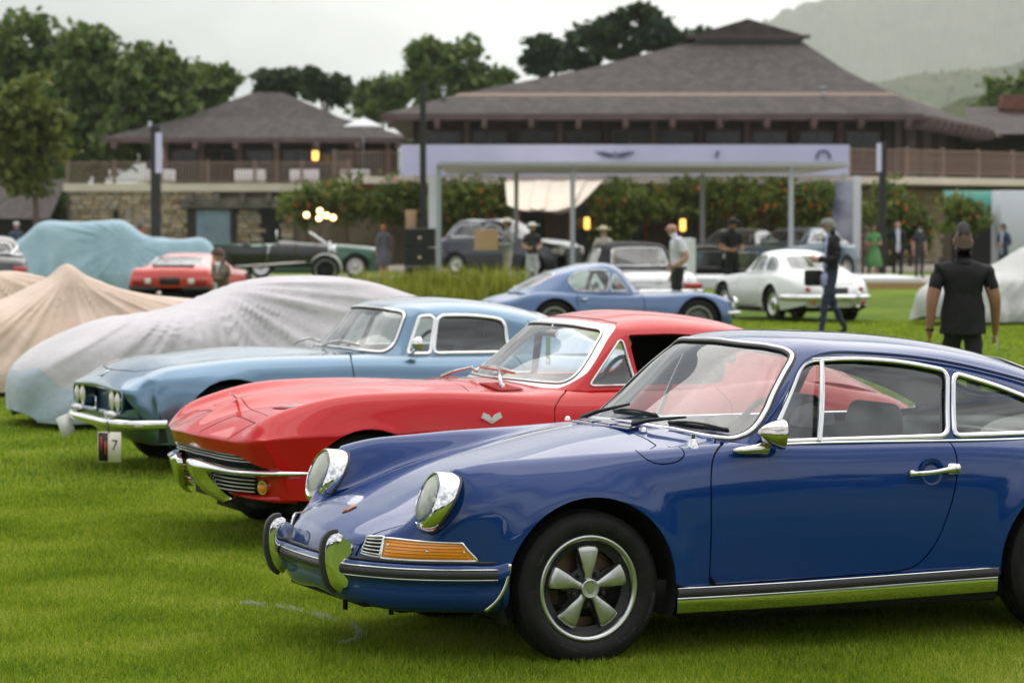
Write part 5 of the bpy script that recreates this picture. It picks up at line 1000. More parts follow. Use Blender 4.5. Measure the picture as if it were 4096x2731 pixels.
qtree('broadleaf_tree', 'round-topped green tree second in the row beside stone wing', 164, 225, [(215, 140, 70, 70, 0), (175, 230, 80, 80, 0), (270, 215, 75, 75, 0), (230, 310, 95, 70, 0), (190, 360, 80, 40, 0)], 7000, .34, LEAF_OAK, 2, tr_r=.45)
qtree('broadleaf_tree', 'green tree with pale trunk rising behind end of the railing', 160, 345, [(345, 165, 62, 60, 0), (390, 200, 60, 60, 0), (330, 250, 75, 70, 0), (400, 285, 70, 50, 1), (290, 330, 60, 50, -1)], 5200, .32, LEAF_OAK, 3, tr_r=.4)
qtree('broadleaf_tree', 'thin-crowned tree behind ridge of the smaller hipped roof', 172, 480, [(455, 195, 55, 42, 0), (510, 190, 36, 34, 0), (480, 240, 55, 36, 0)], 2600, .30, LEAF_OAK, 4, tr_r=.3)
qtree('young_tree', 'yellowish small tree with slim bare trunk before the stone wing', 118, 78, [(60, 250, 70, 60, 0), (100, 320, 55, 60, 0), (30, 340, 60, 70, 0), (70, 400, 70, 45, 0), (120, 270, 40, 40, 0)], 4200, .22, LEAF_YEL, 5, tr_r=.17)
qtree('broadleaf_tree', 'low bushy tree filling the gap beside the shed', 160, 120, [(120, 470, 70, 50, 0), (70, 450, 50, 50, 0), (160, 440, 40, 60, 0)], 2600, .30, LEAF_OAK, 14, tr_r=.2)
qtree('pine_tree', 'dark flat-topped pine behind smaller roof, left one of the pair', 205, 650, [(650, 185, 62, 24, 0), (612, 205, 30, 16, 0), (680, 200, 34, 18, 0)], 2400, .34, LEAF_PINE, 6, bark=BARKD, tr_r=.25, limbs=3)
qtree('pine_tree', 'dark flat-topped pine behind smaller roof, right one of the pair', 200, 752, [(730, 172, 30, 20, 0), (765, 195, 40, 22, 0), (745, 222, 46, 22, 0)], 2300, .34, LEAF_PINE, 7, bark=BARKD, tr_r=.25, limbs=3)
qtree('broadleaf_tree', 'hazy green tree filling the gap between the two roofs', 230, 870, [(850, 220, 45, 32, 0), (905, 215, 45, 35, 0), (880, 250, 70, 30, 0)], 2600, .40, LEAF_OAK, 8, tr_r=.3)
qtree('broadleaf_tree', 'tall rounded green tree above left slope of the main roof', 215, 1030, [(985, 135, 50, 36, 0), (1060, 140, 62, 44, 0), (1010, 185, 80, 40, 0), (1110, 190, 70, 36, 0), (1030, 225, 90, 30, 0)], 5600, .38, LEAF_OAK, 9, tr_r=.4)
qtree('pine_tree', 'dark pine with ragged crown over the main roof slope', 190, 1260, [(1245, 110, 42, 26, 0), (1285, 130, 60, 30, 0), (1235, 150, 34, 26, 0), (1340, 140, 40, 22, 0)], 3600, .34, LEAF_PINE, 10, bark=BARKD, tr_r=.3)
qtree('pine_tree', 'tallest spreading dark pine beside the roof lantern', 186, 1440, [(1385, 75, 52, 34, 0), (1470, 55, 62, 32, 0), (1500, 85, 56, 30, 0), (1420, 108, 60, 26, 0), (1330, 95, 30, 20, 0), (1545, 92, 34, 20, 0)], 5200, .34, LEAF_PINE, 11, bark=BARKD, tr_r=.35)
qtree('broadleaf_tree', 'low hazy tree behind lantern end of the main roof', 200, 1600, [(1580, 88, 34, 16, 0), (1610, 85, 30, 14, 0)], 900, .34, LEAF_PINE, 12, bark=BARKD, tr_r=.2)
qtree('broadleaf_tree', 'green tree at right edge beyond the brick chimney', 190, 2330, [(2320, 225, 60, 40, 0), (2380, 210, 60, 50, 0), (2270, 250, 40, 25, 0)], 2600, .34, LEAF_OAK, 13, tr_r=.3)
# wood that closes the lawn behind the camera (shows only in the paintwork)
fw = []
for a in np.linspace(radians(-95), radians(95), 46):
    R_ = 62+6*sin(a*7); h = 8.5+2.5*sin(a*5+1)+RNG.uniform(-1, 2); fw.append((R_*sin(a), -R_*cos(a), h*.5, 4.2, 3.0, h*.55))
mq = thing('marquee', 'white show marquee standing behind the viewer', 'tent', (9.5, -24, 0)); obj('roof', (np.array([(-5, -3, 2.6), (5, -3, 2.6), (5, 3, 2.6), (-5, 3, 2.6), (-2.5, 0, 4.3), (2.5, 0, 4.3)]), [(0, 1, 5, 4), (1, 2, 5), (2, 3, 4, 5), (3, 0, 4)]), mat('marquee_cloth', (.75, .75, .76), .8), mq, smooth=False); [obj('pole', box(x-.05, x+.05, y-.05, y+.05, 0, 2.6), CHROME_D, mq) for x in (-4.9, 4.9) for y in (-2.9, 2.9)]
tag(fastmesh('wood', foliage(fw, 26000, .75, 77, 14), 4, LEAF_OAK), 'dark wood bordering the lawn behind the viewer', 'wood', kind='stuff')

# ---------------------------------------------------------------- valley haze
hz = obj('haze', box(-4300, 4300, -900, 7500, -2, 800), None if 0 else bpy.data.materials.new('valley_haze'), smooth=False); hz['kind'] = 'stuff'; hz['label'] = 'thin grey haze lying over the valley and hills'; hz['category'] = 'haze'
hm_ = hz.data.materials[0]; hm_.use_nodes = True; ht_ = hm_.node_tree; ht_.nodes.clear(); pv = ht_.nodes.new('ShaderNodeVolumePrincipled'); pv.inputs['Color'].default_value = (.985, .99, 1.0, 1); pv.inputs['Density'].default_value = .00010; pv.inputs['Anisotropy'].default_value = .1; ho_ = ht_.nodes.new('ShaderNodeOutputMaterial'); ht_.links.new(pv.outputs[0], ho_.inputs['Volume'])
# ---------------------------------------------------------------- lodge
SHINGLE = None
def shingle(name, c1, c2):
    m, t, b = nm(name); tcn = t.nodes.new('ShaderNodeTexCoord'); n = t.nodes.new('ShaderNodeTexNoise'); n.inputs['Scale'].default_value = 1.4; n.inputs['Detail'].default_value = 8; n.inputs['Roughness'].default_value = .7
    br = t.nodes.new('ShaderNodeTexBrick'); br.inputs['Scale'].default_value = 1.0; br.inputs['Brick Width'].default_value = .32; br.inputs['Row Height'].default_value = .16; br.inputs['Mortar Size'].default_value = .012; br.inputs['Color1'].default_value = (*c1, 1); br.inputs['Color2'].default_value = (*c2, 1); br.inputs['Mortar'].default_value = (c1[0]*.4, c1[1]*.4, c1[2]*.4, 1)
    mp = t.nodes.new('ShaderNodeMapping'); mp.inputs['Rotation'].default_value = (pi/2, 0, 0); t.links.new(tcn.outputs['Object'], mp.inputs[0]); t.links.new(mp.outputs[0], br.inputs[0]); t.links.new(tcn.outputs['Object'], n.inputs[0])
    mx = t.nodes.new('ShaderNodeMix'); mx.data_type = 'RGBA'; mx.blend_type = 'OVERLAY'; mx.inputs[0].default_value = .75; t.links.new(br.outputs[0], mx.inputs[6]); t.links.new(n.outputs[0], mx.inputs[7]); t.links.new(mx.outputs[2], b.inputs['Base Color']); b.inputs['Roughness'].default_value = .9; return m
SHINGLE = shingle('weathered_shingles', (.080, .062, .057), (.042, .035, .034)); WOODD = mat('dark_stained_timber', (.030, .021, .018), .7, var=(1.2, .4)); WOODB = mat('brown_timber', (.29, .195, .155), .75, var=(2, .3)); FASC = mat('fascia_brown', (.115, .075, .068), .7, var=(1, .3)); CREAM = mat('cream_stucco', (.78, .68, .56), .85, var=(1.0, .12)); PANE = mat('dark_window_pane', (.012, .014, .018), .08); STONE = [mat('sandstone_'+n, c, .9, bump=(9, .6), var=(5, .35)) for n, c in (('tan', (.52, .39, .26)), ('buff', (.62, .49, .35)), ('brown', (.36, .26, .17)), ('grey', (.42, .37, .31)))]; MORTAR = mat('stone_mortar', (.20, .16, .12), .95)
LAMPY = mat('lit_lantern', (1, .62, .15), .4, emit=((1, .50, .09), 1.5)); BULB = mat('lit_bulb', (1, .8, .5), .4, emit=((1, .62, .25), 4)); WHITEC = mat('white_cloth', (.74, .74, .78), .8); GALV = mat('galvanised_post', (.42, .44, .47), .45, .6)
def roofband(A, zA, B, zB):
    n = len(A); return np.array([(x, y, zA) for x, y in A]+[(x, y, zB) for x, y in B], float), [(i, (i+1) % n, n+(i+1) % n, n+i) for i in range(n)]
def window(parent, x0, x1, y, z0, z1, fm=WOODD, mull=1):
    w = obj('window', merge(box(x0, x0+.07, y-.05, y+.05, z0, z1), box(x1-.07, x1, y-.05, y+.05, z0, z1), box(x0, x1, y-.052, y+.048, z0-.06, z0), box(x0, x1, y-.052, y+.048, z1, z1+.07), *[box(x0+(x1-x0)*(i+1)/(mull+1)-.02, x0+(x1-x0)*(i+1)/(mull+1)+.02, y-.04, y+.03, z0, z1) for i in range(mull)]), fm, parent, smooth=False)
    obj('pane', box(x0+.07, x1-.07, y-.006, y+.006, z0, z1), PANE, w, smooth=False); return w
def railing(label, pts, z0, h, group='deck railings', step=.145, post=2.3):
    """timber railing along plan points; every post, rail and baluster its own piece"""
    o = thing('deck_railing', label, 'railing', (pts[0][0], pts[0][1], z0), 0, group); bal = None; P0 = A_(*pts[0])
    pm = obj('post', box(-.075, .075, -.075, .075, 0, h+.09, .01), WOODB, o, smooth=False); first = True
    for a, b in zip(pts[:-1], pts[1:]):
        a, b = A_(*a), A_(*b); L_ = np.linalg.norm(b-a); d = (b-a)/L_; ang = atan2(d[1], d[0]); npost = max(1, round(L_/post))
        for i in range(npost+(1 if b is not None else 0)):
            p = a+d*L_*i/npost-P0
            if first: pm.location = (p[0], p[1], 0); pm.rotation_euler = (0, 0, ang); first = False; continue
            c = pm.copy(); COL.objects.link(c); c.location = (p[0], p[1], 0); c.rotation_euler = (0, 0, ang)
        for i in range(npost):
            q = a+d*L_*i/npost-P0; l2 = L_/npost
            for zz, hh in ((h-.06, .07), (.10, .06)): obj('rail', xf(box(.075, l2-.075, -.035, .035, zz, zz+hh), tr(q[0], q[1], 0) @ rotm('Z', ang)), WOODB, o, smooth=False)
            n = int((l2-.15)/step)
            for k in range(n):
                p = q+d*(.075+(l2-.15)*(k+.5)/n)
                if bal is None: bal = obj('baluster', box(-.026, .026, -.02, .02, .16, h-.06), WOODB, o, smooth=False, loc=(p[0], p[1], 0), rot=(0, 0, ang))
                else: c = bal.copy(); COL.objects.link(c); c.location = (p[0], p[1], 0); c.rotation_euler = (0, 0, ang)
    return o
def build_lodge():
    L_ = thing('lodge', 'large brown timber lodge with broad shingled hip roof and roof lantern', 'building', (0, 0, 0))
    eave = [(-5.4, 124), (17, 124), (22.6, 142), (22.6, 156), (-5.4, 156)]; brk = [(-2.6, 128), (16.4, 127.4), (20.3, 142.5), (20.3, 152), (-2.6, 152)]; top = [(8.2, 136), (13.2, 136), (13.2, 140), (13.2, 141), (8.2, 141)]
    obj('skirt_roof', roofband(eave, 6.2, [(x, y) for x, y in brk], 7.12), SHINGLE, L_, smooth=False)
    up = [(x+(.35 if x < 0 else -.25), y+.4) for x, y in brk]; mid = [(u[0]*.5+t_[0]*.5, u[1]*.5+t_[1]*.5) for u, t_ in zip(up, top)]
    obj('upper_roof', merge(roofband(up, 7.22, mid, 8.42), roofband(mid, 8.42, top, 9.9)), SHINGLE, L_, smooth=False); obj('roof_step', roofband(brk, 7.08, up, 7.26), mat('roof_batten', (.26, .17, .13), .8), L_, smooth=False)
    la = obj('roof_lantern', merge(box(8.35, 13.05, 136.1, 140.9, 9.7, 10.12)), mat('lantern_glazing', (.22, .25, .32), .2), L_, smooth=False); pk = [(7.95, 135.7), (13.45, 135.7), (13.45, 141.3), (7.95, 141.3)]
    obj('lantern_roof', (np.array([(*p, 10.12) for p in pk]+[(10.7, 135.9, 10.95), (10.7, 141.1, 10.95)]), [(0, 4, 5, 3), (1, 2, 5, 4), (0, 1, 4), (2, 3, 5)]), SHINGLE, la, smooth=False); obj('lantern_eave', merge(box(7.9, 13.5, 135.6, 135.75, 10.03, 10.2)), FASC, la, smooth=False)
    for a, b in zip(eave[:3], eave[1:4]):
        a, b = A_(*a, 6.2), A_(*b, 6.2); d = b-a; ll = np.linalg.norm(d); d /= ll; ang = atan2(d[1], d[0]); obj('fascia_board', xf(box(0, ll, -.06, .06, -.24, .02), tr(*a) @ rotm('Z', ang)), FASC, L_, smooth=False)
        for i in range(int(ll/1.95)+1): p = a+d*(.35+i*1.95); obj('rafter_end', xf(merge(box(-.11, .11, -.42, .6, -.46, -.14), box(-.11, .11, -.30, .6, -.58, -.46)), tr(*p) @ rotm('Z', ang)), FASC, L_, smooth=False)
    obj('soffit', (np.array([(x, y, 6.02) for x, y in eave]), [(4, 3, 2, 1, 0)]), WOODD, L_, smooth=False)
    obj('wall', merge(box(-4.2, 16.2, 127.2, 127.4, 3.4, 6.1), xf(box(0, 16, -.1, .1, 3.4, 6.1), tr(16.2, 127.3, 0) @ rotm('Z', atan2(17, 5.2)))), WOODD, L_, smooth=False)
    xs = np.arange(-3.9, 16.3, 1.98)
    for i, x in enumerate(xs): obj('post', box(x-.12, x+.12, 126.75, 127.05, 3.5, 6.0), FASC if i % 2 else WOODD, L_, smooth=False)
    for x in xs[:-1]: window(L_, x+.22, x+1.76, 127.15, 4.15, 5.55, FASC)
    for i in range(4):
        p = A_(16.9+i*1.25, 129+i*3.9); obj('post', mv(box(-.12, .12, -.12, .12, 3.5, 6.0), *p, 0), WOODD, L_, smooth=False)
    obj('deck_slab', (lambda v: (v[0], v[1]))(plate([(-6.0, 120.6), (14.2, 120.6), (16.2, 122.0), (27, 132.5), (27, 140), (-6, 140)], .30, 'xy', 3.28)), CREAM, L_, smooth=False)
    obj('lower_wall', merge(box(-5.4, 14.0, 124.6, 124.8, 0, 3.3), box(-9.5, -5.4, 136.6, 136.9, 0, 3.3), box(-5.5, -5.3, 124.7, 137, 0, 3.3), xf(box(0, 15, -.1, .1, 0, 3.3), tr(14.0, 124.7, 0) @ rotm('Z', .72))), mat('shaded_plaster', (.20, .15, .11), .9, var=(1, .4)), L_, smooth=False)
    for x in (.9, 2.9, 5.0, 7.2, 9.4, 11.6): obj('door_frame', merge(box(x-.62, x-.5, 124.45, 124.6, 0, 2.5), box(x+.5, x+.62, 124.45, 124.6, 0, 2.5), box(x-.62, x+.62, 124.45, 124.6, 2.4, 2.55)), mat('redwood_frame', (.30, .085, .03), .6) if 'redwood_frame' not in MATS else MATS['redwood_frame'], L_, smooth=False); obj('door_glass', box(x-.5, x+.5, 124.5, 124.55, 0, 2.4), PANE, L_, smooth=False)
    # stone return wall at right
    st_ = np.random.default_rng(5); k = 0
    for row in range(15):
        z = .02+row*.205; x = 14.2+st_.uniform(0, .3)
        while x < 19.6:
            w = st_.uniform(.3, .62); t_ = x-14.0; px, py = 14.0+t_*cos(.72)*1.0, 124.55+t_*sin(.72)
            obj('stone', xf(box(0, w-.03, -.16, .1, 0, .185, .03), tr(px, py, z) @ rotm('Z', .72)), STONE[int(st_.integers(0, 2))], L_, smooth=False); x += w
    obj('chimney', merge(box(24.6, 25.8, 150, 151.2, 4, 8.1), box(24.5, 25.9, 149.9, 151.3, 7.4, 7.62)), mat('chimney_brick', (.22, .09, .07), .9, var=(4, .3)), L_, smooth=False)
    obj('side_wing_roof', (np.array([(21.5, 141, 5.9), (40, 146, 5.9), (40, 156, 7.6), (23, 152, 7.6)]), [(0, 1, 2, 3)]), SHINGLE, L_, smooth=False); obj('side_wing_wall', merge(box(21.5, 40, 147, 147.3, 3.4, 5.9)), WOODD, L_, smooth=False)
    [obj('roof_vent', merge(cyl((x, 127, 6.9), (x, 127, 7.35), .09, 8), box(x-.14, x+.14, 126.86, 127.14, 7.35, 7.45)), GALV, L_) for x in (-2.9, 13.2)]
    # smaller pavilion on the far side
    P_ = thing('pavilion', 'smaller hip-roofed timber pavilion above the stone wing', 'building', (0, 0, 0)); e2 = [(-21.3, 155), (-5.2, 155), (-5.2, 170), (-21.3, 170)]; t2 = [(-14.0, 162), (-12.4, 162), (-12.4, 163), (-14.0, 163)]; m2 = [(a[0]*.45+b[0]*.55, a[1]*.45+b[1]*.55) for a, b in zip(e2, t2)]
    obj('roof', merge(roofband(e2, 6.1, m2, 7.3), roofband(m2, 7.3, t2, 8.75)), SHINGLE, P_, smooth=False); obj('fascia_board', merge(box(-21.3, -5.2, 154.94, 155.06, 5.86, 6.12)), FASC, P_, smooth=False); obj('soffit', (np.array([(x, y, 5.95) for x, y in e2]), [(3, 2, 1, 0)]), WOODD, P_, smooth=False)
    for i in range(8): x = -20.6+i*2.1; obj('rafter_end', box(x-.13, x+.13, 154.6, 155.6, 5.55, 5.9), FASC, P_, smooth=False)
    obj('wall', box(-18.3, -6, 158, 158.2, 3.4, 6.0), WOODD, P_, smooth=False)
    for i in range(7): x = -18.2+i*1.95; obj('post', box(x-.13, x+.13, 156.9, 157.15, 3.6, 5.9), WOODB if i % 3 == 0 else FASC, P_, smooth=False)
    for i in range(6): window(P_, -18+i*1.95, -16.5+i*1.95, 157.9, 3.9, 5.5, FASC)
    obj('roof_vent', cyl((-19, 157, 6.4), (-19, 157, 7.0), .1, 8), GALV, P_)
    # stone wing carrying the terrace
    W_ = thing('stone_wing', 'ground-floor sandstone wing with cream band and timber beam', 'building', (0, 0, 0)); obj('wall', box(-22.4, -8.2, 150.3, 150.6, 0, 3.3), MORTAR, W_, smooth=False)
    obj('cream_band', merge(box(-22.5, -8.0, 149.9, 150.3, 3.28, 3.68), box(-8.3, -5.2, 136.5, 137, 3.2, 3.72)), CREAM, W_, smooth=False); obj('terrace_slab', merge(box(-22.4, -5, 150.3, 158, 3.5, 3.66), box(-8.3, -5.2, 137, 150, 3.5, 3.7)), CREAM, W_, smooth=False)
    holes = [(-16.2, -14.0), (-12.6, -11.6)]; sm = {}
    for row in range(11):
        z = .75+row*.232; x = -22.35+st_.uniform(0, .3)
        while x < -11.0:
            w = st_.uniform(.34, .72)
            if not any(a < x+w/2 < b and z < 2.5 for a, b in holes) and not (x > -15.3 and z > 2.35): obj('stone', box(x, min(x+w-.03, -11), 150.08-st_.uniform(0, .1), 150.4, z, z+.21, .035), STONE[int(st_.choice([0, 1, 1, 2, 3, 0]))], W_, smooth=False)
            x += w
    obj('timber_beam', merge(box(-16.6, -8.4, 149.7, 150.2, 2.45, 2.95), *[box(-16.2+i*1.3, -15.95+i*1.3, 149.4, 150.2, 2.75, 3.2) for i in range(6)]), mat('grey_timber', (.19, .165, .14), .85, var=(1.5, .4)), W_, smooth=False)
    [obj('door_jamb', box(a, b, 149.95, 150.25, 0, 2.45), WOODD, W_, smooth=False) for a, b in ((-16.3, -15.9), (-14.1, -13.8))]; dp = obj('blue_door_panel', box(-15.85, -14.15, 150.0, 150.2, .0, 2.35), mat('pale_blue_panel', (.26, .36, .46), .5, var=(1.2, .3)), W_, smooth=False)
    obj('slit_window', box(-20.0, -19.75, 149.9, 150.1, 1.6, 2.35), DARK, W_, smooth=False); obj('dark_passage', box(-12.6, -11.6, 150.0, 150.25, 0, 2.4), DARK, W_, smooth=False)
    lb = thing('shed', 'low dark shed with sagging shingle roof beyond the young tree', 'building', (0, 0, 0)); obj('roof', (np.array([(-31, 146, 1.9), (-22.6, 146, 1.9), (-22.6, 152, 3.9), (-31, 152, 3.9)]), [(0, 1, 2, 3)]), SHINGLE, lb, smooth=False); obj('wall', box(-31, -22.7, 147, 147.3, 0, 2.2), WOODD, lb, smooth=False)
    railing('long brown timber railing on terrace above the stone wing', [(-22.3, 150.0), (-8.2, 150.0)], 3.68, 1.08); railing('short raised timber railing between the stone wing and banner', [(-8.0, 134.5), (-4.9, 134.5)], 3.78, 1.12); railing('timber railing wrapping the deck corner beside the banner', [(13.6, 120.8), (16.1, 122.2), (26.5, 132.6)], 3.6, 1.1)
    # lanterns
    for (q, r, Y, lab) in ((725, 358, 153, 'glowing yellow wall lantern on the pavilion above railing'), (1568, 517, 118, 'glowing yellow lantern beside the vine and white-shirted man'), (1348, 513, 119, 'small glowing lantern under the cream awning')):
        p = AT(q, r, Y); s = .16 if Y > 130 else .11; o = obj('lantern', mv(box(-s, s, -.12, .12, -.24, .24, .04), *p), LAMPY); tag(o, lab, 'lantern', 'lit lanterns'); obj('cap', mv(merge(box(-s-.03, s+.03, -.15, .15, .30, .36), box(-.02, .02, -.02, .12, .36, .5)), *p), BLACK, o, smooth=False)
    c = thing('chandelier', 'branched chandelier of small lit globes under the left vine', 'lamp', tuple(AT(735, 500, 112)), 0); obj('stem', merge(cyl((0, 0, -1.5), (0, 0, .3), .03, 6), *[cyl((0, 0, -.1), (a, 0, b-.08), .02, 5) for a, b in ((-.5, .1), (-.25, -.1), (0, .22), (.05, -.02), (.3, .08), (.55, 0))]), BLACK, c)
    for a, b in ((-.5, .1), (0, .25), (-.03, -.02), (.25, .08), (.5, 0)): obj('globe', mv(lathe([(0, -.11), (.08, -.08), (.11, 0), (.08, .08), (0, .11)], 12, 'z'), a, 0, b), BULB, c)
    # banner on the deck front
    b = thing('fabric_banner', 'long lilac-white banner with winged emblem along the deck front', 'banner', (0, 0, 0)); bx0, bx1, bz0, bz1 = GX(921, 119.6), GX(1949, 119.6), GZ(404, 119.6), GZ(333, 119.6); n = 60; xs = np.linspace(bx0, bx1, n); V = np.array([(x, 119.6+.02*sin(x*3.1)+(.015 if j else 0)*sin(x*7), z) for j, z in enumerate(np.linspace(bz0, bz1, 5)) for x in xs])
    obj('cloth', (np.concatenate([V, V+A_(0, .03, 0)]), gridf(5, n)+[tuple(i+len(V) for i in reversed(f)) for f in gridf(5, n)]), mat('lilac_cloth', (.60, .60, .83), .8, var=(.6, .1)), b)
    ink = mat('banner_ink', (.10, .10, .20), .7); cx, cz, s = GX(1412, 119.5), GZ(357, 119.5), .0175
    wing = lambda d: plate([(d*.12, .06), (d*.45, .13), (d*.82, .14), (d*.70, .07), (d*.62, .02), (d*.45, -.05), (d*.28, -.10), (d*.12, -.10)], -.02, 'xz', 119.53)
    obj('emblem', mv(merge(wing(1), wing(-1), (lambda q: (q[0], q[1]))(sweep([(.10*cos(a), 119.52, .10*sin(a)) for a in np.linspace(0, 2*pi, 20, endpoint=False)], circ(.018, 5), None, True)), *text_b()), cx, 0, cz), ink, b, smooth=False)
    obj('emblem', mv(plate(rpoly([(-.03, -.14), (.04, -.14), (.06, .02), (.14, .1), (.02, .16), (-.04, .05)], .01), -.02, 'xz', 119.53), GX(1645, 119.5), 0, cz+.02), ink, b, smooth=False); obj('emblem', mv(sweep([(.26*cos(a), 119.53, .26*sin(a)) for a in np.linspace(-.3, pi+.3, 20)], circ(.05, 6)), GX(1890, 119.5), 0, cz-.08), ink, b)
def text_b():
    V, F = text_mesh('B', .17, .01); return [(np.stack([V[:, 0], 119.52-V[:, 2], V[:, 1]], 1), F)]
build_lodge()
# ---------------------------------------------------------------- vines, canopy, awnings, poles
VINE = leafmat('vine_leaves', [(.035, .065, .010), (.08, .125, .018), (.15, .19, .03), (.26, .26, .05)], .5, .35, .8); BLOOM = leafmat('orange_blossom', [(.45, .07, .025), (.62, .16, .05)], .6, .3); VSTEM = mat('vine_stem', (.12, .08, .05), .9)
def vine(label, Y, blobs, n, seed, legs):
    s = Y/6860; X0 = GX(blobs[0][0], Y); v = thing('climbing_vine', label, 'vine', (X0, Y, 0), 0, 'flowering vines along the terrace'); bl = [((q-1176)*s-X0, 0, CAM_H-(r-512.2)*s, a*s, 1.0, b*s) for q, r, a, b in blobs]
    [obj('stem', tube(curve([((q-1176)*s-X0, 0, 0), ((q-1176)*s-X0+.1, .05, 1.0), ((q-1176)*s-X0-.05, 0, 2.2)], 4), .09, 7), VSTEM, v) for q in legs]; fastmesh('crown', foliage(bl, n, .15, seed, 34, 1), 4, VINE, v); f = foliage(bl, int(n*.011), .12, seed+9, 16, 1); f[..., 1] -= .55; fastmesh('blossom', f, 4, BLOOM, v)
vine('leafy vine with orange flowers over the terrace left of the speaker', 121, [(690, 470, 50, 40), (760, 460, 70, 42), (850, 465, 80, 48), (930, 465, 60, 46)], 5200, 1, (700, 790, 900)); vine('leafy vine with orange flowers behind left canopy posts', 119, [(1040, 470, 60, 48), (1110, 465, 55, 45), (1060, 505, 50, 36), (1140, 490, 30, 40)], 3600, 2, (1040, 1120))
vine('widest leafy vine with orange flowers behind right canopy posts', 120, [(1420, 465, 55, 48), (1500, 470, 80, 42), (1600, 460, 80, 45), (1700, 465, 90, 48), (1800, 460, 80, 48), (1880, 470, 60, 52), (1410, 520, 45, 40), (1880, 530, 50, 45)], 9500, 3, (1420, 1560, 1700, 1850)); vine('round flowering vine beside the sandstone return wall', 116, [(2030, 480, 50, 52), (2080, 520, 50, 48), (2030, 560, 40, 40), (2110, 550, 26, 32)], 4200, 4, (2040, 2090))
vine('small thin shrub in front of the green awning', 104, [(2205, 470, 34, 30), (2235, 500, 44, 36), (2195, 520, 34, 30)], 900, 5, (2220,))
# canopy
CLOTH = mat('canopy_cloth', (.66, .62, .56), .85); cz = GZ(383, 85)
c = thing('event_canopy', 'flat event canopy with rounded ends on grey steel posts', 'canopy', (0, 0, 0)); x0, x1, y0, y1 = GX(1006, 85), GX(1958, 85), 84.6, 98
pl_ = rpoly([(x0, y0), (x1-.1, y0), (x1, y0+2.2), (x1, y1), (x0, y1)], [.3, 1.6, 1.6, .3, .3], 6); obj('roof_cloth', plate(pl_, .05, 'xy', cz), CLOTH, c, smooth=False); obj('edge_beam', sweep(np.array([(x, y, cz+.07) for x, y in pl_]), [(-.04, -.05), (.04, -.05), (.04, .05), (-.04, .05)], A_(0, 0, 1), True), GALV, c, smooth=False)
for q, Y in ((1008, 85), (1315, 85), (1816, 85), (1186, 97), (1613, 97), (1936, 96)): X = GX(q, Y); pp = obj('post', box(X-.07, X+.07, Y-.07, Y+.07, 0, cz+.02, .012), GALV, c, smooth=False); obj('foot_plate', box(X-.2, X+.2, Y-.2, Y+.2, 0, .03), GALV, pp, smooth=False)
# cream sail awnings
def sail(label, pts, m, sag=.25, name='sail_awning', group='cream sail awnings'):
    a, b, c_, d = [A_(*p) for p in pts]; n = 12; V = []
    for i in range(n):
        for j in range(n): u, v = i/(n-1), j/(n-1); p = (a*(1-u)+b*u)*(1-v)+(d*(1-u)+c_*u)*v; V.append(p-A_(0, 0, sag*(1-(2*u-1)**2)*(.3+.7*v)))
    V = np.array(V); o = obj(name, (np.concatenate([V, V-A_(0, 0, .03)]), gridf(n, n)+[tuple(q+n*n for q in reversed(f)) for f in gridf(n, n)]), m); tag(o, label, 'awning', group)
for i, (qa, qb) in enumerate(((1160, 1262), (1232, 1345), (1300, 1385))): sail(('upper left sail of cream awning cloth by vine', 'middle sail of cream awning cloth hanging lowest', 'right sail of cream awning cloth below banner')[i], [AT(qa, 414, 119), AT(qb, 414, 119), AT(qb-10-20*i, 478-6*i, 113.5), AT(qa+5-20*i, 470+8*i, 113.5)], CREAM, .16)
g = thing('green_awning', 'dark green barrel awning over doorway near the white screen', 'awning', (0, 0, 0)); Xa, Xb = GX(2163, 112), GX(2292, 112); P = [(112-1.3*cos(t)-.0, GZ(500, 112)+1.0*sin(t)) for t in np.linspace(0, pi/2, 9)]; obj('cloth', (np.array([(x, y, z) for x in (Xa, Xb) for y, z in P]), [(i, i+1, 10+i, 9+i) for i in range(8)]+[tuple(range(9))]), mat('green_canvas', (.012, .19, .145), .7), g); obj('doorway', box(Xa+.4, Xb, 112.2, 112.4, 0, GZ(498, 112)), DARK, g, smooth=False)
w = obj('white_screen', box(GX(2298, 103), GX(2298, 103)+5, 103, 105, 0, GZ(438, 103), .03), mat('white_panel', (.62, .65, .72), .5)); tag(w, 'big plain white box trailer at the right edge', 'trailer')
# dark poles with pennants
def pole(label, q, Y, rtop, w, pennant=None):
    X = GX(q, Y); z = GZ(rtop, Y); o = thing('banner_pole', label, 'pole', (X, Y, 0), 0, 'black banner poles'); obj('shaft', box(-w/2, w/2, -w/2, w/2, 0, z, .01), SATIN, o, smooth=False); obj('base_plate', box(-.35, .35, -.35, .35, 0, .04), SATIN, o, smooth=False)
    if pennant: a, b, r0, r1 = pennant; obj('pennant', box(GX(a, Y)-X, GX(b, Y)-X, -w/2-.03, -w/2-.01, GZ(r1, Y), GZ(r0, Y)), mat('lilac_pennant', (.62, .62, .80), .7) if 'lilac_pennant' not in MATS else MATS['lilac_pennant'], o, smooth=False)
pole('thick black pole with lilac pennant before the stone wing', 359, 96, 290, .30, (360, 375, 306, 398)); pole('tallest slim black pole rising behind the loudspeaker', 972, 82, 195, .17); pole('black pole with white pennant beside the deck corner', 2026, 94, 328, .22, (2011, 2022, 330, 395))
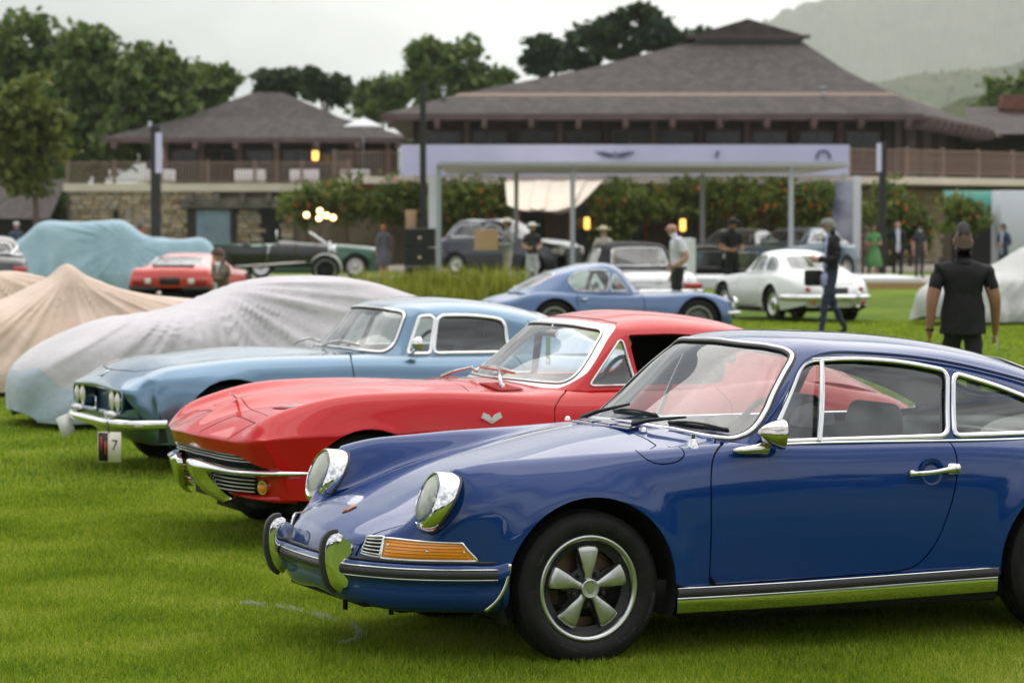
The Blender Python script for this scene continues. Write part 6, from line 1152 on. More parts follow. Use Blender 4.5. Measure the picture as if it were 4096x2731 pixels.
# white flag posts of the stand
for q, Y, lab in ((994, 86, 'white upright panel close behind the slim black pole'), (1967, 90, 'white upright panel beside the printed flag')): X = GX(q, Y); o = obj('upright_panel', box(X-.12, X+.12, Y-.05, Y+.05, 0, GZ(405, Y), .01), WHITEC, smooth=False); tag(o, lab, 'panel', 'white upright panels')
X = GX(1938, 91); n = 14; V = np.array([(X+(i-.5)*.62+.06*sin(j*.9), 91+.08*sin(j*.8+i), GZ(415, 91)-j*(GZ(415, 91)-.4)/(n-1)) for j in range(n) for i in (0, 1)]); o = obj('printed_flag', (np.concatenate([V, V+A_(0, .015, 0)]), gridf(n, 2)+[tuple(i+2*n for i in reversed(f)) for f in gridf(n, 2)]), mat('flag_print', (.50, .50, .62), .8, var=(1.1, .6, (.10, .11, .18)))); tag(o, 'tall lilac and black printed flag beside canopy', 'flag')
# stage deck
s = thing('stage_deck', 'low white stage with wooden front edge behind the parked cars', 'platform', (0, 0, 0)); obj('top', box(GX(1560, 76), GX(2095, 80), 78, 84, 0, .26, .01), WHITEC, s, smooth=False); obj('front_edge', box(GX(1960, 77), GX(2100, 77)+.3, 77.2, 77.4, 0, .17), mat('pale_wood', (.42, .26, .12), .7), s, smooth=False); obj('side_wall', box(GX(1578, 78), GX(1592, 78), 77, 80, 0, 1.3), WHITEC, s, smooth=False)
# loudspeaker tower with parts
X = GX(965, 80); sp = thing('loudspeaker', 'black loudspeaker stack standing in ornamental grass', 'speaker', (X, 80, 0)); 
for i in range(3): q = obj('cabinet', box(-.42, .42, -.35, .35, .02+i*.52, .52+i*.52, .02), SATIN, sp, smooth=False); obj('grille', box(-.38, .38, -.365, -.35, .06+i*.52, .48+i*.52), mat('speaker_mesh', (.008, .008, .009), .7) if 'speaker_mesh' not in MATS else MATS['speaker_mesh'], q, smooth=False); obj('badge', box(-.04, .04, -.372, -.366, .24+i*.52, .30+i*.52), CHROME, q, smooth=False)
o = obj('crate', box(GX(932, 92), GX(955, 92), 92, 92.4, 1.2, 2.1, .01), mat('cardboard', (.42, .27, .15), .8)); tag(o, 'brown cardboard box showing above the loudspeaker', 'box'); 
# table umbrella, white parasols on deck, table cloths
def parasol(label, q, r, Y, w, m):
    p = AT(q, r, Y); o = thing('parasol', label, 'parasol', (p[0], p[1], 0), 0, 'white parasols on the deck'); k = 8; zz = p[2]; obj('canopy', (np.array([(w*cos(2*pi*i/k), w*sin(2*pi*i/k), zz-.35) for i in range(k)]+[(0, 0, zz+.1)]), [(i, (i+1) % k, k) for i in range(k)]), m, o, smooth=False); obj('pole', cyl((0, 0, 3.7), (0, 0, zz+.2), .03, 6), GALV, o)
parasol('white parasol between the two roofs', 835, 275, 146, 1.0, WHITEC); parasol('cream parasol at the corner of main lodge', 1010, 305, 132, 1.5, CREAM)
for i, q in enumerate((368, 575, 700, 815)):
    p = AT(q, 414, 153); t = thing('dining_table', ('white-clothed table behind the black pole on terrace', 'white-clothed terrace table second from black pole', 'white-clothed terrace table below the yellow lantern', 'white-clothed terrace table at the railing corner')[i], 'table', (p[0], p[1], 3.66), 0, 'white-clothed tables on the terrace'); obj('cloth', box(-.75, .75, -.5, .5, .12, .76, .04), WHITEC, t); obj('leg', merge(*[box(a*.6-.03, a*.6+.03, b*.35-.03, b*.35+.03, 0, .14) for a in (-1, 1) for b in (-1, 1)]), WOODD, t, smooth=False)
# ornamental grass
def tuft(label, q, r, Y, rad, h, n, seed):
    X = GX(q, Y); g = np.random.default_rng(seed); a = g.uniform(0, 2*pi, n); rr = rad*np.sqrt(g.random(n)); x, y = rr*np.cos(a)*1.6, rr*np.sin(a); hh = h*g.uniform(.5, 1.1, n); ln = np.abs(g.normal(.25, .2, n)); b = g.uniform(0, 2*pi, n); V = np.zeros((n, 3, 3)); w = .022
    V[:, 0] = np.stack([x-w, y, 0*x], 1); V[:, 1] = np.stack([x+w, y, 0*x], 1); V[:, 2] = np.stack([x+np.cos(b)*ln*hh, y+np.sin(b)*ln*hh, hh], 1); t = thing('ornamental_grass', label, 'plant', (X, Y, 0), 0, 'ornamental grass clumps'); fastmesh('blade', V, 3, TUFT, t)['kind'] = 'stuff'
TUFT = leafmat('ornamental_blades', [(.09, .14, .010), (.19, .24, .018), (.33, .34, .04), (.45, .40, .09)], .6, .4)
tuft('ornamental grass clump left of the loudspeaker foot', 905, 690, 66, .75, .72, 700, 1); tuft('ornamental grass clump in front of the loudspeaker', 985, 690, 65, .75, .42, 600, 2); tuft('ornamental grass clump at the blue coupe tail', 1085, 690, 66, .8, .80, 800, 3); tuft('low ornamental grass clump behind light blue coupe roof', 860, 700, 63, .5, .5, 800, 4)
# ---------------------------------------------------------------- cars further back
def qgrid(S_):
    G = []
    for x, zt, zs, hw, zb, r in S_: G.append([(x+r*f**2.6, f*hw, z) for f, z in ((0, zt), (.40, zt-.05*(zt-zs)), (.72, zt-.38*(zt-zs)), (.90, zs), (.965, zs-.22*(zs-zb)), (1.0, zs-.5*(zs-zb)), (.985, zb+.22*(zs-zb)), (.95, zb))])
    return G
def qT(xb, xt, xr, xe, zb, zt, zr, zrt, wb, wr, c=.26, rear=None):
    """windscreen base/top x, rear top/base x, belt z, screen top z, roof z, rear top z, half widths at belt and roof"""
    def row(x, z, xs, zs_, wt): return [(x, 0, z), (x+(xs-x)*.25, .52*wt, z-.08*(z-zs_)), (x+(xs-x)*.62, .83*wt, z-.42*(z-zs_)), (xs, wt, zs_)]
    a = zb-.012; R0 = row(xb, zb+.018, xb+c*.8, a+.006, wb*.955)+[(xb+c, wb*.985, a), (xb+c*1.15, wb, a)]
    R1 = row((xb+xt)/2, (zb+zt)/2+.03, (xb+xt)/2+c*.62, (zb+zt)/2-.005, (wb+wr)/2*.965)+[((xb+xt)/2+c*.8, (wb+wr)/2*.985+.01, (zb+zt)/2-.05), ((xb+xt)/2+c*.9, wb, a)]
    R2 = row(xt, zt, xt+c*.42, zt-.045, wr)+[(xt+c*.5, (wr+wb)/2, (zt+zb)/2), (xt+c*.5, wb, a)]; xm = (xt+xr)/2+.05; R3 = row(xm, zr, xm, zr-.075, wr*1.01)+[(xm, (wr+wb)/2*1.01, (zr+zb)/2), (xm, wb, a)]
    R4 = row(xr, zrt, xr, zrt-.07, wr*.97)+[(xr, (wr+wb)/2*.98, (zrt+zb)/2-.01), (xr, wb*.99, a)]; xq = (xr+xe)/2; zq = (zrt+zb)/2+.055; R5 = row(xq, zq, xq-.03, zq-.06, wr*.92)+[(xq-.03, (wr+wb)/2*.95, (zq+zb)/2-.02), (xq-.03, wb*.965, a)]
    R6 = row(xe, zb+.012, xe-.12, a+.004, wb*.86)+[(xe-.14, wb*.9, a), (xe-.16, wb*.93, a)]
    return [R0, R1, R2, R3, R4, R5, R6]
def qcar(name, label, group, X, Y, rz, S_, Tp, paint_, wheels, arches, side, res=(4, 3), hub=.3, **k):
    hw = max(s[3] for s in S_); D = dict(paint=paint_, G=qgrid(S_), arches=arches, hw=hw, track=hw-.13, wheel=wheels, hub=hub, res=res, resT=(4, 4), arch_y=.45, lite=False, gap=.005, nt=90)
    if Tp:
        xb, xt, xr, xe, zb, zt, zr, zrt, wb, wr = Tp[:10]; D['T'] = qT(*Tp); D['cab'] = [(xb+.08, -.1), (xb+.12, wb*.5), (xb+.3, wb-.05), (xr+.1, wb-.05), (xe-.12, wb*.6), (xe-.05, -.1)]; D['zcab'] = zb-.08
        D['ws'] = rpoly([(-.3, zb+.045), (wb*.80, zb+.03), (wr*.93, zt-.05), (-.3, zt-.025)], [.01, .06, .05, .01]); D['wsx'] = xt+.12; D['rw'] = rpoly([(-.2, zrt-.05), (wr*.80, zrt-.075), (wb*.72, zb+.07), (-.2, zb+.06)], [.01, .06, .06, .01]); D['rwx'] = xr-.05
        D['side'] = [(p, .03, True, True) for p in side]
    D.update(k); o = coupe(name, label, group, (X, Y), rz, D)
    if Tp: simple_interior(o['car'], Tp[0]+.35, Tp[2], Tp[8]-.06, Tp[4]-.02, k.get('inner', LEATHER), -.36, .28)
    return o
def pw(R, w, rb, **k): return lambda car, loc, s: plain_wheel(car, R, w, rb, loc, s, k=32, **k)
# blue two-seat coupe, side on
BL2 = paint('mid_blue_paint', (.075, .145, .30), .25, .4, .3)
def build_bluecoupe():
    S_ = [(-.70, .46, .42, .52, .22, .14), (-.64, .56, .50, .64, .20, .12), (-.45, .64, .60, .72, .19, .06), (-.1, .69, .68, .76, .19, 0), (.4, .69, .66, .76, .19, 0), (.9, .70, .655, .76, .19, 0), (1.5, .69, .665, .765, .19, 0), (2.0, .70, .70, .78, .19, 0), (2.4, .72, .69, .77, .20, 0), (2.75, .66, .60, .71, .22, -.06), (3.02, .56, .50, .60, .25, -.14), (3.10, .44, .42, .5, .28, -.16)]
    o = qcar('sports_coupe', 'mid-blue rounded two-seat coupe seen side on behind the red roof', 'cars parked across the lawn', 2.52, 43.6, pi+radians(13), S_, (.72, 1.08, 1.85, 2.62, .70, 1.07, 1.115, 1.04, .66, .50), BL2, lambda car, loc, s: wire_wheel(car, .31, .15, .205, loc, s, CHROME, 32, 32), [(0, .30, .345), (2.13, .30, .34)], [[(1.02, .73), (1.22, 1.005), (1.30, .73)], [(1.33, .73), (1.27, 1.02), (1.60, 1.03), (1.80, .98), (1.90, .88), (1.80, .73)]], res=(5, 4), door=[(.80, .26), (.82, .68), (1.0, .76), (1.78, .76), (1.82, .55), (1.7, .26)], flare=.02, flw=.06)
    car = o['car']; obj('door_handle', mv(box(-.04, .04, -.02, .02, -.012, .012, .005), 1.70, .775, .62), CHROME, car)
    for s in (-1, 1): obj('headlamp', mv(lathe([(0, -.05), (.06, -.04), (.085, 0), (.09, .03)], 24, 'x'), -.60, s*.52, .55), CHROME, car)
    obj2('front_bumper', (sweep(curve([(-.76, 0, .40), (-.74, .3, .40), (-.62, .58, .40), (-.45, .70, .40)], 5), FLAT(.025, .02), A_(-1, .2, 0))), CHROME, car); obj('filler_cap', mv(lathe([(0, .03), (.04, .025), (.045, 0)], 16, 'z'), 2.35, .45, .735), CHROME, car)
build_bluecoupe()
# silver-white roadster with black soft top, tail towards the camera
WHT = paint('silver_white_paint', (.56, .57, .58), .1, .4, .4); PEARL = paint('pearl_white_paint', (.70, .72, .71), 0, .4, .4); SOFT = mat('black_soft_top', (.012, .012, .013), .8)
def build_roadster():
    S_ = [(-.85, .55, .50, .70, .25, .12), (-.78, .70, .64, .78, .22, .1), (-.4, .80, .76, .84, .2, 0), (.2, .84, .80, .85, .19, 0), (.9, .88, .85, .86, .19, 0), (1.6, .88, .86, .865, .19, 0), (2.3, .88, .86, .865, .19, 0), (2.8, .85, .82, .85, .2, 0), (3.2, .80, .76, .82, .24, -.05), (3.40, .66, .62, .76, .28, -.10), (3.44, .48, .46, .72, .32, -.12)]
    o = qcar('roadster', 'white roadster with black soft top and its tail towards the lawn', 'cars parked across the lawn', GX(1478, 52)-.55, 55.4, radians(-76), S_, (.75, 1.08, 1.95, 2.35, .87, 1.30, 1.36, 1.32, .74, .58), WHT, pw(.31, .17, .18), [(0, .30, .36), (2.40, .30, .36)], [[(1.05, .90), (1.28, 1.22), (1.85, 1.24), (1.85, .90)]], roofm=SOFT, boot=[(2.5, -.3), (2.52, .60), (3.36, .58), (3.42, -.3)], bz=.6, lining=SOFT); car = o['car']
    obj2('rear_bumper', (sweep(curve([(3.50, 0, .50), (3.48, .4, .50), (3.40, .70, .50), (3.2, .86, .50)], 5), FLAT(.04, .03), A_(1, .2, 0))), CHROME, car)
    for s in (-1, 1): obj('tail_lamp', xf(box(-.02, .03, -.17, .17, -.05, .05, .015), tr(3.40, s*.62, .60) @ rotm('Z', -s*.2)), REDLENS, car)
    obj('boot_badge', merge(sweep([(3.43, .045*cos(a), .69+.045*sin(a)) for a in np.linspace(0, 2*pi, 20, endpoint=False)], circ(.006, 5), None, True), *[cyl((3.43, 0, .69), (3.43, .042*cos(a), .69+.042*sin(a)), .005, 5) for a in (pi/2, pi/2+2.09, pi/2-2.09)]), CHROME, car); obj('boot_trim', box(3.40, 3.425, -.45, .45, .575, .59), CHROME, car)
build_roadster()
def build_356():
    S_ = [(-.78, .46, .42, .55, .26, .16), (-.70, .60, .54, .68, .22, .13), (-.45, .74, .68, .76, .2, .04), (0, .80, .74, .80, .19, 0), (.5, .84, .78, .80, .19, 0), (1.1, .84, .80, .80, .19, 0), (1.7, .84, .81, .81, .19, 0), (2.15, .86, .80, .825, .2, 0), (2.55, .84, .74, .80, .22, -.03), (2.88, .70, .62, .72, .26, -.12), (3.06, .52, .48, .60, .30, -.2), (3.10, .42, .40, .5, .33, -.22)]
    o = qcar('rounded_coupe', 'white rounded vintage coupe with its tail towards the camera', 'cars parked across the lawn', GX(1880, 51)-.72, 53.8, radians(-70), S_, (.55, .95, 1.60, 2.45, .84, 1.17, 1.235, 1.18, .70, .52, .24), PEARL, pw(.32, .15, .19, disc=PEARL, white=False), [(0, .31, .36), (2.05, .31, .35)], [[(.90, .87), (1.08, 1.12), (1.45, 1.14), (1.50, .87)], [(1.54, .87), (1.52, 1.13), (1.75, 1.07), (1.95, .95), (1.9, .87)]], res=(5, 4), door=[(.62, .28), (.64, .8), (.8, .9), (1.5, .9), (1.56, .7), (1.45, .28)], boot=[(2.42, -.3), (2.46, .38), (2.9, .36), (2.99, -.3)], bz=.5); car = o['car']
    obj2('rear_bumper', (merge(sweep(curve([(3.16, 0, .43), (3.14, .3, .43), (3.02, .55, .43), (2.75, .74, .43), (2.5, .82, .43)], 5), FLAT(.045, .035), A_(1, .2, 0)))), CHROME, car); 
    for s in (-1, 1):
        obj('overrider', mv(box(-.03, .05, -.03, .03, -.08, .10, .02), 3.16, s*.33, .43), CHROME, car); l_ = obj('tail_lamp', mv(lathe([(0, .045), (.03, .035), (.04, 0), (.045, -.02)], 16, 'x'), 2.93, s*.50, .57), REDLENS, car); obj('reflector', mv(box(-.01, .01, -.05, .05, -.025, .025, .006), 3.08, s*.48, .34), REDLENS, car); obj('exhaust', cyl((2.9, s*.33, .29), (3.2, s*.33, .27), .03, 8), CHROME_D, car)
    obj('engine_grille', merge(*[sweep(*(lambda q: (q[0], FLAT(.008, .006), q[1]))(drape(o['body'], [(2.55, y), (2.78, y)], 5, .004))) for y in (.03, .06, .09)]), CHROME_D, car); obj('number_plate', box(3.075, 3.085, -.18, .18, .50, .60, .004), mat('plate_dark', (.05, .05, .06), .4), car); obj2('rear_apron', ((lambda R: gmesh(R[0], R[1])[:2])(loft([[(3.10, 0, .42), (3.06, .3, .42), (2.9, .55, .42)], [(3.05, 0, .26), (3.0, .3, .26), (2.85, .5, .26)]], 2, 3))), PEARL, car)
build_356()
RED2 = paint('orange_red_paint', (.62, .045, .028), 0, .4, .4)
def build_redgt():
    S_ = [(-.95, .40, .38, .62, .22, .1), (-.85, .52, .48, .76, .2, .08), (-.3, .70, .68, .86, .19, 0), (.4, .76, .72, .88, .19, 0), (1.1, .80, .76, .88, .19, 0), (1.8, .82, .78, .89, .19, 0), (2.4, .84, .80, .905, .2, 0), (2.85, .82, .78, .89, .22, 0), (3.12, .78, .74, .86, .25, -.03), (3.20, .62, .60, .84, .30, -.05), (3.16, .42, .40, .82, .32, -.05)]
    o = qcar('wedge_coupe', 'low orange-red mid-engined coupe seen from behind beside crouching man', 'cars parked across the lawn', GX(452, 60), 62.3, radians(-98), S_, (.75, 1.25, 2.0, 3.05, .79, 1.06, 1.10, 1.07, .78, .56), RED2, pw(.32, .22, .2), [(0, .31, .36), (2.45, .31, .37)], [[(1.12, .83), (1.42, .99), (1.95, 1.0), (2.1, .83)]], rw=rpoly([(-.2, 1.02), (.46, 1.0), (.56, .87), (-.2, .87)], .05), rwx=1.9); car = o['car']; obj('tail_panel', box(3.17, 3.19, -.78, .78, .47, .64, .01), RED2, car)
    for s in (-1, 1): l_ = obj('tail_lamp', box(3.18, 3.22, s*.56-.19, s*.56+.19, .49, .61, .012), REDLENS, car); obj('reverse_lamp', box(3.215, 3.23, s*.44-.06, s*.44+.06, .5, .6, .005), WHITEP, l_); obj('rear_bumper', box(3.14, 3.24, s*.55-.28, s*.55+.28, .36, .44, .02), SATIN, car)
    obj('number_plate', box(3.19, 3.205, -.2, .2, .48, .62), SATIN, car); obj('exhaust', cyl((3.1, -.2, .3), (3.3, -.2, .3), .05, 10), CHROME_D, car); obj('engine_louvre', box(2.5, 3.0, -.42, .42, .85, .87), SATIN, car)
build_redgt()
def modern(z, hwid, tall=0, L=5.0):
    return [(-.92, .62+tall*.25, .56+tall*.2, hwid*.80, .24, .16), (-.84, .80+tall*.35, .72+tall*.3, hwid*.90, .21, .12), (-.4, .92+tall*.5, .86+tall*.45, hwid*.97, .2, .02), (.3, .98+tall*.5, .92+tall*.5, hwid, .2, 0), (1.1, 1.0+tall*.5, .95+tall*.5, hwid, .2, 0), (2.0, 1.0+tall*.5, .96+tall*.5, hwid, .2, 0), (2.9, 1.0+tall*.5, .96+tall*.5, hwid*1.01, .2, 0), (L-1.5, .99+tall*.5, .93+tall*.5, hwid*.97, .22, -.02), (L-1.05, .92+tall*.4, .85+tall*.4, hwid*.9, .28, -.08), (L-.95, .66+tall*.2, .6+tall*.2, hwid*.86, .32, -.12)]
def modern_front(car, hwid, z, big=True, lamp=.11, grille=True):
    if grille: g = obj('radiator_grille', box(-.95, -.90, -.42, .42, .40, .78+z*.3, .03), SATIN, car); obj('grille_frame', sweep(np.array([(-.95, -.43, .38), (-.95, .43, .38), (-.93, .43, .80+z*.3), (-.93, -.43, .80+z*.3)]), circ(.02, 6), None, True), CHROME, g); obj('grille_mesh', merge(*[box(-.958, -.95, y-.008, y+.008, .42, .76+z*.3) for y in np.arange(-.36, .37, .08)]), CHROME, g, smooth=False)
    for s in (-1, 1):
        for y, r in ((hwid*.66, lamp), (hwid*.84, lamp*.7)): l_ = obj('headlamp', xf(lathe([(0, -.05), (r*.7, -.04), (r, 0), (r+.012, .0), (r+.015, .06)], 20, 'x'), tr(-.86+.10*(y > hwid*.75), s*y, .70+z*.25) @ rotm('Z', -s*.3)), MATS.get('warm_lens'), car); obj('bezel', xf(lathe([(r, -.02), (r+.014, -.03), (r+.02, .02)], 20, 'x'), tr(-.86+.10*(y > hwid*.75), s*y, .70+z*.25) @ rotm('Z', -s*.3)), CHROME, l_)
    obj('lower_intake', box(-.93, -.86, -hwid*.7, hwid*.7, .25, .36, .02), SATIN, car)
def build_modern(name, label, X, Y, rz, pm, tall, hwid, roofz, L=5.0, wb=3.0):
    S_ = modern(0, hwid, tall, L); b = 1.0+tall*.5; o = qcar(name, label, 'show cars on the drive behind', X, Y, rz, S_, (.75, 1.35, 2.75+tall, L-1.5+tall*.3, b, roofz-.06, roofz, roofz-.05, hwid*.90, hwid*.66), pm, pw(.36, .24, .25, capmat=ALU, disc=ALU, capr=.35), [(0, .36, .42), (wb, .36, .42)], [[(1.15, b+.03), (1.52, roofz-.16), (2.05, roofz-.13), (2.05, b+.03)], [(2.12, b+.03), (2.12, roofz-.13), (2.75+tall*.6, roofz-.18), (3.05+tall*.6, b+.03)]], hub=.36, inner=CLOTHGREY, trimw=.014); modern_front(o['car'], hwid, tall); return o['car']
NAVY = paint('midnight_navy_paint', (.010, .014, .030), .2, .35, .5); GRBL = paint('grey_blue_paint', (.06, .12, .17), .3, .35, .5); BLK = paint('gloss_black_paint', (.008, .008, .009), 0, .3, .5); GRN = paint('racing_green_paint', (.006, .085, .035), .2, .35, .5)
def front_at(q, Y, deg): a = radians(deg); return GX(q, Y), Y, a
build_modern('sport_utility', 'dark navy tall car behind the man carrying a box', GX(1262, 96), 97, pi-radians(33), NAVY, .42, .98, 1.80, 5.1); build_modern('saloon', 'black saloon with round glowing lamps facing the stage', GX(1655, 89), 90, radians(66), BLK, .18, .95, 1.52); build_modern('saloon', 'grey-blue saloon behind white rounded coupe', GX(1768, 84), 86, radians(52), GRBL, .20, .96, 1.56)
dk = build_modern('saloon', 'dark saloon cut off by the left edge with red tail lamp', -11.4, 63.6, radians(-76), BLK, .05, .86, 1.42, 4.6, 2.7)
for s_ in (-1, 1): obj('tail_lamp', box(3.55, 3.66, s_*.62-.14, s_*.62+.14, .62, .82, .02), REDLENS, dk)
cs_ = build_modern
o = qcar('convertible', 'dark green open grand tourer behind the black vintage tourer', 'show cars on the drive behind', GX(815, 93), 93, pi+radians(4), modern(0, .96, .10, 5.0), None, GRN, pw(.36, .24, .25, capmat=ALU, disc=ALU, capr=.35), [(0, .36, .42), (2.9, .36, .42)], (), hub=.36); modern_front(o['car'], .96, .1)
obj('screen_frame', sweep(curve([(.85, -.80, 1.03), (1.35, -.68, 1.38), (1.42, 0, 1.42), (1.35, .68, 1.38), (.85, .80, 1.03)], 5, (1, 3)), circ(.035, 6)), CHROME, o['car']); obj('windscreen', (lambda R: gmesh(R[0], R[1])[:2])(loft([[(.78, 0, 1.05), (.80, .4, 1.05), (.88, .78, 1.04)], [(1.38, 0, 1.41), (1.36, .4, 1.40), (1.33, .66, 1.37)]], 3, 3)), GLASSW, o['car'])
# ---------------------------------------------------------------- black open vintage tourer
def build_tourer():
    t = thing('vintage_tourer', 'black open vintage tourer with upright wire wheels and pale front mudguard', 'car', (GX(752, 84), 84, 0), pi+radians(3), 'show cars on the drive behind'); B = mat('tourer_black', (.014, .015, .014), .35, 0, .6)
    R, N = loft([[(-.05, 0, 1.10), (-.05, .2, 1.06), (-.05, .30, .92), (-.05, .30, .62)], [(.9, 0, 1.16), (.9, .28, 1.12), (.9, .38, .95), (.9, .38, .6)], [(1.35, 0, 1.20), (1.35, .36, 1.15), (1.35, .50, .95), (1.35, .50, .58)]], 5, 4); obj2('bonnet', (gmesh(R, N)[:2]), B, t); obj('radiator', merge(box(-.12, -.02, -.30, .30, .60, 1.12, .03), box(-.11, -.03, -.2, .2, 1.1, 1.18, .02)), CHROME, t)
    R, N = loft([st(1.35, (.50, 1.12), (.54, .95), (.55, .75), (.53, .55)), st(1.8, (.58, 1.02), (.62, .9), (.62, .75), (.58, .52)), st(2.5, (.62, 1.08), (.66, .92), (.66, .75), (.6, .52)), st(3.1, (.60, 1.10), (.64, .95), (.63, .75), (.58, .52)), st(3.6, (.45, 1.05), (.5, .9), (.5, .72), (.45, .55))], 5, 4, sym=False); obj('tub', merge(both(gmesh(R, N)[:2]), box(3.55, 3.62, -.48, .48, .55, 1.04)), B, t)
    obj('floor_pan', box(-.1, 3.7, -.42, .42, .46, .58), DARK, t); obj('cockpit', merge(box(1.5, 3.5, -.5, .5, .55, .80), box(2.15, 2.35, -.5, .5, .7, 1.15, .05), box(3.2, 3.4, -.5, .5, .7, 1.15, .05)), LEATHER, t); obj('tonneau', merge(box(2.6, 3.5, -.5, .5, 1.05, 1.12, .04)), mat('green_tonneau', (.01, .10, .05), .8), t)
    obj('windscreen', box(1.40, 1.415, -.52, .52, 1.15, 1.48), GLASS, t); obj('screen_frame', sweep(np.array([(1.41, -.53, 1.14), (1.41, -.53, 1.49), (1.41, .53, 1.49), (1.41, .53, 1.14)]), circ(.016, 6)), CHROME, t); steering(t, 1.78, .28, 1.1, SATIN, .2, .5)
    for x in (.05, 3.05):
        for s in (-1, 1): wire_wheel(t, .39, .13, .29, (x, s*.70, .385), s, SATIN, 28, 28)
    for x, m in ((.05, mat('pale_mudguard', (.62, .62, .58), .5)), (3.05, B)):
        for s in (-1, 1):
            a = np.linspace(radians(-15 if x < 1 else 10), radians(150), 14); P = np.array([(x+.45*cos(pi-q), s*.70, .385+.45*sin(q)) for q in a]); obj('mudguard', sweep(P, [(-.11, -.012), (-.11, .0), (0, .018), (.11, .0), (.11, -.012)], np.array([(cos(pi-q), 0, sin(q)) for q in a])), m, t)
    for s in (-1, 1):
        h = obj('headlamp', mv(lathe([(.02, .10), (.10, .06), (.135, -.02), (.14, -.05)], 20, 'x'), -.18, s*.42, .95), CHROME, t); obj('lens', mv(lathe([(0, -.07), (.08, -.06), (.135, -.05)], 20, 'x'), -.18, s*.42, .95), LENS, h)
    obj('exhaust', cyl((.6, .60, .60), (3.6, .66, .42), .035, 8), CHROME_D, t); obj('hand_brake', cyl((1.7, .70, .6), (1.6, .72, 1.1), .015, 6), CHROME, t); obj('bonnet_strap', merge(*[box(x-.02, x+.02, .30, .40, .62, 1.14) for x in (.3, .85)]), mat('leather_strap', (.12, .06, .03), .6), t)
build_tourer()
# ---------------------------------------------------------------- fabric-covered cars
def covermat(name, c1, c2, tr_=.0): 
    m = mat(name, c1, .75, var=(1.8, .3, c2), bump=(11, .55), sheen=.2); return m
def cover(name, label, X, Y, rz, prof, m, seed, fold=.02, group='cars under fabric covers', hem=.06, kf=7.0, two=None, peaks=(), ctr=None, rad=1.0):
    """prof: (x, top z, half width at shoulder, shoulder z, half width at hem, r)"""
    r = np.random.default_rng(seed); o = thing(name, label, 'covered car', (X, Y, 0), rz, group); G = []
    for x, zt, ws_, zs, wh, rr in prof: G.append([(x+rr*f**2, w, z) for f, w, z in ((0, 0, zt), (.35, ws_*.5, zt-.06*(zt-zs)), (.65, ws_*.86, zt-.5*(zt-zs)), (.8, ws_, zs), (.95, (ws_*.35+wh*.65)*1.01, zs*.55+hem*.45), (1, wh*1.03, zs*.2+hem*.8), (1.02, wh*1.02, hem))])
    def post(R):
        R = R.copy(); nu, nv = R.shape[:2]; x = R[..., 0]; z = R[..., 2]; t = np.clip(1-z/1.1, 0, 1); ph = r.uniform(0, 6, 8); sg = np.sign(R[..., 1]+1e-9); w = 0
        for k in range(6): w = w+np.sin(x*(kf*.55+k*2.9)+ph[k]+z*(.6+.35*k)*(-1)**k)*(1.0/(1+.4*k))
        yy = np.abs(R[..., 1]); cx_ = ctr if ctr is not None else prof[len(prof)//2][0]-.4; ang = np.arctan2(1.15-z+yy*.15, x-cx_+.05); rd = np.hypot(x-cx_, 1.22-z); w2 = (np.maximum(0, np.sin(ang*21+ph[7]+2*np.sin(ang*5)))**3+.6*np.maximum(0, np.sin(ang*37+ph[3]))**4)*np.clip(rd*1.5, 0, 1)*np.clip(1.9-rd, 0, 1); d = fold*(.15+1.1*t**1.6)*w+fold*1.5*rad*w2; R[..., 1] += sg*d*np.clip(yy/.3, 0, 1); R[..., 2] += fold*.6*rad*w2*np.clip(z-.3, 0, 1)
        for px, pz, wd, a in peaks: R[..., 2] += a*np.exp(-((x-px)/wd)**2)*np.clip(1-np.abs(R[..., 1])/.9, 0, 1)**.7
        e = (np.arange(nu)-(nu-1)/2)/((nu-1)/2); R[..., 0] += (fold*.8*np.sin(R[..., 1]*9+ph[6])*(np.abs(e)[:, None]**10)); return R
    R, N = loft(G, 12, 9, post=post); S = gmesh(R, N)
    if two:
        Sa = clip(S, lambda V: V[:, 2]-two[1](V)); Sb = clip(S, lambda V: two[1](V)-V[:, 2]); pan('cover', Sa, m, o, d=.006); pan('cover_skirt', Sb, two[0], o, d=.006)
    else: pan('cover', S, m, o, d=.006)
    for x in (prof[0][0]+1.0, prof[-1][0]-1.1):
        for s in (-1, 1): obj('tyre', mv(tyre(.29, .17, .19, 24), x, s*(prof[3][4]-.34), .285), TYRE, o)
    return o
CVW = covermat('pale_grey_cover', (.62, .59, .615), (.50, .475, .50)); CVB = covermat('pale_blue_skirt', (.36, .47, .56), (.46, .50, .55)); CVT = covermat('tan_cover', (.72, .56, .45), (.58, .43, .33)); CVL = covermat('light_blue_cover', (.27, .42, .50), (.36, .51, .59)); CVG = covermat('light_grey_cover', (.52, .52, .50), (.44, .44, .43))
cover('covered_car', 'low car under pale grey cover with bluish nose, beside the light blue coupe', -3.28, 25.3, radians(22.9), [(-.98, .14, .30, .12, .42, .10), (-.95, .46, .52, .40, .66, .16), (-.80, .60, .62, .54, .76, .10), (-.45, .78, .68, .68, .84, .02), (0, .90, .72, .76, .88, 0), (.55, 1.0, .74, .80, .9, 0), (1.0, 1.17, .62, .88, .9, 0), (1.5, 1.235, .58, .92, .9, 0), (2.1, 1.20, .58, .90, .9, 0), (2.7, 1.03, .62, .82, .9, 0), (3.3, .88, .66, .74, .86, -.02), (3.6, .66, .60, .56, .78, -.1), (3.68, .2, .4, .16, .55, -.1)], CVW, 3, .022, two=(CVB, lambda V: .52-.55*np.clip(V[:, 0]+.95, 0, 1.4)+.04*np.sin(V[:, 0]*9+V[:, 1]*7)))
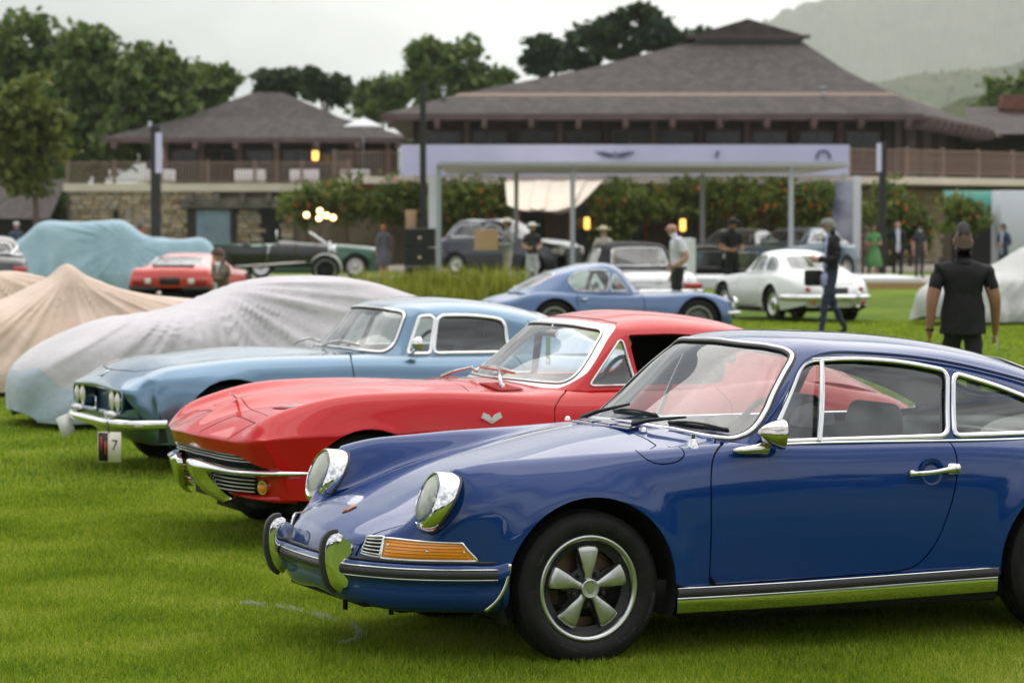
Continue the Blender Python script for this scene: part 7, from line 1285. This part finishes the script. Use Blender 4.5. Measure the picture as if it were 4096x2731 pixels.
cover('covered_car', 'car under tan cover with a sharp tent-like peak', -4.9, 29.9, radians(22.9), [(-1.5, .14, .4, .12, .6, .1), (-1.45, .46, .56, .42, .74, .1), (-1.1, .68, .66, .6, .84, 0), (-.6, .82, .70, .70, .88, 0), (-.1, .95, .66, .76, .9, 0), (.35, 1.16, .44, .84, .9, 0), (.55, 1.18, .42, .86, .9, 0), (.9, 1.06, .5, .84, .9, 0), (1.4, .96, .6, .8, .9, 0), (2.0, .90, .66, .76, .9, 0), (2.5, .74, .6, .62, .84, -.04), (2.7, .2, .4, .16, .6, -.1)], CVT, 5, .020, peaks=((.45, 0, .11, .11),), ctr=.45)
cover('covered_car', 'tan-covered car cut off by the left edge', -6.3, 34.4, radians(22.9), [(-1.3, .14, .4, .12, .6, .1), (-1.25, .46, .56, .42, .74, .1), (-.9, .70, .66, .6, .84, 0), (-.3, .90, .66, .72, .88, 0), (.2, 1.10, .5, .84, .9, 0), (.6, 1.14, .5, .86, .9, 0), (1.1, 1.0, .58, .82, .9, 0), (1.8, .88, .66, .76, .9, 0), (2.4, .72, .6, .6, .84, -.04), (2.6, .2, .4, .16, .6, -.1)], CVT, 6, .020)
cover('covered_car', 'tall vintage car under light blue cover in front of the stone wing', GX(470, 74)-.1, 75, pi+radians(5), [(-.35, .15, .40, .13, .62, .08), (-.30, .90, .50, .80, .72, .08), (-.1, 1.24, .52, 1.0, .78, .03), (.5, 1.30, .52, 1.04, .82, 0), (1.1, 1.33, .56, 1.06, .86, 0), (1.45, 1.38, .60, 1.1, .9, 0), (1.95, 1.72, .60, 1.38, .9, 0), (2.6, 1.75, .62, 1.42, .92, 0), (3.6, 1.75, .62, 1.42, .92, 0), (4.1, 1.70, .58, 1.36, .92, 0), (4.45, 1.40, .56, 1.10, .90, 0), (4.9, 1.05, .56, .84, .86, -.03), (5.1, .7, .5, .6, .76, -.1), (5.16, .15, .4, .13, .6, -.1)], CVL, 8, .05, hem=.03, rad=.30, ctr=2.0)
cover('covered_car', 'car under light grey cover beyond the black-shirted man', GX(2300, 51)-.62, 50.2, radians(38), [(-.9, .14, .36, .12, .56, .1), (-.86, .50, .55, .44, .72, .16), (-.6, .68, .66, .6, .82, .06), (0, .80, .70, .70, .88, 0), (.6, .88, .72, .74, .9, 0), (1.1, 1.10, .60, .84, .9, 0), (1.6, 1.30, .60, 1.0, .9, 0), (2.2, 1.28, .60, 1.0, .9, 0), (2.8, 1.02, .6, .82, .9, 0), (3.3, .86, .64, .74, .86, 0), (3.6, .66, .60, .56, .78, -.1), (3.68, .2, .4, .16, .55, -.1)], CVG, 9, .03, rad=.6)
# ---------------------------------------------------------------- people (faces -y at rz=0)
SKIN = [mat('skin_fair', (.50, .27, .19), .55, var=(9, .12)), mat('skin_tan', (.36, .18, .115), .55, var=(9, .12)), mat('skin_brown', (.20, .10, .065), .55)]
HAIRS = {'dark': mat('hair_dark', (.018, .013, .011), .6, bump=(60, .6)), 'brown': mat('hair_brown', (.09, .045, .025), .6, bump=(60, .6)), 'grey': mat('hair_grey', (.22, .21, .20), .6, bump=(60, .6)), 'red': mat('hair_red', (.33, .10, .03), .6, bump=(60, .6))}
FAB = {}
def fab(c):
    k = 'fabric_%d_%d_%d' % tuple(int(x*100) for x in c)
    if k not in FAB: FAB[k] = mat(k, c, .85, bump=(26, .35), var=(7, .22))
    return FAB[k]
STAND = dict(pelvis=(0, 0, .93), spine=(0, 0, 1.13), chest=(0, .01, 1.32), uch=(0, .02, 1.405), neck=(0, .02, 1.475), hb=(0, .0, 1.54), hm=(0, -.015, 1.62), ht=(0, -.005, 1.705),
 shL=(.165, .01, 1.415), elL=(.225, .03, 1.13), wrL=(.235, -.03, .885), paL=(.238, -.05, .82), shR=(-.165, .01, 1.415), elR=(-.225, .03, 1.13), wrR=(-.235, -.03, .885), paR=(-.238, -.05, .82),
 hiL=(.088, 0, .88), knL=(.10, -.02, .49), anL=(.105, .03, .085), toL=(.12, -.12, .035), hiR=(-.088, 0, .88), knR=(-.10, -.02, .49), anR=(-.105, .03, .085), toR=(-.12, -.12, .035))
RAD = dict(pelvis=(.15, .115), spine=(.140, .108), chest=(.172, .122), uch=(.15, .108), neck=(.074, .070), hb=(.062, .064), hm=(.084, .104), ht=(.070, .086), sh=(.082, .080), el=(.055, .055), wr=(.036, .032), pa=(.038, .020), hi=(.092, .095), kn=(.062, .062), an=(.043, .048), to=(.042, .032))
BONES = [('pelvis', 'spine', 'torso'), ('spine', 'chest', 'torso'), ('chest', 'uch', 'torso'), ('uch', 'neck', 'torso'), ('neck', 'hb', 'head'), ('hb', 'hm', 'head'), ('hm', 'ht', 'head')]+[b for s in 'LR' for b in (('uch', 'sh'+s, 'torso'), ('sh'+s, 'el'+s, 'uarm'), ('el'+s, 'wr'+s, 'farm'), ('wr'+s, 'pa'+s, 'hand'), ('pelvis', 'hi'+s, 'hip'), ('hi'+s, 'kn'+s, 'thigh'), ('kn'+s, 'an'+s, 'shin'), ('an'+s, 'to'+s, 'foot'))]
def person(label, X, Y, rz, h=1.75, pose=None, top=(.1, .1, .1), legs=(.05, .05, .06), shoe=(.02, .02, .02), skin=0, sleeve='short', shorts=False, jacket=None, hair='dark', hat=None, extras=None, rscale=1.0, dress=False, group='visitors on the lawn', z0=0):
    J = dict(STAND)
    for k, v in (pose or {}).items(): J[k] = v
    names = list(J); idx = {n: i for i, n in enumerate(names)}; V = [Vector(J[n]) for n in names]; E = [(idx[a], idx[b]) for a, b, _ in BONES]; R = []
    for n in names: r = RAD[n if n in RAD else n[:2]]; f = rscale if n in ('pelvis', 'spine', 'chest', 'uch') else 1; R.append((r[0]*f, r[1]*f))
    roots = [idx['pelvis']]; bl = [(J[a], J[b], t) for a, b, t in BONES]
    for s, sg in (('L', 1), ('R', -1)):     # five fingers per hand, own chains rooted in the palm
        pa, wr = A_(*J['pa'+s]), A_(*J['wr'+s]); d = (pa-wr)/np.linalg.norm(pa-wr); sd = np.cross(d, A_(sg, 0, 0)); sd = sd/np.linalg.norm(sd) if np.linalg.norm(sd) > .3 else A_(0, -1, 0); nn = np.cross(d, sd)
        for k, (o, ln) in enumerate(((-.027, .058), (-.009, .070), (.009, .074), (.027, .066))):
            b0 = pa+sd*o; b1 = b0+d*ln*.6; b2 = b0+d*ln+nn*sg*-.014
            i0 = len(V); V += [Vector(b0-d*.02), Vector(b1), Vector(b2)]; R += [(.0095, .0095), (.0088, .0088), (.0075, .0075)]; E += [(i0, i0+1), (i0+1, i0+2)]; roots.append(i0); bl.append((tuple(b0), tuple(b2), 'hand'))
        b0 = pa-d*.03-sd*-.03*1; b1 = b0+sd*.03+d*.03; b2 = b1+d*.025; i0 = len(V); V += [Vector(b0), Vector(b1), Vector(b2)]; R += [(.011, .011), (.010, .010), (.009, .009)]; E += [(i0, i0+1), (i0+1, i0+2)]; roots.append(i0); bl.append((tuple(b0), tuple(b2), 'hand'))
    me = bpy.data.meshes.new('person'); me.from_pydata([tuple(v) for v in V], E, []); ob = bpy.data.objects.new('person', me); COL.objects.link(ob)
    mo = ob.modifiers.new('skin', 'SKIN'); mo.use_smooth_shade = True; mo.branch_smoothing = .3
    for i, sv in enumerate(me.skin_vertices[0].data): sv.radius = R[i]; sv.use_root = i in roots
    mo = ob.modifiers.new('sub', 'SUBSURF'); mo.levels = 2; mo.render_levels = 2
    dg = bpy.context.evaluated_depsgraph_get(); dg.update(); nme = bpy.data.meshes.new_from_object(ob.evaluated_get(dg)); bpy.data.objects.remove(ob)
    n = len(nme.vertices); co = np.zeros(n*3); nme.vertices.foreach_get('co', co); co = co.reshape(-1, 3)
    # hair-line fold relief for clothing
    F = [tuple(p.vertices) for p in nme.polygons]; C = np.array([co[list(f)].mean(0) for f in F]); best = np.full(len(C), 1e9); lab = np.zeros(len(C), int); par = np.zeros(len(C))
    for bi, (a, b, t) in enumerate(bl):
        a, b = A_(*a), A_(*b); e = b-a; tt = np.clip(((C-a)@e)/max(e@e, 1e-9), 0, 1); rad_ = {'torso': .12, 'hip': .09, 'thigh': .075, 'head': .07}.get(t, .04); d = np.linalg.norm(C-a-tt[:, None]*e, axis=1)-rad_; k = d < best; best[k] = d[k]; lab[k] = bi; par[k] = tt[k]
    mats = [SKIN[skin], fab(top), fab(legs), fab(shoe), fab(jacket or top)]; mi = []
    for c, l, t in zip(C, lab, par):
        ty = bl[l][2]
        if ty == 'torso': m = (4 if jacket else 1) if c[2] > J['pelvis'][2]+.02 or dress or jacket else 2
        elif ty == 'head': m = 0 if c[2] > J['neck'][2]+.015 else (4 if jacket else 1)
        elif ty == 'uarm': m = (4 if jacket else 1) if sleeve == 'long' or t < .62 else 0
        elif ty == 'farm': m = (4 if jacket else 1) if sleeve == 'long' and t < .95 else 0
        elif ty == 'hand': m = 0
        elif ty == 'hip': m = 2 if not dress else 1
        elif ty == 'thigh': m = 1 if dress else 2
        elif ty == 'shin': m = 0 if (shorts and t > .12) or dress else (2 if t < .93 else 3)
        else: m = 3
        if jacket and ty == 'torso' and c[1] < -.03 and abs(c[0]) < .055: m = 1
        mi.append(m)
    nv = np.zeros(n*3); nme.vertices.foreach_get('normal', nv); nv = nv.reshape(-1, 3); cl = np.ones(n, bool)
    for f, m in zip(F, mi):
        if m in (0, 3): cl[list(f)] = False
    ph = (X*3.7+Y*1.3) % 6; fo = .0065*np.sin(co[:, 2]*34+co[:, 0]*21+ph+2.2*np.sin(co[:, 1]*17+co[:, 2]*9))+.005*np.sin(co[:, 2]*61-co[:, 0]*33+ph*2); co = co+nv*(fo*cl)[:, None]
    s = h/1.75; o = obj('person', (co, F, mi), mats); bpy.data.meshes.remove(nme); o.location = (X, Y, z0); o.rotation_euler = (0, 0, rz); o.scale = (s, s, s); tag(o, label, 'person', group)
    hm = A_(*J['hm']); ht = A_(*J['ht']); up = ht-A_(*J['hb']); up /= np.linalg.norm(up); M = np.eye(4); M[:3, 3] = hm; ax = np.cross([0, 0, 1], up); 
    if np.linalg.norm(ax) > 1e-3: M[:3, :3] = np.array(Matrix.Rotation(math.asin(min(1, np.linalg.norm(ax))), 3, Vector(ax)))
    fc = merge(mv(lathe([(0, -.030), (.010, -.022), (.015, -.004), (.006, .014)], 8), 0, -.088, .004), *[mv(lathe([(0, -.008), (.026, -.004), (.030, .004), (.018, .008)], 10, 'x'), sx*.078, .012, .0) for sx in (-1, 1)]); obj('nose_and_ears', xf(fc, M), SKIN[skin], o)
    obj('eyes_and_mouth', xf(merge(*[mv(box(-.014, .014, -.004, .004, -.005, .005, .002), sx*.03, -.087, .022) for sx in (-1, 1)], mv(box(-.022, .022, -.004, .004, -.004, .004, .002), 0, -.088, -.042)), M), mat('eye_dark', (.03, .015, .012), .4) if 'eye_dark' not in MATS else MATS['eye_dark'], o)
    if hair:
        k = 18; rows = np.linspace(0, 1, 8); Vh = []
        for t in rows:
            for i in range(k):
                a = 2*pi*i/k; back = (1+cos(a))/2; low = .052-.115*back; zz = .125-(.125-low)*t; w = math.sqrt(max(0, 1-((zz-.01)/.118)**2)) if zz > .01 else 1; Vh.append((sin(a)*.090*w, cos(a)*.108*w+.006, zz))
        obj('hair', xf((np.array(Vh), [f[::-1] for f in gridf(8, k, False, True)]+[tuple(range(k))]), M), HAIRS[hair], o)
    if hat:
        hc, br, ch_ = hat; obj('hat', xf(mv(lathe([(0, ch_), (.06, ch_), (.085, ch_*.7), (.098, .0), (br*.7, -.008), (br, .012), (br+.004, .006), (br*.7, -.016), (.09, -.01)], 24, 'z'), 0, .005, .072), M), fab(hc), o)
    if dress: obj('skirt', lathe([(.165, 1.0), (.19, .9), (.24, .7), (.28, .45), (.27, .44), (.18, .9)], 28, 'z'), fab(top), o)
    if extras: extras(o, J, M)
    return o
def bent(l=.30, z=1.08, w=.12): return dict(elL=(.23, .04, 1.14), wrL=(w, -l+.04, z), paL=(w*.7, -l-.03, z+.02), elR=(-.23, .04, 1.14), wrR=(-w, -l+.04, z), paR=(-w*.7, -l-.03, z+.02))
def crouch(extra, dz=-.37):
    J = {k: (v[0], v[1], v[2]+dz) for k, v in dict(STAND, **extra).items() if k[:2] not in ('kn', 'an', 'to')}
    J.update(knL=(.16, -.38, .56), anL=(.14, -.12, .085), toL=(.16, -.27, .035), knR=(-.14, -.34, .36), anR=(-.13, .06, .10), toR=(-.13, -.08, .035)); return J
def ex_polo(o, J, M):
    k = 13; V = []; ys = np.linspace(-.085, .105, k)
    for j, y in enumerate(ys):
        hgt = .060*math.sin(min(1, (j+1.5)/4)*pi/2)*(1 if j < 9 else (13-j)/5); base = .118*math.sqrt(max(.05, 1-(y/.125)**2))
        V += [(-.046, y, base-.030), (-.044, y-.010, base+hgt*.6), (0, y-.02, base+hgt*.95), (.044, y-.010, base+hgt*.6), (.046, y, base-.030)]
    obj('mohawk', xf((np.array(V), gridf(k, 5)+[(0, 1, 2, 3, 4)]), M), HAIRS['dark'], o); k = 18; Vh = []
    for t in np.linspace(0, 1, 7):
        for i in range(k): a = 2*pi*i/k; back = (1+cos(a))/2; zz = .098-(.098-(.045-.10*back))*t; w = math.sqrt(max(0, 1-((zz-.01)/.106)**2)) if zz > .01 else 1; Vh.append((sin(a)*.080*w, cos(a)*.098*w+.004, zz))
    obj('shaved_hair', xf((np.array(Vh), gridf(7, k, False, True)), M), mat('stubble', (.13, .085, .065), .8, bump=(200, .5)), o)
    Vt = [(.186*f*cos(2*pi*i/32)*(1+.012*sin(i*1.3)), .138*f*sin(2*pi*i/32)+.005, z) for z, f in ((.865, 1.02), (.885, 1.03), (.93, 1.0), (.98, 1.0), (1.03, .985), (1.08, .96), (1.14, .90), (1.20, .82)) for i in range(32)]; Vt = np.array(Vt); Vt[:, :2] *= (1+.022*np.sin(Vt[:, 2]*40+Vt[:, 0]*24+1.5*np.sin(Vt[:, 1]*20)))[:, None]; obj('shirt_hem', (Vt, gridf(8, 32, False, True)), fab((.008, .008, .009)), o)
    obj('collar', mv(lathe([(.080, 1.445), (.074, 1.482), (.068, 1.486), (.066, 1.455)], 20, 'z'), 0, .015, 0), fab((.008, .008, .009)), o)
    obj('wrist_watch', mv(lathe([(.034, -.012), (.037, 0), (.034, .012)], 16, 'z'), *A_(*J['wrL'])), BLACK, o); obj('held_card', xf(box(-.003, .003, -.03, .03, -.10, .0), tr(*(A_(*J['paR'])+A_(-.02, -.01, -.02)))), WHITEP, o)
def ex_phone(o, J, M):
    p = (A_(*J['paL'])+A_(*J['paR']))/2; obj('papers', xf(merge(box(-.11, .11, -.004, .004, -.10, .08), box(-.09, .12, .006, .010, -.12, .06)), tr(p[0], p[1]-.05, p[2]-.02) @ rotm('X', .6)), WHITEP, o); obj('satchel', mv(box(-.06, .06, -.15, .12, -.18, .05, .03), -.12, -.20, .93), fab((.02, .02, .022)), o); obj('shirt_tail', mv(box(-.12, .12, -.135, -.05, -.16, .06, .04), 0, 0, .88), fab((.42, .45, .68)), o); obj('sunglasses', xf(merge(box(-.07, .07, -.096, -.082, .010, .036, .006)), M), BLACK, o)
def ex_box(o, J, M):
    p = (A_(*J['paL'])+A_(*J['paR']))/2; obj('carton', mv(box(-.24, .24, -.42, .02, -.14, .36, .01), p[0], p[1]-.02, p[2]), MATS['cardboard'], o, smooth=False); obj('carton_label', mv(box(-.245, -.241, -.36, -.10, -.05, .28), p[0], p[1]-.02, p[2]), WHITEP, o)
def ex_belt(o, J, M): obj('belt', lathe([(.156, .955), (.160, .98), (.156, 1.0)], 24, 'z'), BLACK, o)
def ex_bag(o, J, M): obj('tote_bag', mv(box(-.05, .05, -.16, .16, -.34, -.04, .02), *A_(*J['paL'])), fab((.30, .15, .06)), o)
def ex_mask(o, J, M): obj('face_mask', xf(mv(box(-.055, .055, -.012, .02, -.04, .04, .015), 0, -.085, -.025), M), fab((.35, .55, .65)), o)
walk = dict(hiL=(.088, 0, .88), knL=(.09, -.12, .50), anL=(.09, -.16, .10), toL=(.09, -.32, .05), knR=(-.09, .06, .49), anR=(-.09, .26, .13), toR=(-.09, .12, .035))
person('man in black polo shirt walking away, hair in a dark crest', GX(2212, 23.6), 23.6, pi-.05, 1.67, dict(walk, elL=(.262, .07, 1.15), wrL=(.275, .03, .90), paL=(.275, .0, .83), elR=(-.262, .03, 1.15), wrR=(-.28, -.10, .91), paR=(-.278, -.14, .845), shL=(.19, .01, 1.40), shR=(-.19, .01, 1.40)), (.008, .008, .009), (.012, .012, .015), skin=1, sleeve='short', hair=None, extras=ex_polo, rscale=1.2)
person('man in dark jacket and jeans reading papers beside white rounded coupe', GX(1908, 44), 44, -radians(78), 1.80, dict(walk, **bent(.27, 1.12, .10), hm=(0, -.045, 1.605), ht=(0, -.05, 1.69), hb=(0, -.01, 1.535)), (.42, .45, .68), (.03, .04, .075), (.02, .02, .02), 0, 'long', jacket=(.010, .011, .016), hair='grey', extras=ex_phone, rscale=1.05)
person('bald man in white short-sleeved shirt leaning by the roadster', GX(1556, 48), 48, -radians(80), 1.74, dict(elL=(.24, .10, 1.13), wrL=(.20, -.10, 1.02), paL=(.19, -.16, 1.0), chest=(0, -.02, 1.32), neck=(0, -.04, 1.46), hb=(0, -.07, 1.53), hm=(0, -.10, 1.61), ht=(0, -.09, 1.69)), (.68, .69, .76), (.02, .02, .022), skin=0, hair=None, extras=ex_belt, rscale=1.15)
person('man in black cap, black polo and shorts looking at his hands', GX(1681, 62), 62, radians(20), 1.80, dict(bent(.24, 1.10, .10), hm=(0, -.04, 1.61), ht=(0, -.04, 1.695)), (.008, .008, .009), (.008, .008, .009), skin=1, shorts=True, hat=((.008, .008, .009), .125, .06))
person('man in pale straw hat carrying a cardboard box', GX(1166, 74), 74, -radians(70), 1.80, bent(.30, 1.12, .14), (.30, .31, .32), (.42, .37, .30), (.2, .16, .12), 1, 'long', hat=((.68, .64, .55), .175, .085), extras=ex_box, rscale=1.1)
person('woman in wide white hat and black waistcoat behind box carrier', GX(1222, 76), 76, radians(10), 1.70, bent(.20, 1.08, .12), (.03, .03, .035), (.55, .55, .62), skin=0, hair='brown', hat=((.78, .77, .74), .20, .075), sleeve='short'); person('person in straw hat behind the black soft top', GX(1386, 66), 66, 0, 1.62, {}, (.5, .45, .4), (.05, .05, .06), hat=((.62, .55, .36), .19, .08))
person('crouching man in brown jacket with hand raised to his face', GX(508, 44), 44, -radians(60), 1.72, crouch(dict(elL=(.20, -.18, 1.22), wrL=(.08, -.17, 1.48), paL=(.05, -.13, 1.56), hm=(0, -.05, 1.61), ht=(0, -.06, 1.69))), (.55, .70, .72), (.06, .055, .05), skin=0, sleeve='long', jacket=(.17, .12, .085), hair='brown', rscale=1.05)
person('red-haired woman in grey dress near the green open car', GX(881, 90), 90, pi+.4, 1.66, {}, (.12, .12, .13), (.1, .1, .11), hair='red', sleeve='long', dress=True); person('woman in long green dress on the stage side', GX(2006, 88), 88, .2, 1.66, bent(.22, 1.15, .1), (.13, .34, .11), (.1, .25, .1), hair='brown', dress=True); person('man in black suit with open white shirt beside black pole', GX(2061, 87), 87, .1, 1.78, {}, (.62, .62, .74), (.008, .008, .009), sleeve='long', jacket=(.008, .008, .009), hair=None, skin=0)
person('person in dark clothes wearing a pale blue face mask', GX(2111, 92), 92, .3, 1.60, {}, (.03, .035, .045), (.03, .03, .035), hair='dark', extras=ex_mask); person('person in navy jacket behind the grey covered car', GX(2304, 84), 84, -.9, 1.70, bent(.25, 1.1, .1), (.4, .42, .5), (.03, .04, .07), jacket=(.03, .05, .10), sleeve='long', hair='dark'); person('person in brown top standing beside the green dress', GX(1988, 90), 90, 2.8, 1.62, {}, (.22, .13, .10), (.15, .09, .07), hair='brown', extras=ex_bag)
person('person in white cap at far left before the shed', GX(38, 92), 92, .5, 1.72, {}, (.05, .07, .12), (.04, .04, .05), hat=((.75, .75, .78), .11, .07)); person('person in red top beside thick black pole', GX(325, 104), 104, 1.2, 1.66, {}, (.55, .03, .03), (.04, .04, .05), hair='dark')
